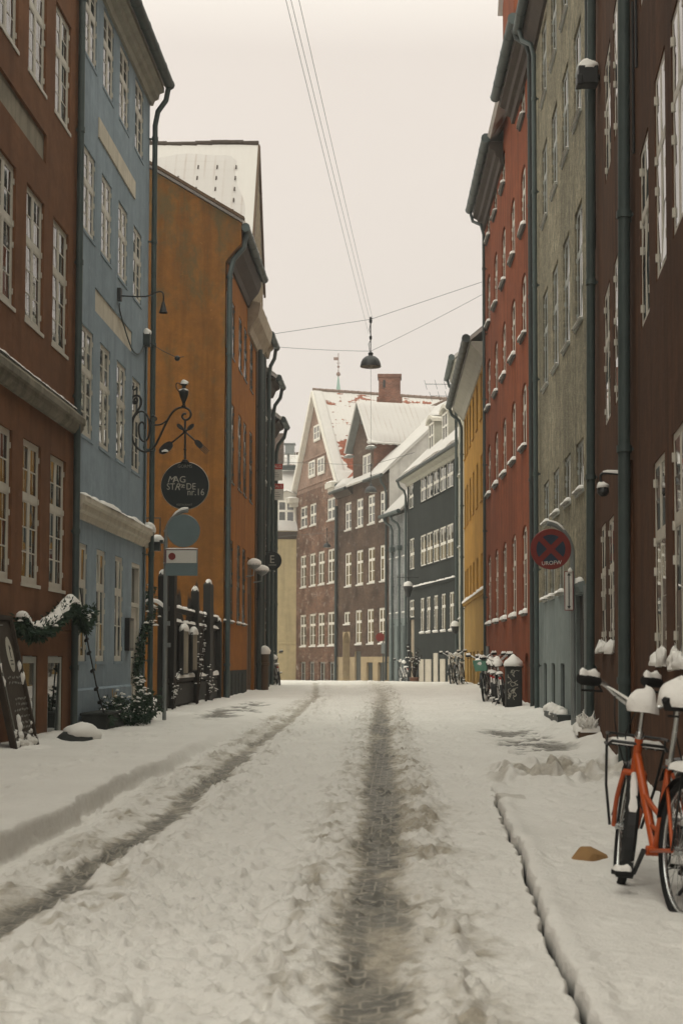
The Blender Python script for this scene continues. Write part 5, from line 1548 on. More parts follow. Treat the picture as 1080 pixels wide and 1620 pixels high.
setts = np.clip(core * .9 + bare * .9, 0, 1); gapm = np.clip(gap * 1.2, 0, 1)
slush = np.clip(slush + slab * .5, 0, 1)
inner = (X > -5.1) & (X < 3.25) & (Y > 3) & (Y < 97)
setts = setts * inner; slush = slush * inner
me = bpy.data.meshes.new('snowy_street')
ny, nx = X.shape
co = np.stack([X, Y, Z], -1).reshape(-1, 3).astype(np.float32)
idx = np.arange(ny * nx).reshape(ny, nx)
q = np.stack([idx[:-1, :-1], idx[:-1, 1:], idx[1:, 1:], idx[1:, :-1]], -1).reshape(-1, 4)
me.vertices.add(len(co)); me.vertices.foreach_set('co', co.ravel())
me.loops.add(q.size); me.loops.foreach_set('vertex_index', q.ravel().astype(np.int32))
me.polygons.add(len(q)); me.polygons.foreach_set('loop_start', np.arange(0, q.size, 4, dtype=np.int32))
me.polygons.foreach_set('loop_total', np.full(len(q), 4, dtype=np.int32))
me.polygons.foreach_set('use_smooth', np.ones(len(q), dtype=bool))
me.update(calc_edges=True)
for nm, arr in (('slush', slush), ('setts', setts), ('kerb_gap', gapm)):
    at_ = me.attributes.new(nm, 'FLOAT', 'POINT'); at_.data.foreach_set('value', arr.ravel().astype(np.float32))
m, n, b = new_mat('street_snow')
cobj = objco(n)
a1 = N(n, 'ShaderNodeAttribute'); a1.attribute_name = 'slush'
a2 = N(n, 'ShaderNodeAttribute'); a2.attribute_name = 'setts'
sn = mix(n, cramp(n, noise(n, cobj, 1.2, 6, .6), .3, .75), (.775, .75, .705), (.70, .675, .63))
flk = cramp(n, noise(n, cobj, 34, 3, .7), .63, .70)
flk2 = cramp(n, noise(n, cobj, 1.7, 4, .6), .42, .62)
sn = mix(n, math_n(n, 'MULTIPLY', math_n(n, 'MULTIPLY', flk, flk2), .38), sn, (.30, .265, .22))
dirt = mix(n, cramp(n, noise(n, cobj, 14, 5, .7), .35, .7), (.46, .415, .34), (.28, .25, .205))
br = N(n, 'ShaderNodeTexBrick', Scale=1.0)
for k, v in (('Brick Width', .13), ('Row Height', .088), ('Mortar Size', .009), ('Mortar Smooth', .8)): br.inputs[k].default_value = v
br.offset = 0.5
br.inputs['Color1'].default_value = (.155, .146, .125, 1); br.inputs['Color2'].default_value = (.10, .095, .083, 1); br.inputs['Mortar'].default_value = (.33, .30, .25, 1)
warp = N(n, 'ShaderNodeVectorMath'); warp.operation = 'ADD'
nz = N(n, 'ShaderNodeTexNoise', Scale=3.0, Detail=2.0); n.links.new(cobj, nz.inputs['Vector'])
sc_ = N(n, 'ShaderNodeVectorMath'); sc_.operation = 'SCALE'; sc_.inputs['Scale'].default_value = .03
n.links.new(nz.outputs['Color'], sc_.inputs[0]); n.links.new(cobj, warp.inputs[0]); n.links.new(sc_.outputs[0], warp.inputs[1]); n.links.new(warp.outputs[0], br.inputs['Vector'])
stone = mix(n, cramp(n, noise(n, cobj, 5, 5, .65), .47, .70), br.outputs['Color'], (.25, .235, .20))
f1 = math_n(n, 'ADD', a1.outputs['Fac'], math_n(n, 'MULTIPLY', math_n(n, 'SUBTRACT', noise(n, cobj, 16, 4, .65), .5), .5))
f1 = cramp(n, math_n(n, 'MULTIPLY', f1, 1.0), .12, .95)
f2 = math_n(n, 'ADD', a2.outputs['Fac'], math_n(n, 'MULTIPLY', math_n(n, 'SUBTRACT', noise(n, cobj, 7, 5, .7), .5), .9))
f2 = cramp(n, f2, .36, .90)
base = mix(n, f2, mix(n, f1, sn, dirt), stone)
a3 = N(n, 'ShaderNodeAttribute'); a3.attribute_name = 'kerb_gap'
base = mix(n, cramp(n, a3.outputs['Fac'], .25, .7), base, (.055, .06, .056))
n.links.new(base, b.inputs['Base Color'])
n.links.new(math_n(n, 'SUBTRACT', .8, math_n(n, 'MULTIPLY', f2, .35)), b.inputs['Roughness'])
b.inputs['Specular IOR Level'].default_value = .25
p = bump(n, b, noise(n, cobj, 16, 5, .7), .7, .03)
p = bump(n, b, noise(n, cobj, 75, 4, .7), .6, .012, p)
bump(n, b, math_n(n, 'MULTIPLY', br.outputs['Fac'], f2), .25, .008, p)
me.materials.append(m)
tag(link('snowy_street', me), 'snow covered street with two slushy wheel ruts and raised pavements', kind='structure')
# ------------------------------------------------------------------ lettering
def text_mesh(s, size, shear=0.0, ext=0.0, align='CENTER', spacing=1.0):
    cu = bpy.data.curves.new('lettering', 'FONT')
    cu.body = s; cu.size = size; cu.shear = shear; cu.align_x = align; cu.align_y = 'CENTER'; cu.extrude = ext; cu.space_character = spacing
    cu.resolution_u = 3
    o = bpy.data.objects.new('lettering', cu)
    me = bpy.data.meshes.new_from_object(o)
    bpy.data.objects.remove(o); bpy.data.curves.remove(cu)
    return me
def letters(parent, s, pos, right, up, size, mat='letter', shear=0.0, ext=0.002, align='CENTER', sx=1.0, name='lettering', thick=0.0):
    me = text_mesh(s, size, shear, ext, align)
    right, up = Vector(right).normalized(), Vector(up).normalized()
    nn = right.cross(up)
    for v in me.vertices: v.co = right * (v.co.x * sx) + up * v.co.y + nn * v.co.z
    me.materials.clear(); me.materials.append(M[mat])
    o = link(name, me, parent)
    o.location = Vector(pos) - WL.get(parent.name, Vector((0, 0, 0)))
    return o
def onF(F, o, x, y):
    """point of the plane o in front of facade F seen at photo pixel x, y"""
    a, b = (x - VP_X) / F_PX, (PP_Y - y) / F_PX
    d = Vector((a, math.cos(PITCH) - b * math.sin(PITCH), math.sin(PITCH) + b * math.cos(PITCH)))
    q = F.P(0, 0, o); nn = F.Nn
    t = (q - Vector((0, 0, EYE))).dot(nn) / d.dot(nn)
    return Vector((0, 0, EYE)) + d * t
EX, EZ = Vector((1, 0, 0)), Vector((0, 0, 1))
EY = Vector((0, 1, 0))

# ------------------------------------------------------------------ restaurant sign on its wrought iron bracket
YS = 24.2
g = thing('hanging_sign', 'round black restaurant sign under an iron scroll bracket with jug, spoon and fork', 'sign', (-4.6, YS, 4))
def S(x, y, dy=0.0): 
    p = at(195 + x / 7.2, 590 + y / 7.2, YS); p.y += dy; return p
def spiral(cx, cy, r0, r1, a0, a1, n=22, sq=1.0):
    return [S(cx + (r0 + (r1 - r0) * i / n) * math.cos(R(a0 + (a1 - a0) * i / n)), cy - sq * (r0 + (r1 - r0) * i / n) * math.sin(R(a0 + (a1 - a0) * i / n))) for i in range(n + 1)]
def smooth_path(pts, k=5):
    out = []
    P = [Vector(p) for p in pts]
    for i in range(len(P) - 1):
        p0, p1, p2, p3 = P[max(i - 1, 0)], P[i], P[i + 1], P[min(i + 2, len(P) - 1)]
        for j in range(k):
            t = j / k
            out.append(.5 * ((2 * p1) + (p2 - p0) * t + (2 * p0 - 5 * p1 + 4 * p2 - p3) * t * t + (3 * p1 - p0 - 3 * p2 + p3) * t ** 3))
    return out + [P[-1]]
mb = MB()
mb.tube([S(82, 300), S(82, 970)], .022, 8)
mb.tube(smooth_path([S(150, 175), S(125, 195), S(108, 175), S(120, 152), S(100, 165), S(88, 210), S(92, 260)]), .014, 6)
mb.tube(smooth_path([S(150, 320), S(132, 330), S(128, 305), S(150, 285), S(162, 310), S(150, 345), S(115, 340), S(98, 305), S(120, 268), S(170, 258), S(205, 300), S(200, 370), S(160, 440), S(120, 500), S(100, 580), S(95, 680), S(115, 780), S(170, 860), S(240, 898), S(310, 880), S(370, 820), S(430, 700), S(490, 570), S(540, 480), S(600, 415), S(680, 392), S(745, 415), S(772, 470), S(750, 520), S(705, 535), S(672, 500), S(690, 465), S(718, 468)]), .019, 7)
mb.tube(smooth_path([S(248, 645), S(245, 590), S(215, 560), S(185, 590), S(180, 660), S(195, 740), S(240, 782), S(285, 740), S(302, 640), S(290, 520), S(250, 455), S(205, 438), S(160, 460), S(125, 510), S(108, 560)]), .017, 7)
mb.tube(smooth_path([S(365, 545), S(380, 520), S(350, 492), S(322, 520), S(315, 560), S(340, 585), S(400, 592), S(460, 570), S(520, 520)]), .015, 6)
for y in (340, 880): mb.tube([S(82, y), Vector((-4.6, YS, S(82, y).z))], .02, 6)
mb.build('bracket', M['iron'], g, smooth=60)
jc = S(690, 378)
u = .01075 * .139 * 10.0      # one zoom pixel in metres
u = (S(700, 300) - S(690, 300)).x / 10
mb = MB(); mb.lathe([(26 * u, 0), (30 * u, 4 * u), (14 * u, 10 * u), (18 * u, 40 * u), (45 * u, 110 * u), (54 * u, 150 * u), (52 * u, 175 * u), (26 * u, 200 * u), (20 * u, 225 * u), (40 * u, 255 * u), (42 * u, 262 * u), (30 * u, 262 * u)], jc, 20)
mb.tube(smooth_path([S(655, 140), S(625, 112), S(603, 130), S(612, 180), S(638, 215)]), .009, 6)
jug = mb.build('jug', M['iron'], g, smooth=60)
mb = MB(); mb.blob(S(697, 122), 48 * u, 48 * u, 42 * u, seed=3); mb.ridge([S(640, 205), S(740, 205)], 90 * u, 28 * u, EY, seed=4); mb.build('snow_cap', M['snow'], jug, smooth=180)
mb = MB()
mb.tube([S(705, 530), S(705, 1000)], .018, 8)
for y, r in ((560, 12), (660, 26), (870, 18), (960, 16), (1000, 34), (1020, 50)): mb.lathe([(r * .5 * u, -14 * u), (r * u, -6 * u), (r * u, 6 * u), (r * .5 * u, 14 * u)], S(705, y), 10)
mb.build('hanger_rod', M['iron'], g, smooth=60)
def paddle(mb, p, q, w, t=.012):
    d = (q - p).normalized(); sd = Vector((-d.z, 0, d.x)); n = 12
    f = [p.lerp(q, i / n) for i in range(n + 1)]
    L = [f[i] + sd * w * math.sqrt(max(0, 1 - (2 * i / n - 1) ** 2)) for i in range(n + 1)]; Rr = [f[i] - sd * w * math.sqrt(max(0, 1 - (2 * i / n - 1) ** 2)) for i in range(n + 1)]
    for yy in (-t, t):
        mb.poly([v + Vector((0, yy, 0)) for v in L + Rr[::-1]])
    for A in (L, Rr):
        for i in range(n): mb.poly([A[i] + Vector((0, -t, 0)), A[i + 1] + Vector((0, -t, 0)), A[i + 1] + Vector((0, t, 0)), A[i] + Vector((0, t, 0))])
mb = MB(); mb.tube([S(795, 590, .02), S(545, 800, .02)], [.016, .014], 7); paddle(mb, S(560, 790, .02), S(412, 915, .02), 52 * u); paddle(mb, S(805, 580, .02), S(730, 650, .02), 24 * u)
sp = mb.build('spoon', M['iron'], g, smooth=40)
mb = MB(); mb.blob(S(480, 895, -.005), 40 * u, .02, 22 * u, seed=2); mb.build('snow_cap', M['snow'], sp, smooth=180)
mb = MB(); mb.tube([S(620, 590, -.02), S(840, 790, -.02)], [.016, .014], 7); paddle(mb, S(615, 585, -.02), S(690, 650, -.02), 24 * u)
paddle(mb, S(820, 770, -.02), S(905, 850, -.02), 34 * u)
for k in (-1.5, -.5, .5, 1.5):
    d = Vector((1, 0, -.92)).normalized(); sd = Vector((.92, 0, 1)).normalized()
    a = S(858, 812, -.02) + sd * (k * 17 * u); mb.tube([a, a + d * (150 * u)], [.010, .006], 6)
mb.build('fork', M['iron'], g, smooth=40)
dc = S(705, 1285); rad = 268 * u
mb = MB(); mb.lathe([(0, -.02), (rad, -.02), (rad, .02), (0, .02)], dc, 56, axis=(0, 1, 0))
disc = mb.build('sign_disc', M['sign_black'], g, smooth=40)
mb = MB(); mb.torus(dc, (0, 1, 0), rad, .011, 56, 6); mb.build('rim', M['letter'], disc, smooth=60)
fy = -.024
def SL(x, y): 
    p = S(x, y); p.y = YS + fy; return p
letters(disc, 'GORMS', SL(706, 1066), EX, EZ, 40 * u * 1.35, 'letter_dim', sx=.9)
letters(disc, 'M', SL(545, 1218), EX, EZ, 105 * u, 'letter', shear=.3, sx=.95)
letters(disc, 'AG', SL(645, 1218), EX, EZ, 105 * u, 'letter')
letters(disc, 'ST', SL(545, 1300), EX, EZ, 105 * u, 'letter', sx=.85)
letters(disc, 'R', SL(618, 1303), EX, EZ, 110 * u, 'letter', shear=.35)
letters(disc, 'æ', SL(683, 1285), EX, EZ, 85 * u, 'letter', sx=.85)
letters(disc, 'DE', SL(775, 1298), EX, EZ, 105 * u, 'letter', sx=.85)
letters(disc, 'nr.16', SL(830, 1362), EX, EZ, 110 * u, 'letter', sx=.85)
letters(disc, 'RESTAURANT', SL(700, 1504), EX, EZ, 34 * u, 'letter_dim', sx=.85)

# ------------------------------------------------------------------ traffic signs
def hook_pole(t, base, h, reach, r=.03, mat='grey_metal', side=1, rise=.42):
    mb = MB()
    b = Vector(base)
    pts = [b, b + EZ * (h - rise)]
    for i in range(1, 9):
        a = PI / 2 * i / 8
        pts.append(b + EZ * (h - rise) + Vector((side * reach * (1 - math.cos(a)), 0, rise * math.sin(a))))
    mb.tube(pts, r, 10)
    po = mb.build('pole', M[mat], t, smooth=60)
    sb = MB(); sb.ridge([pts[-5] + EZ * r * .7, pts[-3] + EZ * r * .8, pts[-1] + EZ * r * .9], r * 2.2, .05, EY, seed=int(h * 10)); sb.build('snow_cap', M['snow'], po, smooth=180)
    return po
YT = 23.0
t = thing('traffic_sign', 'grey traffic sign seen from behind, round disc over a half white plate with red dot', 'sign', (-3.82, YT, gz(-3.8, YT)))
top = at(291, 808, YT)
hook_pole(t, (-3.82, YT, -.1), top.z + .1, .36, .032)
c = at(291, 840, YT); r = 25 * YT / F_PX
mb = MB(); mb.lathe([(0, -.012), (r, -.012), (r, .012), (0, .012)], c + Vector((0, -.03, 0)), 40, axis=(0, 1, 0)); mb.torus(c + Vector((0, -.03, 0)), (0, 1, 0), r, .012, 40, 6); mb.build('sign_disc', M['sign_back'], t, smooth=40)
a, b = at(263, 870, YT), at(313, 911, YT); mid_z = at(263, 892, YT).z
mb = MB(); mb.box(((a.x + b.x) / 2, YT - .03, (a.z + b.z) / 2), (b.x - a.x, .016, a.z - b.z)); pl = mb.build('sign_plate', M['sign_back'], t, bevel=.004)
mb = MB(); mb.box(((a.x + b.x) / 2, YT - .042, (a.z + mid_z) / 2), (b.x - a.x - .03, .006, a.z - mid_z - .02)); pn = mb.build('white_field', M['white'], pl)
cc = at(273, 880.5, YT); mb = MB(); mb.lathe([(0, 0), (.058, 0), (.058, .006), (0, .006)], (cc.x, YT - .052, cc.z), 20, axis=(0, 1, 0)); mb.build('red_dot', M['sign_red'], pl)
mb = MB(); mb.box((a.x - .006, YT - .03, (a.z + mid_z) / 2), (.012, .02, a.z - mid_z)); mb.box(((a.x + b.x) / 2, YT - .03, a.z + .006), (b.x - a.x, .02, .012)); mb.build('red_edge', M['sign_red'], pl)
mb = MB(); mb.ridge([Vector((a.x, YT - .03, a.z + .01)), Vector((b.x, YT - .03, a.z + .01))], .04, .025, EY, seed=9); mb.build('snow_cap', M['snow'], pl, smooth=180)
mb = MB()
for z in (c.z, (a.z + b.z) / 2): mb.box((-3.82 + .03, YT - .015, z), (.12, .05, .03))
for z, dx in ((1.6, .05), (1.25, .06)): mb.box((-3.82 + dx, YT - .02, z), (.06, .06, .07))
mb.build('clamp', M['grey_metal'], t)

YR = 21.8
t = thing('traffic_sign', 'round red and blue no stopping sign on a snow topped hooked pole', 'sign', (2.60, YR, gz(2.5, YR)))
c = at(870, 869, YR); r = 31 * YR / F_PX
po = hook_pole(t, (2.62, YR, -.1), c.z + r + .20, 2.62 - c.x + .05, .04, side=-1, rise=.52)
mb = MB(); mb.lathe([(0, -.012), (r, -.012), (r, .012), (0, .012)], c + Vector((0, -.05, 0)), 48, axis=(0, 1, 0)); mb.torus(c + Vector((0, -.05, 0)), (0, 1, 0), r, .013, 48, 6)
disc = mb.build('sign_disc', M['sign_red'], t, smooth=40)
mb = MB()
for k in range(4):
    a0 = R(90 * k); h0 = R(34)
    arc = [Vector((c.x + math.cos(a0 - h0 + 2 * h0 * i / 8) * r * .74, YR - .066, c.z + math.sin(a0 - h0 + 2 * h0 * i / 8) * r * .74)) for i in range(9)]
    tip = Vector((c.x + math.cos(a0) * r * .20, YR - .066, c.z + math.sin(a0) * r * .20))
    mb.poly([tip] + arc)
    mb.poly([v + Vector((0, .003, 0)) for v in reversed([tip] + arc)])
mb.build('blue_field', M['sign_blue'], disc)
letters(disc, 'UROFW', Vector((c.x + .01, YR - .066, c.z - r * .72)), Vector((1, 0, .06)), EZ, .085, 'white', sx=1.0, name='sticker')
mb = MB(); mb.tube([c + Vector((0, -.02, r)), c + Vector((0, 0, r + .12))], .012, 6); mb.tube([c + Vector((r - .02, -.02, 0)), Vector((2.62, YR, c.z))], .014, 6); mb.build('clamp', M['grey_metal'], t)
p0, p1 = at(893, 905, YR), at(904, 965, YR)
mb = MB(); mb.box(((p0.x + p1.x) / 2, YR - .05, (p0.z + p1.z) / 2), (.115, .014, p0.z - p1.z)); pl = mb.build('sign_plate', M['white'], t, bevel=.003)
xm, zm, zh = (p0.x + p1.x) / 2, (p0.z + p1.z) / 2, (p0.z - p1.z) / 2
mb = MB(); mb.box((xm, YR - .060, zm), (.014, .006, zh * 1.72))
for sg in (-1, 1): mb.poly([(xm - .028, YR - .0635, zm + sg * zh * .80), (xm + .028, YR - .0635, zm + sg * zh * .80), (xm, YR - .0635, zm + sg * zh * .95)])
mb.build('arrow_mark', M['black'], pl)
mb = MB()
for sx in (-1, 1): mb.box((xm + sx * .0625, YR - .05, zm), (.01, .018, zh * 2 + .02))
for sz in (-1, 1): mb.box((xm, YR - .05, zm + sz * (zh + .005)), (.125, .018, .01))
mb.build('red_edge', M['sign_red'], pl)
mb = MB(); mb.blob((xm + .02, YR - .05, p0.z + .01), .035, .03, .05, seed=2); mb.build('snow_cap', M['snow'], pl, smooth=180)

YF = 66.0
c = at(601, 1008, YF)
t = thing('traffic_sign', 'small dark red round sign on a thin pole in front of the brown brick house', 'sign', (c.x + .15, YF, gz(c.x, YF)))
mb = MB(); mb.tube([(c.x + .15, YF, -.4), (c.x + .15, YF, c.z + .15)], .03, 8); mb.build('pole', M['dark_zinc'], t)
mb = MB(); mb.lathe([(0, -.01), (.20, -.01), (.20, .01), (0, .01)], c + Vector((0, -.04, 0)), 28, axis=(0, 1, 0)); mb.build('sign_disc', M['sign_red'], t, smooth=40)
mb = MB(); mb.box((c.x + .13, YF - .04, c.z - .52), (.16, .015, .48)); mb.build('sign_plate', M['grey_metal'], t)

YE = 43.6
c = at(431, 887, YE)
t = thing('projecting_sign', 'round black sign with a pale letter E standing out from the left row of houses', 'sign', c)
mb = MB(); mb.lathe([(0, -.03), (.27, -.03), (.27, .03), (0, .03)], c, 40, axis=(0, 1, 0)); mb.torus(c, (0, 1, 0), .27, .016, 40, 6, a0=-.3, a1=3.5, e1=(0, 0, 1)); d = mb.build('sign_disc', M['sign_black'], t, smooth=40)
letters(d, 'E', c + Vector((-.01, -.034, .03)), EX, EZ, .34, 'letter', sx=.95, ext=.006)
mb = MB(); mb.box(c + Vector((0, -.033, -.135)), (.24, .006, .035)); mb.build('small_print', M['letter_dim'], d)
mb = MB(); mb.tube([c + Vector((-.42, 0, .29)), c + Vector((.02, 0, .29))], .015, 6); mb.tube([c + Vector((0, 0, .29)), c + Vector((0, 0, .26))], .015, 6); mb.build('bracket', M['iron'], t)

for i, (py, lab) in enumerate(((747, 'upper red and white sale banner on the last house of the left row'), (778, 'lower red and white sale banner on the last house of the left row'))):
    YB = 47.7 + .25 * i
    c = at(433 + 2 * i, py, YB)
    t = thing('sale_banner', lab, 'banner', c, 'sale banners')
    mb = MB(); mb.box(c, (.58, .02, .56)); bd = mb.build('board', M['white'], t)
    mb = MB(); mb.box(c + Vector((0, -.012, .185)), (.58, .006, .18)); mb.build('red_band', M['sale_red'], bd)
    letters(bd, 'TIL SALG', c + Vector((0, -.018, .185)), EX, EZ, .13, 'white')
    mb = MB()
    for z, w in ((-.02, .3), (-.09, .42), (-.16, .38)): mb.box(c + Vector((-.02, -.012, z)), (w, .004, .018))
    mb.build('small_print', M['letter_dim'], bd)
    mb = MB(); mb.tube([c + Vector((-.35, .0, .26)), c + Vector((.29, 0, .26))], .014, 6); mb.build('rail', M['dark_zinc'], t)

# ------------------------------------------------------------------ lamps
def pendant(name_label, c, rr, group='street lamps hung over the street'):
    t = thing('pendant_lamp', name_label, 'lamp', c, group)
    prof = [(rr, 0), (rr * .99, rr * .12), (rr * .93, rr * .42), (rr * .78, rr * .72), (rr * .52, rr * .95), (rr * .2, rr * 1.06), (rr * .16, rr * 1.12)]
    mb = MB(); mb.lathe(prof, c, 32); mb.lathe([(q * .96, z) for q, z in prof[:-1]], c, 32, mi=1); mb.torus(c, (0, 0, 1), rr * .985, rr * .025, 32, 6)
    mb.build('shade', [M['iron'], M['lamp_in']], t, smooth=60)
    mb = MB(); mb.lathe([(.02, rr * 1.05), (rr * .22, rr * 1.1), (rr * .26, rr * 1.28), (rr * .14, rr * 1.42), (rr * .05, rr * 1.5), (rr * .05, rr * 2.6), (rr * .13, rr * 2.68), (rr * .13, rr * 2.95), (rr * .05, rr * 3.0), (rr * .05, rr * 4.2), (rr * .14, rr * 4.3), (rr * .16, rr * 4.5), (rr * .1, rr * 4.62), (rr * .14, rr * 4.7), (.02, rr * 4.85)], c, 12)
    mb.tube([c + Vector((-.03, 0, rr * 1.5)), c + Vector((-.06, 0, rr * 2.2)), c + Vector((.03, 0, rr * 2.8)), c + Vector((-.04, 0, rr * 3.6)), c + Vector((0, 0, rr * 4.3))], rr * .035, 6)
    mb.build('stem', M['iron'], t, smooth=50)
    mb = MB(); mb.blob(c + Vector((0, 0, rr * .15)), rr * .25, rr * .25, rr * .3, full=True, lump=0); mb.build('bulb', M['lamp_in'], t, smooth=180)
    return t
YP = 41.6
L1 = at(586, 580, YP); rr = 16.6 * YP / F_PX
pendant('dark dome lamp hanging over the middle of the street, largest of the hung lamps', L1, rr)
L2 = at(586.5, 779, 70); pendant('mid distance dome lamp hanging in front of the brown brick house', L2, 9.6 * 70 / F_PX)
L3 = at(517, 866, 78.8); pendant('smallest dome lamp hanging in front of the red brick house', L3, 6.4 * 79 / F_PX)
def wire(label, pts, r, sag=0.0, group='wires over the street'):
    P = [Vector(p) for p in pts]
    out = []
    for i in range(len(P) - 1):
        for j in range(10):
            t = j / 10; out.append(P[i].lerp(P[i + 1], t) - EZ * (sag * 4 * t * (1 - t)))
    out.append(P[-1])
    mb = MB(); mb.tube(out, r, 5)
    return tag(mb.build('wire', M['dark_zinc'], smooth=60), label, 'wire', group)
T1 = L1 + EZ * rr * 4.6
wire('upper span wire the large lamp hangs from, wall to wall across the street', [at(428, 529, 43), T1, at(762, 446, 41.2)], .007)
wire('lower stay wire running level from the left row to the large lamp cap', [at(430, 548, 43), L1 + EZ * rr * 1.5], .006, .03)
wire('slanting stay wire from the large lamp cap up to the red house', [L1 + EZ * rr * 1.5, at(762, 466, 41.2)], .006, .03)
for px, dx, lab in ((453, -.06, 'left'), (461, 0, 'middle'), (474, .06, 'right')):
    wire('%s one of the three cables that rise from the large lamp towards the viewer' % {'left': 'leftmost', 'middle': 'middle', 'right': 'rightmost'}[lab], [(T1 if dx else L1 + EZ * rr * 3.2) + Vector((dx, 0, 0)) if dx > 0 else L1 + EZ * rr * (3.2 if dx < 0 else 4.2) + Vector((dx, 0, 0)), at(px - 8, -30, 15.5)], .0035, .04)
wire('span wire high over the near street, from the brown house to the dark red one', [Vector((-4.55, 15.5, 9.3)), at(453, -30, 15.5), Vector((2.35, 15.5, 9.2))], .006)
wire('cable from the large lamp on to the mid distance lamp', [T1, L2 + EZ * 9.6 * 70 / F_PX * 4.6], .007, .05)
wire('span wire holding the mid distance lamp between the two rows', [L2 + EZ * 1.35 + Vector((-4.6, 1.0, .3)), L2 + EZ * 1.35, FD.P(8.5, L2.z + 1.6, 0)], .010)
wire('span wire holding the smallest lamp between the houses at the bend', [L3 + EZ * .8 + Vector((-3.5, 6, .3)), L3 + EZ * .8, FB2.P(7.0, L3.z + 1.0, 0)], .010)

# arm lamp on the blue house
b0 = FL.P(22.8, 6.93, 0)
t = thing('wall_lamp', 'small black bell lamp on a long thin arm from the blue house', 'lamp', b0)
mb = MB(); mb.box(b0 + Vector((.03, 0, 0)), (.06, .12, .20)); mb.tube(smooth_path([b0 + Vector((.05, 0, -.02)), b0 + Vector((.45, 0, -.03)), b0 + Vector((.60, 0, .03)), b0 + Vector((.70, 0, .05)), b0 + Vector((.74, 0, 0)), b0 + Vector((.74, 0, -.14))]), .012, 7); mb.build('arm', M['iron'], t, smooth=60)
mb = MB(); mb.lathe([(.02, .02), (.03, -.02), (.05, -.1), (.07, -.16), (.062, -.16), (.02, -.04)], b0 + Vector((.74, 0, -.14)), 16); mb.build('shade', M['iron'], t, smooth=60)
b0 = FL.P(25.15, 6.72, 0)
t = thing('spotlight', 'little spotlight on a thin wire arm from the snow topped box of the blue house', 'lamp', b0)
mb = MB(); mb.box(b0 + Vector((.06, 0, 0)), (.12, .14, .24)); bx_ = mb.build('junction_box', M['dark_zinc'], t, bevel=.01)
mb = MB(); mb.blob(b0 + Vector((.06, 0, .115)), .08, .085, .09, seed=3); mb.build('snow_cap', M['snow'], bx_, smooth=180)
mb = MB(); mb.tube(smooth_path([b0 + Vector((.1, 0, -.05)), b0 + Vector((.35, 0, -.2)), b0 + Vector((.58, 0, -.31))]), .008, 6); mb.blob(b0 + Vector((.60, 0, -.33)), .05, .05, .05, full=True, lump=0); mb.tube([b0 + Vector((.6, 0, -.32)), b0 + Vector((.72, 0, -.30))], .008, 5); mb.build('arm', M['iron'], t, smooth=60)
mb = MB(); mb.tube(smooth_path([FL.P(22.85, 6.8, .02), FL.P(22.95, 6.65, .02), FL.P(23.9, 6.3, .02), FL.P(24.6, 6.35, .02), FL.P(25.1, 6.62, .02)]), .012, 6); tag(mb.build('cable', M['dark_zinc'], smooth=60), 'grey cable clipped along the blue wall between the arm lamp and the spotlight', 'cable')

t = thing('wall_lamp', 'flat snow topped lamp behind the drainpipe of the blue house', 'lamp', (-4.15, 26.25, 3))
c = at(249, 852, 26.2)
mb = MB(); mb.box(c + Vector((0, 0, -.06)), (.24, .2, .05)); mb.box(c + Vector((0, 0, -.16)), (.12, .12, .14)); mb.tube(smooth_path([c + Vector((-.2, 0, .38)), c + Vector((0.03, 0, .38)), c + Vector((.05, 0, .34)), c + Vector((.05, 0, -.05))], 4), .012, 6); mb.tube([c + Vector((-.2, 0, .38)), c + Vector((-.45, -.5, .38))], .012, 6)
ob = mb.build('lamp_body', M['dark_zinc'], t)
mb = MB(); mb.blob(c + Vector((0, 0, -.04)), .13, .12, .11, seed=8, lump=.06); mb.build('snow_cap', M['snow'], ob, smooth=180)

for (x, y, Yq, lab) in ((402, 893, 39.3, 'snow capped bowl lamp left of the brown door of the orange house'), (414.5, 903, 41.3, 'snow capped bowl lamp right of the brown door, nearer the black E sign')):
    c = at(x, y, Yq); t = thing('bowl_lamp', lab, 'lamp', c, 'bowl lamps by the orange house')
    mb = MB(); mb.lathe([(.02, .03), (.19, .02), (.2, 0), (.15, -.07), (.06, -.12), (.04, -.14), (.02, -.14)], c, 24); mb.tube([c + Vector((0, 0, -.1)), c + Vector((-.02, 0, -.3)), Vector((-4.3, Yq, c.z - .34))], .02, 7); sh_ = mb.build('shade', M['grey_metal'], t, smooth=50)
    mb = MB(); mb.blob(c + Vector((0, 0, .02)), .2, .2, .15, seed=1, lump=.04); mb.build('snow_cap', M['snow'], sh_, smooth=180)

c = FD.P(7.7, 0, .48); c = Vector((c.x, c.y, at(646, 931, c.y).z))
t = thing('street_lantern', 'pear shaped lantern with snow on top, on an arm of the charcoal house', 'lamp', c)
mb = MB(); mb.lathe([(.05, -.42), (.10, -.36), (.20, -.05), (.22, .08), (.16, .2), (.04, .26)], c, 16); la = mb.build('lantern', M['black'], t, smooth=50)
mb = MB(); mb.blob(c + Vector((0, 0, .14)), .22, .22, .2, seed=5, lump=.05); mb.build('snow_cap', M['snow'], la, smooth=180)
mb = MB(); mb.tube([FD.P(7.7, c.z + .52, 0), FD.P(7.7, c.z + .52, 1.0)], .02, 6); mb.tube([c + EZ * .25, Vector((c.x, c.y, c.z + .52))], .02, 6); mb.build('arm', M['iron'], t)
c = at(719.5, 990, 55.5)
t = thing('wall_lamp', 'small snow capped wall lamp low on the pale greenish house', 'lamp', c)
mb = MB(); mb.lathe([(.04, -.32), (.12, -.25), (.16, 0), (.05, .1)], c, 12); mb.tube([c + EZ * .1, c + Vector((.2, 0, .25)), c + Vector((.5, 0, .25))], .02, 6); la = mb.build('lantern', M['black'], t, smooth=50)
mb = MB(); mb.blob(c + EZ * .02, .17, .17, .17, seed=6, lump=.05); mb.build('snow_cap', M['snow'], la, smooth=180)
c = at(931, 122, 18.3)
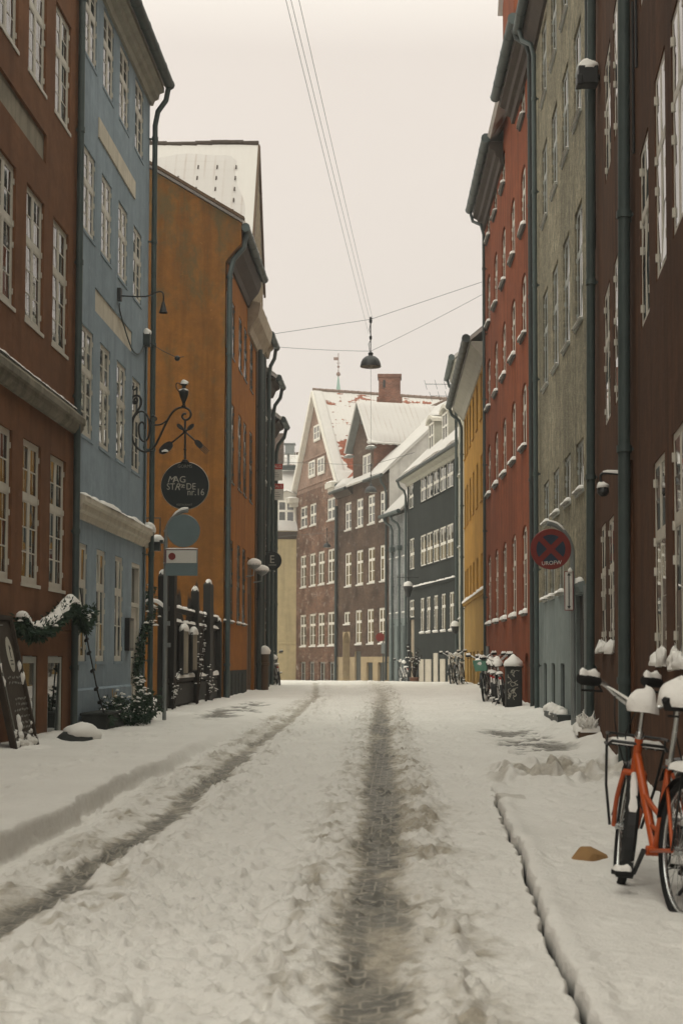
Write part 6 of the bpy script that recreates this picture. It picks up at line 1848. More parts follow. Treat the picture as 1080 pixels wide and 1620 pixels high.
t = thing('floodlight', 'black box floodlight with a snow heap, high on the drainpipe of the dark red house', 'lamp', c)
mb = MB(); mb.box(c + Vector((-.02, 0, 0)), (.26, .22, .24)); mb.box(c + Vector((-.13, -.02, -.07)), (.08, .2, .14)); mb.box(c + Vector((.16, 0, 0)), (.1, .06, .06)); la = mb.build('lamp_body', M['black'], t, bevel=.015)
mb = MB(); mb.blob(c + Vector((-.01, 0, .115)), .14, .12, .11, seed=6, lump=.1); mb.build('snow_cap', M['snow'], la, smooth=180)
c = onF(FN, .25, 953, 770)
t = thing('wall_lamp', 'black bracket lamp with snow between the two drainpipes of the dark red house', 'lamp', c)
w0 = c - FN.Nn * .25
mb = MB(); mb.tube(smooth_path([w0 + EZ * .12, c + EZ * .14, c + EZ * .05 + FN.Nn * .02, c]), .014, 7); mb.lathe([(.02, .02), (.055, -.01), (.065, -.06), (.03, -.10)], c, 12); mb.box(w0 + EZ * .1, (.03, .08, .16), FN.ax); mb.tube([w0 + EZ * .16, w0 + EZ * .35], .012, 6); la = mb.build('lantern', M['black'], t, smooth=50)
mb = MB(); mb.blob(c + EZ * .0, .065, .065, .05, seed=7); mb.ridge([w0 + EZ * .13 + FN.Nn * .05, c + EZ * .15], .05, .05, FN.U, seed=2); mb.build('snow_cap', M['snow'], la, smooth=180)
mb = MB()
for z0, z1 in ((3.1, 1.35),): mb.tube([w0 + EZ * .02, Vector((w0.x, w0.y, 1.2))], .010, 5)
tag(mb.build('cable', M['black']), 'black cable down from the bracket lamp of the dark red house', 'cable')
# ------------------------------------------------------------------ greenery helpers
def sprigs(mb, path, rad, n, seed, length=.10, width=.014, droop=.3, mi=0):
    rnd = random.Random(seed)
    P = [Vector(p) for p in path]
    for k in range(n):
        i = rnd.randrange(len(P) - 1); p = P[i].lerp(P[i + 1], rnd.random())
        d = Vector((rnd.gauss(0, 1), rnd.gauss(0, 1), rnd.gauss(0, 1) - droop)).normalized()
        p = p + d * rad * rnd.uniform(.1, .85)
        L = length * rnd.uniform(.6, 1.3)
        d2 = (d + Vector((rnd.uniform(-.6, .6), rnd.uniform(-.6, .6), rnd.uniform(-.6, .3)))).normalized()
        sd = d2.cross(Vector((rnd.gauss(0, 1), rnd.gauss(0, 1), rnd.gauss(0, 1)))).normalized()
        w = width * rnd.uniform(.7, 1.6)
        m1 = mi + (1 if rnd.random() < .35 else 0)
        # one small twig: a few needle blades along an axis
        for q in (-1, 0, 1):
            dd = (d2 + sd * .55 * q).normalized(); s2 = dd.cross(d).normalized() if dd.cross(d).length > .01 else sd
            a, b = p, p + dd * L * (1 if q == 0 else .7)
            mb.poly([a - s2 * w * .4, a.lerp(b, .5) - s2 * w, b, a.lerp(b, .5) + s2 * w], None, m1)
def leaves(mb, path, rad, n, seed, size=.05, mi=0):
    rnd = random.Random(seed); P = [Vector(p) for p in path]
    for k in range(n):
        i = rnd.randrange(len(P) - 1); p = P[i].lerp(P[i + 1], rnd.random())
        d = Vector((rnd.gauss(0, 1), rnd.gauss(0, 1), rnd.gauss(0, .8))).normalized()
        p = p + d * rad * rnd.uniform(.1, 1)
        a = d.orthogonal().normalized(); b = d.cross(a); t = rnd.uniform(0, 6.28)
        e1 = a * math.cos(t) + b * math.sin(t); e2 = d.cross(e1); s = size * rnd.uniform(.6, 1.3)
        mb.poly([p, p + e1 * s * .6 + e2 * s * .45, p + e1 * s * 1.25, p + e1 * s * .6 - e2 * s * .45], None, mi + (1 if rnd.random() < .3 else 0))
def snowdots(mb, path, rad, n, seed, s0=.02, s1=.05, top=.3):
    rnd = random.Random(seed); P = [Vector(p) for p in path]
    for k in range(n):
        i = rnd.randrange(len(P) - 1); p = P[i].lerp(P[i + 1], rnd.random())
        p = p + Vector((rnd.gauss(0, .5) * rad, rnd.gauss(0, .5) * rad, rad * rnd.uniform(-.3, 1) * top * 2))
        s = rnd.uniform(s0, s1); mb.blob(p, s * rnd.uniform(.9, 1.8), s * rnd.uniform(.9, 1.8), s * .8, 8, 4, .15, k)

# fir garland over the cellar windows of the brown house
pth = smooth_path([onF(FL, .16, x, y) for x, y in ((34, 982), (48, 1000), (67, 997), (82, 988), (97, 972), (112, 958), (126, 972), (134, 990), (143, 966))], 6)
t = thing('fir_garland', 'snow laden fir garland slung along the brown house towards its drainpipe', 'garland', pth[0])
mb = MB(); mb.tube(pth, .02, 5, mi=0); sprigs(mb, pth, .13, 1500, 3, .09, .010); mb.build('foliage', [M['fir'], M['fir_pale']], t)
mb = MB(); up = [p + EZ * .045 for p in pth]
mb.ridge(up[:13], .14, .085, EX, seed=3, lump=.5, n=22); mb.ridge(up[14:36], .16, .11, EX, seed=5, lump=.5, n=30); mb.ridge(up[36:46], .13, .07, EX, seed=6, lump=.5, n=18)
snowdots(mb, pth, .1, 26, 3, .015, .035)
mb.build('snow_cap', M['snow'], t, smooth=180)
# string of lamps sagging from the garland to the fir heap
pth = smooth_path([onF(FL, o, x, y) for x, y, o in ((127, 930, .12), (135, 985, .14), (137, 1003, .18), (141, 1026, .2), (148, 1060, .24), (155, 1095, .28), (162, 1118, .32), (168, 1138, .36))], 5)
t = thing('string_lights', 'dark cord with bulb sockets slanting down in front of the blue house', 'cord', pth[0])
mb = MB(); mb.tube(pth, .011, 6); mb.build('cord', M['black'], t, smooth=60)
for i in range(8, len(pth), 4):
    p = pth[i]; mb = MB(); mb.lathe([(.012, .03), (.022, .02), (.022, -.02), (.03, -.035), (.02, -.065), (.004, -.075)], p + Vector((.0, 0, 0)), 8, axis=(.5, -.6, .35)); mb.build('bulb_socket', M['black'], t, smooth=50)
# heap of fir boughs
c = Vector((-4.18, 22.0, gz(-4.18, 22.0)))
t = thing('fir_heap', 'heap of snow dusted fir boughs on the pavement below the blue house', 'fir boughs', c)
mb = MB(); rnd = random.Random(8)
paths = []
for k in range(26):
    a = rnd.uniform(0, 6.28); r = rnd.uniform(.15, .75)
    p0 = c + Vector((rnd.gauss(0, .12), rnd.gauss(0, .5), .05)); p1 = p0 + Vector((math.cos(a) * .35, math.sin(a) * r * .9, rnd.uniform(.08, .42)))
    q = [p0, p0.lerp(p1, .5) + EZ * .08, p1]; paths.append(q); mb.tube(q, [.012, .009, .004], 5); sprigs(mb, q, .10, 75, 100 + k, .09, .009)
mb.build('foliage', [M['fir'], M['fir_pale']], t)
mb = MB()
for k, q in enumerate(paths): snowdots(mb, q, .08, 7, k, .010, .026, .8)
mb.build('snow_cap', M['snow'], t, smooth=180)
mb = MB(); mb.box((-4.35, 21.1, .06), (.36, 1.8, .34)); mb.box((-4.35, 21.1, .24), (.40, 1.84, .04))
tag(mb.build('planter_box', M['plinth'], bevel=.015), 'long black planter box at the foot of the blue house', 'planter')
# garland climbing beside the blue door and the gate post
pth = smooth_path([at(x, y, Y) for x, y, Y in ((240, 928, 26.1), (236, 950, 26), (242, 968, 25.6), (233, 985, 25.4), (226, 1005, 25.0), (222, 1040, 24.8), (215, 1062, 24.6), (221, 1085, 24.5), (224, 1110, 24.2), (221, 1130, 24.0), (214, 1146, 23.8))], 5)
t = thing('climbing_garland', 'green garland climbing the corner post beside the blue house door', 'garland', pth[-1])
mb = MB(); mb.tube(pth, .018, 5); leaves(mb, pth, .12, 1300, 4, .045); sprigs(mb, pth, .12, 500, 6, .08, .010); mb.build('foliage', [M['fir'], M['fir_pale']], t)
mb = MB(); snowdots(mb, pth[:20], .12, 26, 5, .015, .04); snowdots(mb, pth[34:], .14, 46, 6, .012, .032, .6)
p = at(243, 955, 25.6); mb.ridge([p + Vector((-.1, 0, .06)), p + Vector((.08, 0, .0)), p + Vector((.22, 0, -.10))], .10, .07, EY, seed=3); mb.build('snow_cap', M['snow'], t, smooth=180)

# ------------------------------------------------------------------ blackboard against the brown house
A, B = 15.5, 16.42
t = thing('blackboard', 'tall black chalk board leaning on the brown house, snow blown on its foot', 'board', FL.P(16.7, 0, .3))
def bb(s, z, d=0.0):
    f = z / 1.52; return FL.P(s, z - .05, .42 - .34 * f + d)
mb = MB()
mb.poly([bb(A, 0), bb(B, 0), bb(B, 1.53), bb(A, 1.53)]); mb.poly([bb(A, 0, -.04), bb(A, 1.53, -.04), bb(B, 1.53, -.04), bb(B, 0, -.04)])
for s in (A, B): mb.poly([bb(s, 0), bb(s, 1.53), bb(s, 1.53, -.04), bb(s, 0, -.04)])
mb.poly([bb(A, 1.53), bb(B, 1.53), bb(B, 1.53, -.04), bb(A, 1.53, -.04)])
bd = mb.build('board', M['board_brown'], t)
mb = MB()
for (s0, z0, s1, z1, w) in ((A, 0, A, 1.56, .05), (B, 0, B, 1.56, .05), (A, 1.54, B, 1.54, .05)): mb.bar(bb(s0, z0, .015), bb(s1, z1, .015), w, .04, FL.Nn)
mb.build('frame', M['board_brown'], bd)
mb = MB()
for pts in ([(A + .16, .15), (A + .16, 1.36), (A + .25, 1.44), (A + .55, 1.45)], [(A + .30, .18), (A + .9, .18)], [(A + .45, .3), (A + .45, .42), (A + .6, .42)]):
    mb.tube([bb(s, z, .006) for s, z in pts], .007, 5)
rnd = random.Random(4)
for z in (.86, .80, .62, .56, .50, .42, .36, .30, .24):
    s = A + .3 + rnd.uniform(0, .15)
    while s < A + .95:
        L = rnd.uniform(.03, .09); mb.bar(bb(s, z + rnd.uniform(-.01, .01), .005), bb(min(s + L, A + 1.0), z + rnd.uniform(-.012, .012), .005), .02, .004, FL.Nn); s += L + rnd.uniform(.02, .07)
mb.build('chalk_marks', M['letter_dim'], bd)
mb = MB(); ring = [bb(A + .62 + .13 * math.cos(k * PI / 14), 1.12 + .20 * math.sin(k * PI / 14), .006) for k in range(28)]; mb.poly(ring); oval = mb.build('oval_badge', M['letter'], bd)
mb = MB()
for (s0, z0, s1, z1) in ((.62, 1.08, .62, 1.22), (.62, 1.22, .66, 1.18), (.57, 1.05, .67, 1.05), (.57, 1.01, .67, 1.01)): mb.bar(bb(A + s0, z0, .010), bb(A + s1, z1, .010), .014, .003, FL.Nn)
mb.build('badge_mark', M['black'], oval)
mb = MB(); rnd = random.Random(5)
for k in range(70):
    z = abs(rnd.gauss(0, .10)); s = rnd.uniform(A + .1, B); q = rnd.uniform(.012, .04); mb.blob(bb(s, z + .02, .0), q * 1.2, q, q * 1.2, 7, 4, .2, k, True)
for s, z, q in ((A + .05, .95, .045), (A + .06, .80, .05), (B - .05, .98, .04), (B - .02, .84, .05), (A + .35, .30, .05), (A + .36, .38, .045)): mb.blob(bb(s, z, .01), q * .7, q * .5, q * 1.6, 8, 5, .2, int(z * 99), True)
mb.ridge([bb(A + .02, .02, .08), bb(B + .1, .02, .08)], .35, .12, FL.Nn, seed=2)
mb.build('snow_cap', M['snow'], t, smooth=180)
c = Vector((-4.12, 18.1, gz(-4.1, 18.1) - .02))
t = thing('low_step', 'dark low stone with smooth pillow of snow beside the cellar window of the brown house', 'stone', c)
mb = MB(); mb.blob(c, .26, .45, .14, 14, 6, .12, 3); mb.build('stone', M['plinth'], t, smooth=60)
mb = MB(); mb.blob(c + Vector((.06, .06, .07)), .23, .42, .16, 16, 7, .08, 5); mb.build('snow_cap', M['snow'], t, smooth=180)
a, b = onF(FL, 0, 203, 978), onF(FL, 0, 211, 1030)
t = thing('menu_box', 'flat black menu box on the wall of the blue house beside its door', 'menu box', FL.P(a.y, b.z))
mb = MB(); mb.box(FL.P(23.86, (a.z + b.z) / 2, .04), (.40, .08, a.z - b.z), FL.ax); mb.build('case', M['black'], t, bevel=.008)
mb = MB(); mb.box(FL.P(23.86, (a.z + b.z) / 2, .083), (.30, .006, a.z - b.z - .1), FL.ax); mb.build('menu_sheet', M['letter_dim'], t)

# ------------------------------------------------------------------ yard fence between the blue and the orange house
FF = Fac(-4.45, 0, 0, 1, 'left')
t = thing('yard_fence', 'black wooden yard fence with pointed pickets and snowy rails before the orange side wall', 'fence', FF.P(30, 0))
mb = MB(); rnd = random.Random(6)
s = 26.15
while s < 34.2:
    prof = 2.10 + .28 * math.sin(s * 2.1) + .2 * math.sin(s * 5.3 + 1) + rnd.uniform(-.06, .1)
    if s > 32.9: prof = 2.5 - (s - 32.9) * .55
    h_ = prof
    w = .085
    p0, p1, p2 = FF.P(s, -.2, 0), FF.P(s, h_, 0), FF.P(s, h_ + .16, 0)
    mb.box((p0 + p1) / 2, (w, .025, h_ + .2), FF.ax)
    mb.poly([FF.P(s - w / 2, h_, .012), FF.P(s + w / 2, h_, .012), FF.P(s, h_ + .16, .012)]); mb.poly([FF.P(s + w / 2, h_, -.012), FF.P(s - w / 2, h_, -.012), FF.P(s, h_ + .16, -.012)])
    s += .112
mb.build('picket_panel', M['wood_dark'], t)
def post(s, h_, w, mat='wood_dark', sn=True):
    mb = MB(); mb.box(FF.P(s, h_ / 2 - .1, .06), (w, .16, h_ + .2), FF.ax)
    mb.poly([FF.P(s - w / 2, h_, .14), FF.P(s + w / 2, h_, .14), FF.P(s, h_ + .15, .06)]); mb.poly([FF.P(s - w / 2, h_, -.02), FF.P(s - w / 2, h_, .14), FF.P(s, h_ + .15, .06)]); mb.poly([FF.P(s + w / 2, h_, .14), FF.P(s + w / 2, h_, -.02), FF.P(s, h_ + .15, .06)])
    o = mb.build('post', M[mat], t)
    if sn:
        mb = MB(); mb.blob(FF.P(s, h_ + .03, .06), .075, w * .4, .10, seed=int(s * 7)); mb.build('snow_cap', M['snow'], o, smooth=180)
for s, h_, w in ((26.2, 2.55, .22), (27.15, 2.62, .30), (30.25, 2.45, .16), (32.35, 2.72, .55), (34.1, 1.9, .2)): post(s, h_, w)
for z, hh in ((1.98, .09), (1.72, .07), (.62, .08), (.34, .4)):
    mb = MB(); mb.box(FF.P(30.2, z, .03), (8.0, .06, hh), FF.ax); rl = mb.build('rail', M['wood_dark'], t)
    if hh < .3:
        mb = MB()
        for s0, s1, q in ((27.4, 30.1, 1), (30.4, 31.9, 2), (32.8, 34.0, 3)):
            mb.ridge([FF.P(s0, z + hh / 2 - .005, .05), FF.P(s1, z + hh / 2 - .005, .05)], .10, .06 if z != .62 else .09, FF.Nn, seed=int(z * 10 + q), lump=.6)
        mb.build('snow_cap', M['snow'], rl, smooth=180)
for s0, z0, z1 in ((28.35, .72, 1.62), (29.6, .78, 1.58)):
    mb = MB(); mb.box(FF.P(s0, (z0 + z1) / 2, .13), (.62, .06, z1 - z0), FF.ax); o = mb.build('display_case', M['wood_dark'], t)
    mb = MB(); mb.box(FF.P(s0, (z0 + z1) / 2, .165), (.56, .008, z1 - z0 - .06), FF.ax); mb.build('display_sheet', M['dim_cream'], o)
    mb = MB(); mb.blob(FF.P(s0, z1 - .01, .13), .09, .32, .13, seed=int(s0)); mb.build('snow_cap', M['snow'], o, smooth=180)
# twiggy bushes poking through the fence
for k, (s, z, n_, lab) in enumerate(((29.9, 1.75, 9, 'bare twigs with snow tufts tangled in the top rail of the black fence'), (31.2, .7, 6, 'snow tufted bush low in the middle of the black fence'), (26.7, .75, 5, 'small snowy bush by the sign pole at the near end of the black fence'))):
    t2 = thing('snowy_bush', lab, 'bush', FF.P(s, 0.05, .1), 'bushes along the yard fence')
    mb = MB(); rnd = random.Random(40 + k); tips = []
    for i in range(n_):
        p0 = FF.P(s + rnd.uniform(-.1, .1), .05, .16); p1 = FF.P(s + rnd.uniform(-.5, .5), z + rnd.uniform(-.35, .35), .18 + rnd.uniform(0, .22))
        q = smooth_path([p0, p0.lerp(p1, .55) + Vector((rnd.uniform(-.05, .05), 0, .1)), p1], 4); mb.tube(q, [.010 * (1 - .7 * i_ / len(q)) for i_ in range(len(q))], 5); tips.append(q)
    mb.build('twigs', M['twig'], t2)
    mb = MB()
    for i, q in enumerate(tips): snowdots(mb, q[-7:], .05, 5, i + k * 50, .009, .024, .5)
    mb.build('snow_cap', M['snow'], t2, smooth=180)

# ------------------------------------------------------------------ bollard, planters, utility box, lump
c = Vector((-4.02, 41.9, gz(-4.0, 41.9) - .05))
t = thing('bollard', 'rusty brown bollard lamp with a snow dome by the orange house door', 'bollard', c)
mb = MB(); mb.lathe([(.11, 0), (.11, .75), (.14, .78), (.14, .84), (.12, .86), (.12, 1.08), (.16, 1.10), (.16, 1.16), (.02, 1.2)], c, 16); o = mb.build('post', M['wood_brown'], t, smooth=40)
mb = MB(); mb.blob(c + EZ * 1.15, .17, .17, .20, seed=3, lump=.04); mb.build('snow_cap', M['snow'], o, smooth=180)

c = at(813, 1122, 29.5); zt = at(813, 1056, 29.5).z
t = thing('utility_box', 'dark graffiti covered utility cabinet with a pointed snow hood by the red house', 'cabinet', (c.x, 29.5, c.z))
mb = MB(); zb = c.z - .1
mb.box((c.x, 29.7, (zb + zt) / 2), (.33, .42, zt - zb)); mb.box((c.x, 29.7, zt + .012), (.37, .46, .03)); mb.box((c.x, 29.7, zb + .08), (.36, .45, .16))
o = mb.build('cabinet', M['wood_dark'], t, bevel=.008)
mb = MB(); mb.box((c.x, 29.486, (zb + zt) / 2 + .04), (.27, .01, zt - zb - .24)); d = mb.build('door', M['black'], t)
mb = MB(); rnd = random.Random(12)
for k in range(15):
    x, z = c.x + rnd.uniform(-.11, .11), rnd.uniform(zb + .28, zt - .1)
    q = [Vector((x, 29.476, z))]
    for i in range(4): q.append(Vector((min(max(q[-1].x + rnd.uniform(-.07, .07), c.x - .13), c.x + .13), 29.476, min(max(q[-1].z + rnd.uniform(-.09, .09), zb + .25), zt - .06))))
    mb.tube(smooth_path(q, 4), .006, 5)
mb.build('graffiti', M['letter'], d)
mb = MB()
P_ = [(.20, 0), (.215, .04), (.19, .10), (.11, .18), (.04, .235), (.005, .25)]
b0 = len(mb.v); mb.lathe(P_, (c.x, 29.7, zt + .02), 20)
for i in range(b0, len(mb.v)): 
    v = mb.v[i]; mb.v[i] = (c.x + (v[0] - c.x) * .97, 29.7 + (v[1] - 29.7) * 1.15, v[2] + .012 * math.sin(v[0] * 40 + v[1] * 31))
mb.build('snow_cap', M['snow'], o, smooth=180)

p0, p1 = FN.P(-.45, -.26, .14), FN.P(-1.45, -.28, .14)
t = thing('planter_box', 'weathered wooden planter heaped with snow between the two drainpipes of the dark red house', 'planter', (p0 + p1) / 2 + EZ * -.1)
mb = MB()
for i in range(3): mb.box((p0 + p1) / 2 + EZ * (.0 + i * .13) + FN.Nn * .14, (1.0, .03, .12), FN.ax)
for q in (p0, p1):
    mb.box(q + EZ * .12, (.03, .30, .40), FN.ax)
mb.box((p0 + p1) / 2 + EZ * .1, (.94, .26, .38), FN.ax)
o = mb.build('box', M['wood_brown'], t)
mb = MB(); mb.ridge([p0 + EZ * .28, p1 + EZ * .28], .36, .17, FN.Nn, seed=8, lump=.4, n=16)
rnd = random.Random(3)
for k in range(90):      # snow coated grass blades
    b_ = p0.lerp(p1, rnd.random()) + FN.Nn * rnd.uniform(-.1, .12) + EZ * .38; L = rnd.uniform(.04, .16) * (1.5 if rnd.random() < .12 else 1)
    mb.tube([b_, b_ + Vector((rnd.uniform(-.04, .04), rnd.uniform(-.05, .05), L * .6)), b_ + Vector((rnd.uniform(-.07, .07), rnd.uniform(-.1, .1), L))], [.022, .014, .003], 5)
mb.build('snow_cap', M['snow'], o, smooth=180)
p0, p1 = FG.P(23.0, -.07, .13), FG.P(25.2, -.05, .13)
t = thing('planter_box', 'low dark planter with round snow tufts along the blue grey foot of the grey house', 'planter', (p0 + p1) / 2 + EZ * -.08)
mb = MB(); mb.box((p0 + p1) / 2 + EZ * .02, (2.2, .22, .30), FG.ax); mb.box((p0 + p1) / 2 + EZ * .17, (2.24, .26, .03), FG.ax); o = mb.build('box', M['dark_zinc'], t)
mb = MB()
for k, f in enumerate((.12, .3, .48, .55, .8, .93)): mb.blob(p0.lerp(p1, f) + EZ * .17, .09 + .03 * (k % 3), .12, .10 + .04 * (k % 2), seed=k)
mb.build('snow_cap', M['snow'], o, smooth=180)

c = at(928, 1350, 8.35); c.z = gz(c.x, 8.35) - .01
rnd = random.Random(21)
bm = bmesh.new()
for k in range(17):
    a = rnd.uniform(0, 6.28); r = .18 + .82 * rnd.random() ** .7; hgt = min(.082, (1 - r) ** .6 * .11) + rnd.uniform(-.010, .010)
    bm.verts.new((r * math.cos(a) * .125 + .01, r * math.sin(a) * .10, max(hgt, -.01)))
for k in range(12): bm.verts.new((.125 * math.cos(k * PI / 6) , .10 * math.sin(k * PI / 6), -.02))
bmesh.ops.convex_hull(bm, input=bm.verts)
me = bpy.data.meshes.new('brown_lump'); bm.to_mesh(me); bm.free(); me.materials.append(M['paper'])
o = link('brown_stone', me, None, c); o.modifiers.new('bevel', 'BEVEL').width = .004
tag(o, 'brown angular lump lying on the snow left of the orange bicycle', 'stone')

# leafless climber by the charcoal house
c = at(655, 1075, 60); c.z = .0
t = thing('bare_climber', 'bare potted climber with snow flecks at the corner of the charcoal house', 'plant', c)
mb = MB(); rnd = random.Random(9); tips = []
for k in range(11):
    p1 = c + Vector((rnd.uniform(-.28, .35), rnd.uniform(-.3, .3), rnd.uniform(.8, 1.75))); q = smooth_path([c + EZ * .2, c.lerp(p1, .5) + Vector((rnd.uniform(-.1, .1), 0, .2)), p1], 4); mb.tube(q, .016, 5); tips.append(q)
    leaves(mb, q[3:], .10, 18, k, .07)
mb.build('twigs', [M['twig'], M['fir']], t)
mb = MB()
for k, q in enumerate(tips): snowdots(mb, q[3:], .06, 2, k, .02, .05, .5)
mb.build('snow_cap', M['snow'], t, smooth=180)
mb = MB(); mb.lathe([(.14, 0), (.2, .35), (.22, .38), (.2, .4), (.01, .38)], c - EZ * .1, 14); mb.build('pot', M['rust'], t, smooth=40)

# ------------------------------------------------------------------ bicycles
def bicycle(label, frame='black', snow=1.0, group=None, rack_front=False, basket=None, seat_snow=.10, rough=False, mudguard=True, spoke_n=14, step=True, rack_rear=True, stand=True, steer=0.0, saddle_z=.93):
    """x forward, y to the rider's left, rear wheel touching the ground at the origin"""
    t = thing('bicycle', label, 'bicycle', (0, 0, 0), group)
    Rw = .335; WB = 1.03
    rear, front = Vector((0, 0, Rw)), Vector((WB, 0, Rw))
    bbk = Vector((.43, 0, .28)); seat_top = Vector((.27, 0, .74)); head_b, head_t = Vector((.83, 0, .66)), Vector((.78, 0, .84))
    n = 18 if rough else 40
    for hub in (rear, front):
        mb = MB(); mb.torus(hub, (0, 1, 0), Rw - .022, .024, n, 8); w = mb.build('wheel', M['rubber'], t, smooth=60)
        mb = MB(); mb.torus(hub, (0, 1, 0), Rw - .048, .011, n, 6); mb.tube([hub - EY * .055, hub + EY * .055], .02, 8)
        for k in range(spoke_n):
            a = 2 * PI * k / spoke_n; mb.tube([hub + EY * (.03 * (-1) ** k), hub + Vector((math.cos(a), 0, math.sin(a))) * (Rw - .05)], .0018 if not rough else .004, 4)
        mb.build('rim', M['steel'], w, smooth=60)
        if mudguard:
            a0, a1 = (R(20), R(200)) if hub is rear else (R(35), R(205))
            mb = MB(); prof = []
            for i in range(17):
                a = a0 + (a1 - a0) * i / 16; d = Vector((math.cos(a), 0, math.sin(a)))
                prof.append((hub + d * (Rw + .022), d))
            for i in range(16):
                (p, d), (q, e_) = prof[i], prof[i + 1]
                for s0, s1, k0, k1 in ((-.038, -.02, -.014, 0), (-.02, .02, 0, 0), (.02, .038, 0, -.014)):
                    mb.poly([p + EY * s0 + d * k0, q + EY * s0 + e_ * k0, q + EY * s1 + e_ * k1, p + EY * s1 + d * k1])
            if hub is front:
                p, d = prof[-1]; tn = Vector((-d.z, 0, d.x)) * 1.0
                mb.poly([p - EY * .035, p + EY * .035, p + tn * .10 + EY * .045, p + tn * .10 - EY * .045])
            g = mb.build('mudguard', M['black'], t, smooth=60)
            if snow:
                mb = MB(); q = [prof[i][0] + prof[i][1] * .004 for i in range(3, 13)]
                mb.ridge(q[3:], .042, .03 * snow, EY, seed=int(hub.x * 9) + 2, lump=.85, n=16); mb.build('snow_cap', M['snow'], g, smooth=180)
    mb = MB()
    mb.tube([head_b - (head_t - head_b) * .1, head_t], .023, 12)
    mb.tube([head_b.lerp(head_t, .45), bbk], .0235, 12)
    if step: mb.tube(smooth_path([head_b.lerp(head_t, .45).lerp(bbk, .42), Vector((.52, 0, .50)), Vector((.375, 0, .46))], 4), .014, 10)
    else: mb.tube([head_b.lerp(head_t, .8), seat_top - EZ * .05], .016, 10)
    mb.tube([bbk, seat_top], .017, 10)
    mb.tube([bbk - EY * .045, bbk + EY * .045], .026, 10)
    for s in (-1, 1):
        mb.tube([bbk + EY * .03 * s, rear + EY * .058 * s], .010, 8); mb.tube([seat_top + EY * .015 * s - EZ * .06, rear + EY * .058 * s], .009, 8)
    mb.tube([Vector((.58, 0, .405)), Vector((.40, 0, .385))], .012, 8)
    mb.build('frame', M[frame], t, smooth=50)
    mb = MB(); cr = head_b - (head_t - head_b) * .12
    mb.tube([cr - EY * .06, cr + EY * .06], .018, 10)
    for s in (-1, 1): mb.tube(smooth_path([cr + EY * .055 * s, (cr + EY * .07 * s).lerp(front + EY * .07 * s, .5), front + EY * .062 * s], 3), .0135, 8)
    mb.build('fork', M[frame], t, smooth=50)
    mb = MB(); st_top = Vector((.745, 0, .99)); mb.tube([head_t, st_top], .013, 10); mb.lathe([(.02, -.02), (.026, 0), (.02, .02)], head_t, 10)
    for s in (-1, 1):
        mb.tube(smooth_path([st_top, st_top + Vector((.035, .06 * s, .0)), st_top + Vector((.03, .14 * s, .045)), st_top + Vector((.0, .22 * s, .10)), st_top + Vector((-.06, .32 * s, .115))], 5), .0125, 8)
    hb = mb.build('handlebar', M['steel'], t, smooth=60)
    for s in (-1, 1):
        g0, g1 = st_top + Vector((-.015, .245 * s, .108)), st_top + Vector((-.085, .355 * s, .112))
        mb = MB(); mb.tube([g0, g0.lerp(g1, .2), g1.lerp(g0, .2), g1], [.022, .032, .034, .026], 10); mb.tube([g0 + Vector((.02, 0, -.02)), g0 + Vector((-.03, -.02 * s, -.05)), g1 + Vector((0, -.02 * s, -.06))], .006, 6); gp = mb.build('grip', M['rubber'], hb, smooth=60)
        if snow: mb = MB(); mb.ridge([g0 + EZ * .018, g1 + EZ * .018], .065, .042 * snow, EX, seed=4, lump=.5, n=8); mb.build('snow_cap', M['snow'], gp, smooth=180)
    mb = MB(); mb.tube([head_t + Vector((.03, .02, .12)), head_t + Vector((.09, .05, 0)), head_b + Vector((.04, .03, .02)), front + Vector((-.02, .06, .06))], .004, 5); mb.tube(smooth_path([st_top + Vector((.02, .15, .05)), head_t + Vector((.1, .1, .02)), head_b + Vector((.0, .03, -.05)), bbk + EZ * .06]), .004, 5); mb.build('cable', M['black'], t)
    if snow:
        mb = MB(); mb.blob(st_top + Vector((0, .0, .0)), .075, .08, .105, 22, 12, .15, 3, pw=1.3); mb.ridge([st_top + Vector((.03, .05, .012)), st_top + Vector((.0, .2, .085))], .03, .02, EX, seed=2); mb.build('snow_cap', M['snow'], hb, smooth=180)
    sp = Vector((.22 + (.93 - saddle_z) * .25, 0, saddle_z))
    mb = MB(); mb.tube([seat_top - EZ * .04, sp - EZ * .05], .0135, 10); mb.lathe([(.02, 0), (.022, .03)], seat_top - EZ * .02, 10); mb.build('seat_post', M['steel'], t, smooth=60)
    mb = MB(); prof = [(-.12, .105, .0), (-.09, .115, .01), (-.02, .09, .012), (.05, .05, .008), (.12, .028, .0), (.15, .015, -.01)]
    top = []; 
    for x, w, dz in prof:
        top.append([sp + Vector((x, w * math.cos(a), dz + .035 * math.sin(a) - .02)) for a in [PI * k / 8 for k in range(9)]] + [sp + Vector((x, -w * .85, -.06)), sp + Vector((x, w * .85, -.06))])
    for i in range(len(top) - 1):
        m_ = len(top[0])
        for k in range(m_): mb.poly([top[i][k], top[i][(k + 1) % m_], top[i + 1][(k + 1) % m_], top[i + 1][k]])
    mb.poly(top[0][::-1]); mb.poly(top[-1])
    for s in (-1, 1): mb.torus(sp + Vector((-.08, .05 * s, -.085)), (0, 0, 1), .025, .005, 10, 5)
    sd = mb.build('saddle', M['rubber'], t, smooth=50)
    if snow: mb = MB(); mb.blob(sp + Vector((-.02, 0, -.01)), .14, .11, seat_snow, 24, 12, .11, 8, pw=1.25); mb.build('snow_cap', M['snow'], sd, smooth=180)
    mb = MB(); ca = R(-50)
    for s, a in ((1, ca), (-1, ca + PI)):
        e_ = bbk + Vector((math.cos(a) * .17, .07 * s, math.sin(a) * .17)); mb.tube([bbk + EY * .06 * s, e_], [.014, .011], 8)
    mb.torus(bbk - EY * .05, (0, 1, 0), .085, .006, 24, 6); ck = mb.build('crank', M['black'], t, smooth=50)
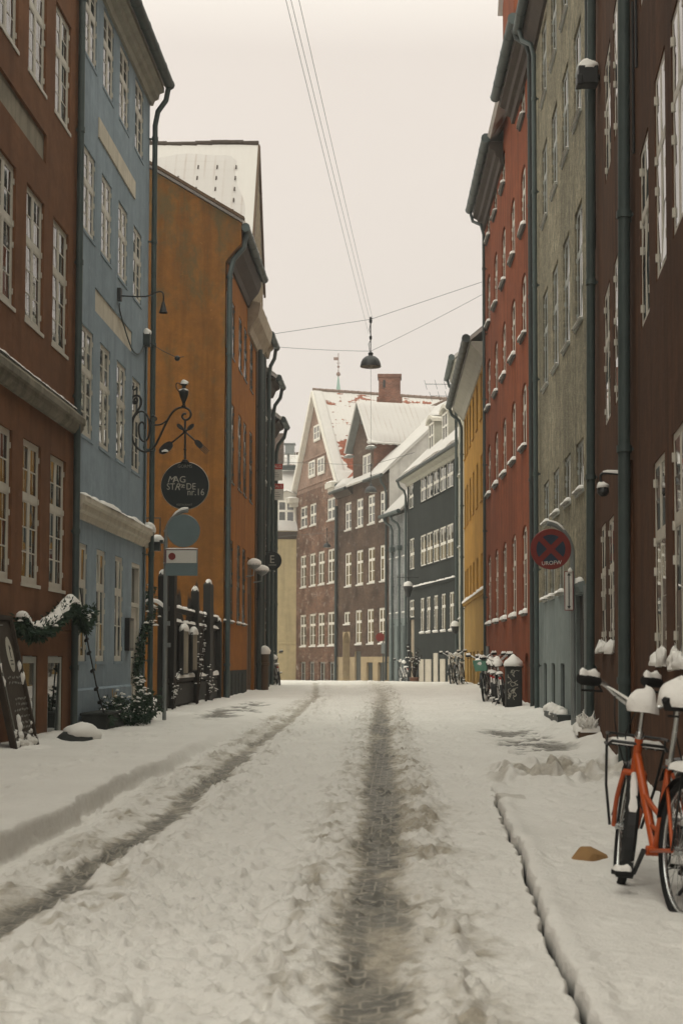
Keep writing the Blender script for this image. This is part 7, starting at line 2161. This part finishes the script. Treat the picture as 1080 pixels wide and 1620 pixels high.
    for s, a in ((1, ca), (-1, ca + PI)):
        e_ = bbk + Vector((math.cos(a) * .17, .07 * s, math.sin(a) * .17)); mb = MB()
        for q in (-.035, .035): mb.box(e_ + Vector((q, .06 * s, 0)), (.018, .095, .026))
        for q in (.018, .06, .10): mb.box(e_ + Vector((0, q * s, 0)), (.07, .012, .022))
        pd = mb.build('pedal', M['rubber'], ck, bevel=.004)
        if snow: mb = MB(); mb.ridge([e_ + Vector((0, .02 * s, .012)), e_ + Vector((0, .105 * s, .012))], .085, .035 * snow, EX, seed=5, lump=.4, n=6); mb.build('snow_cap', M['snow'], pd, smooth=180)
    mb = MB(); mb.tube([bbk + Vector((-.01, -.06, .09)), rear + Vector((0, -.06, .045))], .004, 5); mb.tube([bbk + Vector((-.01, -.06, -.09)), rear + Vector((0, -.06, -.045))], .004, 5)
    mb.box((bbk + rear) / 2 + Vector((.02, -.062, .06)), (.44, .012, .09), (Vector((.99, 0, -.12)).normalized(), EY, Vector((.12, 0, .99)).normalized())); mb.build('chain_guard', M['black'], t)
    if stand: mb = MB(); mb.tube([bbk + Vector((-.10, .05, -.03)), bbk + Vector((-.14, .12, -.14)), Vector((bbk.x - .16, .22, .01))], .010, 7); mb.build('kickstand', M['black'], t)
    if rack_rear:
        mb = MB(); z = .715
        for y in (-.06, 0, .06): mb.tube([Vector((.20, y, z)), Vector((-.28, y, z))], .006, 6)
        for x in (.15, -.05, -.28): mb.tube([Vector((x, -.06, z)), Vector((x, .06, z))], .006, 6)
        for s in (-1, 1): mb.tube([Vector((-.1, .062 * s, z)), rear + EY * .062 * s], .006, 6)
        rk = mb.build('rear_rack', M['black'], t, smooth=60)
        mb = MB(); mb.box((-.37, 0, .63), (.03, .06, .05)); mb.build('rear_lamp', M['red_lamp'], rk)
        if snow: mb = MB(); mb.ridge([Vector((.12, 0, z)), Vector((-.27, 0, z))], .15, .05 * snow, EY, seed=7, lump=.3, n=10); mb.build('snow_cap', M['snow'], rk, smooth=180)
    if rack_front:
        mb = MB(); z = .775; x0, x1, w = .80, 1.10, .155
        loop = smooth_path([Vector((x0, -w, z)), Vector((x0 + .02, -w, z)), Vector((x1 - .06, -w, z)), Vector((x1, -w + .05, z)), Vector((x1, w - .05, z)), Vector((x1 - .06, w, z)), Vector((x0 + .02, w, z)), Vector((x0, w, z))], 4)
        mb.tube(loop, .0085, 8); mb.tube([Vector((x0, -w, z)), Vector((x0 - .02, -w * .9, z + .02)), Vector((x0 - .02, w * .9, z + .02)), Vector((x0, w, z))], .0085, 8)
        mb.tube([p + EZ * .055 for p in loop[2:-2]], .007, 8)
        for y in (-.10, -.05, 0, .05, .10): mb.tube([Vector((x0, y, z)), Vector((x1, y, z))], .006, 6)
        for x in (.9, 1.0): mb.tube([Vector((x, -w, z)), Vector((x, w, z))], .006, 6)
        for s in (-1, 1):
            mb.tube([Vector((.95, w * s, z)), Vector((1.0, .13 * s, .55)), front + EY * .085 * s], .008, 7); mb.tube([Vector((.95, w * s, z)), Vector((.95, w * s, z + .055))], .006, 6)
        rk = mb.build('front_rack', M['black'], t, smooth=60)
        mb = MB(); mb.ridge([Vector((.95, -.145, z + .006)), Vector((.95, .145, z + .006))], .27, .045, EX, seed=9, lump=.35, n=12); mb.build('snow_cap', M['snow'], rk, smooth=180)
        mb = MB(); mb.lathe([(.028, -.03), (.034, 0), (.034, .03), (.02, .045)], Vector((1.03, .0, .62)), 12, axis=(1, 0, 0)); mb.build('headlamp', M['black'], rk, smooth=50)
    if basket:
        mb = MB(); c_ = Vector((.98, 0, .72))
        for k, (w0, w1) in enumerate(((.13, .17),)):
            b_ = [c_ + Vector((sx * .11, sy * w0, 0)) for sx, sy in ((-1, -1), (1, -1), (1, 1), (-1, 1))]; tp = [c_ + Vector((sx * .15, sy * w1, .25)) for sx, sy in ((-1, -1), (1, -1), (1, 1), (-1, 1))]
            for i in range(4):
                mb.poly([b_[i], b_[(i + 1) % 4], tp[(i + 1) % 4], tp[i]])
                mb.tube([tp[i], tp[(i + 1) % 4]], .01, 6); mb.tube([b_[i], tp[i]], .008, 6)
            mb.poly(b_[::-1])
        bk = mb.build('basket', M[basket], t)
        mb = MB(); mb.blob(c_ + EZ * .17, .15, .17, .14, 14, 7, .08, 3); mb.build('snow_cap', M['snow'], bk, smooth=180)
    if steer:
        ax = (head_t - head_b).normalized()
        mt = Matrix.Translation(head_b) @ Matrix.Rotation(R(steer), 4, ax) @ Matrix.Translation(-head_b)
        for o in t.children:
            nm = o.name.split('.')[0]
            if nm in ('fork', 'handlebar', 'front_rack', 'basket') or (nm in ('wheel', 'mudguard') and o.location.x > .5):
                m2 = mt @ Matrix.Translation(o.location); o.location = m2.to_translation(); o.rotation_euler = m2.to_euler()
    if snow and rough:
        mb = MB()
        for a, b_ in ((bbk, head_b), (bbk, seat_top), (rear + EY * .05, seat_top)): mb.ridge([a.lerp(b_, .1) + EZ * .015, a.lerp(b_, .95) + EZ * .015], .05, .03, EY, seed=3, lump=.7, n=8)
        mb.blob(rear, .07, .05, .07, 8, 5, .2, 4, True); mb.blob(bbk + EZ * .03, .09, .06, .08, 8, 5, .2, 5, True); mb.blob(front + Vector((0, .03, -.25)), .1, .05, .1, 8, 5, .2, 6, True)
        mb.build('snow_dusting', M['snow'], t, smooth=180)
    return t
def put(t, loc, heading, lean=0.0):
    t.location = loc; t.rotation_euler = (R(lean), 0, R(heading))

b1 = bicycle('orange city bicycle with front rack and snow heaped on saddle and handlebar stem', 'bike_orange', 1.0, steer=-13, saddle_z=1.05, rack_front=True, seat_snow=.115, spoke_n=28, stand=False)
put(b1, (1.315, 6.78, -.235), 98.0, 3.5)
b2 = bicycle('black bicycle parked close behind the orange one, cut by the picture edge', 'black', 1.0, spoke_n=24, seat_snow=.12)
put(b2, (1.62, 7.0, -.235), 96.0, 5.0)
gb = 'bicycles along the right row of houses'
for lab, fr, bs, (px, py, Yq), hd, ln in (
        ('bicycle with a mint green basket, leftmost of the cluster by the graffiti cabinet', 'black', 'mint', (771, 1108, 34.0), 262, 5),
        ('dark bicycle with thick snow on its saddle, second in the cluster by the graffiti cabinet', 'dark_zinc', None, (782, 1113, 32.6), 84, -6),
        ('pale bicycle in the middle of the cluster by the graffiti cabinet', 'bike_white', None, (789, 1116, 31.6), 80, -8),
        ('dark bicycle against the graffiti cabinet, last of its cluster', 'black', None, (797, 1117, 30.6), 86, -8),
        ('dark bicycle nearer the street of the two by the yellow house', 'dark_zinc', None, (718, 1086, 49.0), 262, 4),
        ('pale framed bicycle nearer the wall of the two by the yellow house', 'bike_white', None, (732, 1088, 47.6), 258, 6)):
    q = at(px, py, Yq)
    b_ = bicycle(lab, fr, 1.3, gb, basket=bs, rough=True, spoke_n=10, seat_snow=.13)
    put(b_, (q.x, Yq, gz(q.x, Yq) - .03), hd, ln)
b_ = bicycle('snowy bicycle leaning at the end of the left row under the black E sign', 'bike_white', 1.3, 'bicycles at the far end of the street', rough=True, spoke_n=10, seat_snow=.13)
put(b_, (-4.0, 46.9, gz(-4, 47) - .03), 100, -10)
b_ = bicycle('snowy bicycle against the white brick house at the bend', 'bike_white', 1.3, 'bicycles at the far end of the street', rough=True, spoke_n=10, seat_snow=.13)
put(b_, (.25, 66.2, gz(.2, 66) - .03), 105, -6)
# ------------------------------------------------------------------ cold misty air along the street
hm = bpy.data.materials.new('haze'); hm.use_nodes = True
hn = hm.node_tree; hn.nodes.clear()
ho = hn.nodes.new('ShaderNodeOutputMaterial'); hv = hn.nodes.new('ShaderNodeVolumePrincipled')
hv.inputs['Color'].default_value = (0.93, 0.92, 0.90, 1)
hv.inputs['Density'].default_value = 0.0016
hv.inputs['Anisotropy'].default_value = 0.2
hn.links.new(hv.outputs[0], ho.inputs['Volume'])
mb = MB(); mb.box((-2, 95, 24.5), (240, 260, 55))
tag(mb.build('haze', hm), 'thin cold haze filling the street', kind='stuff')
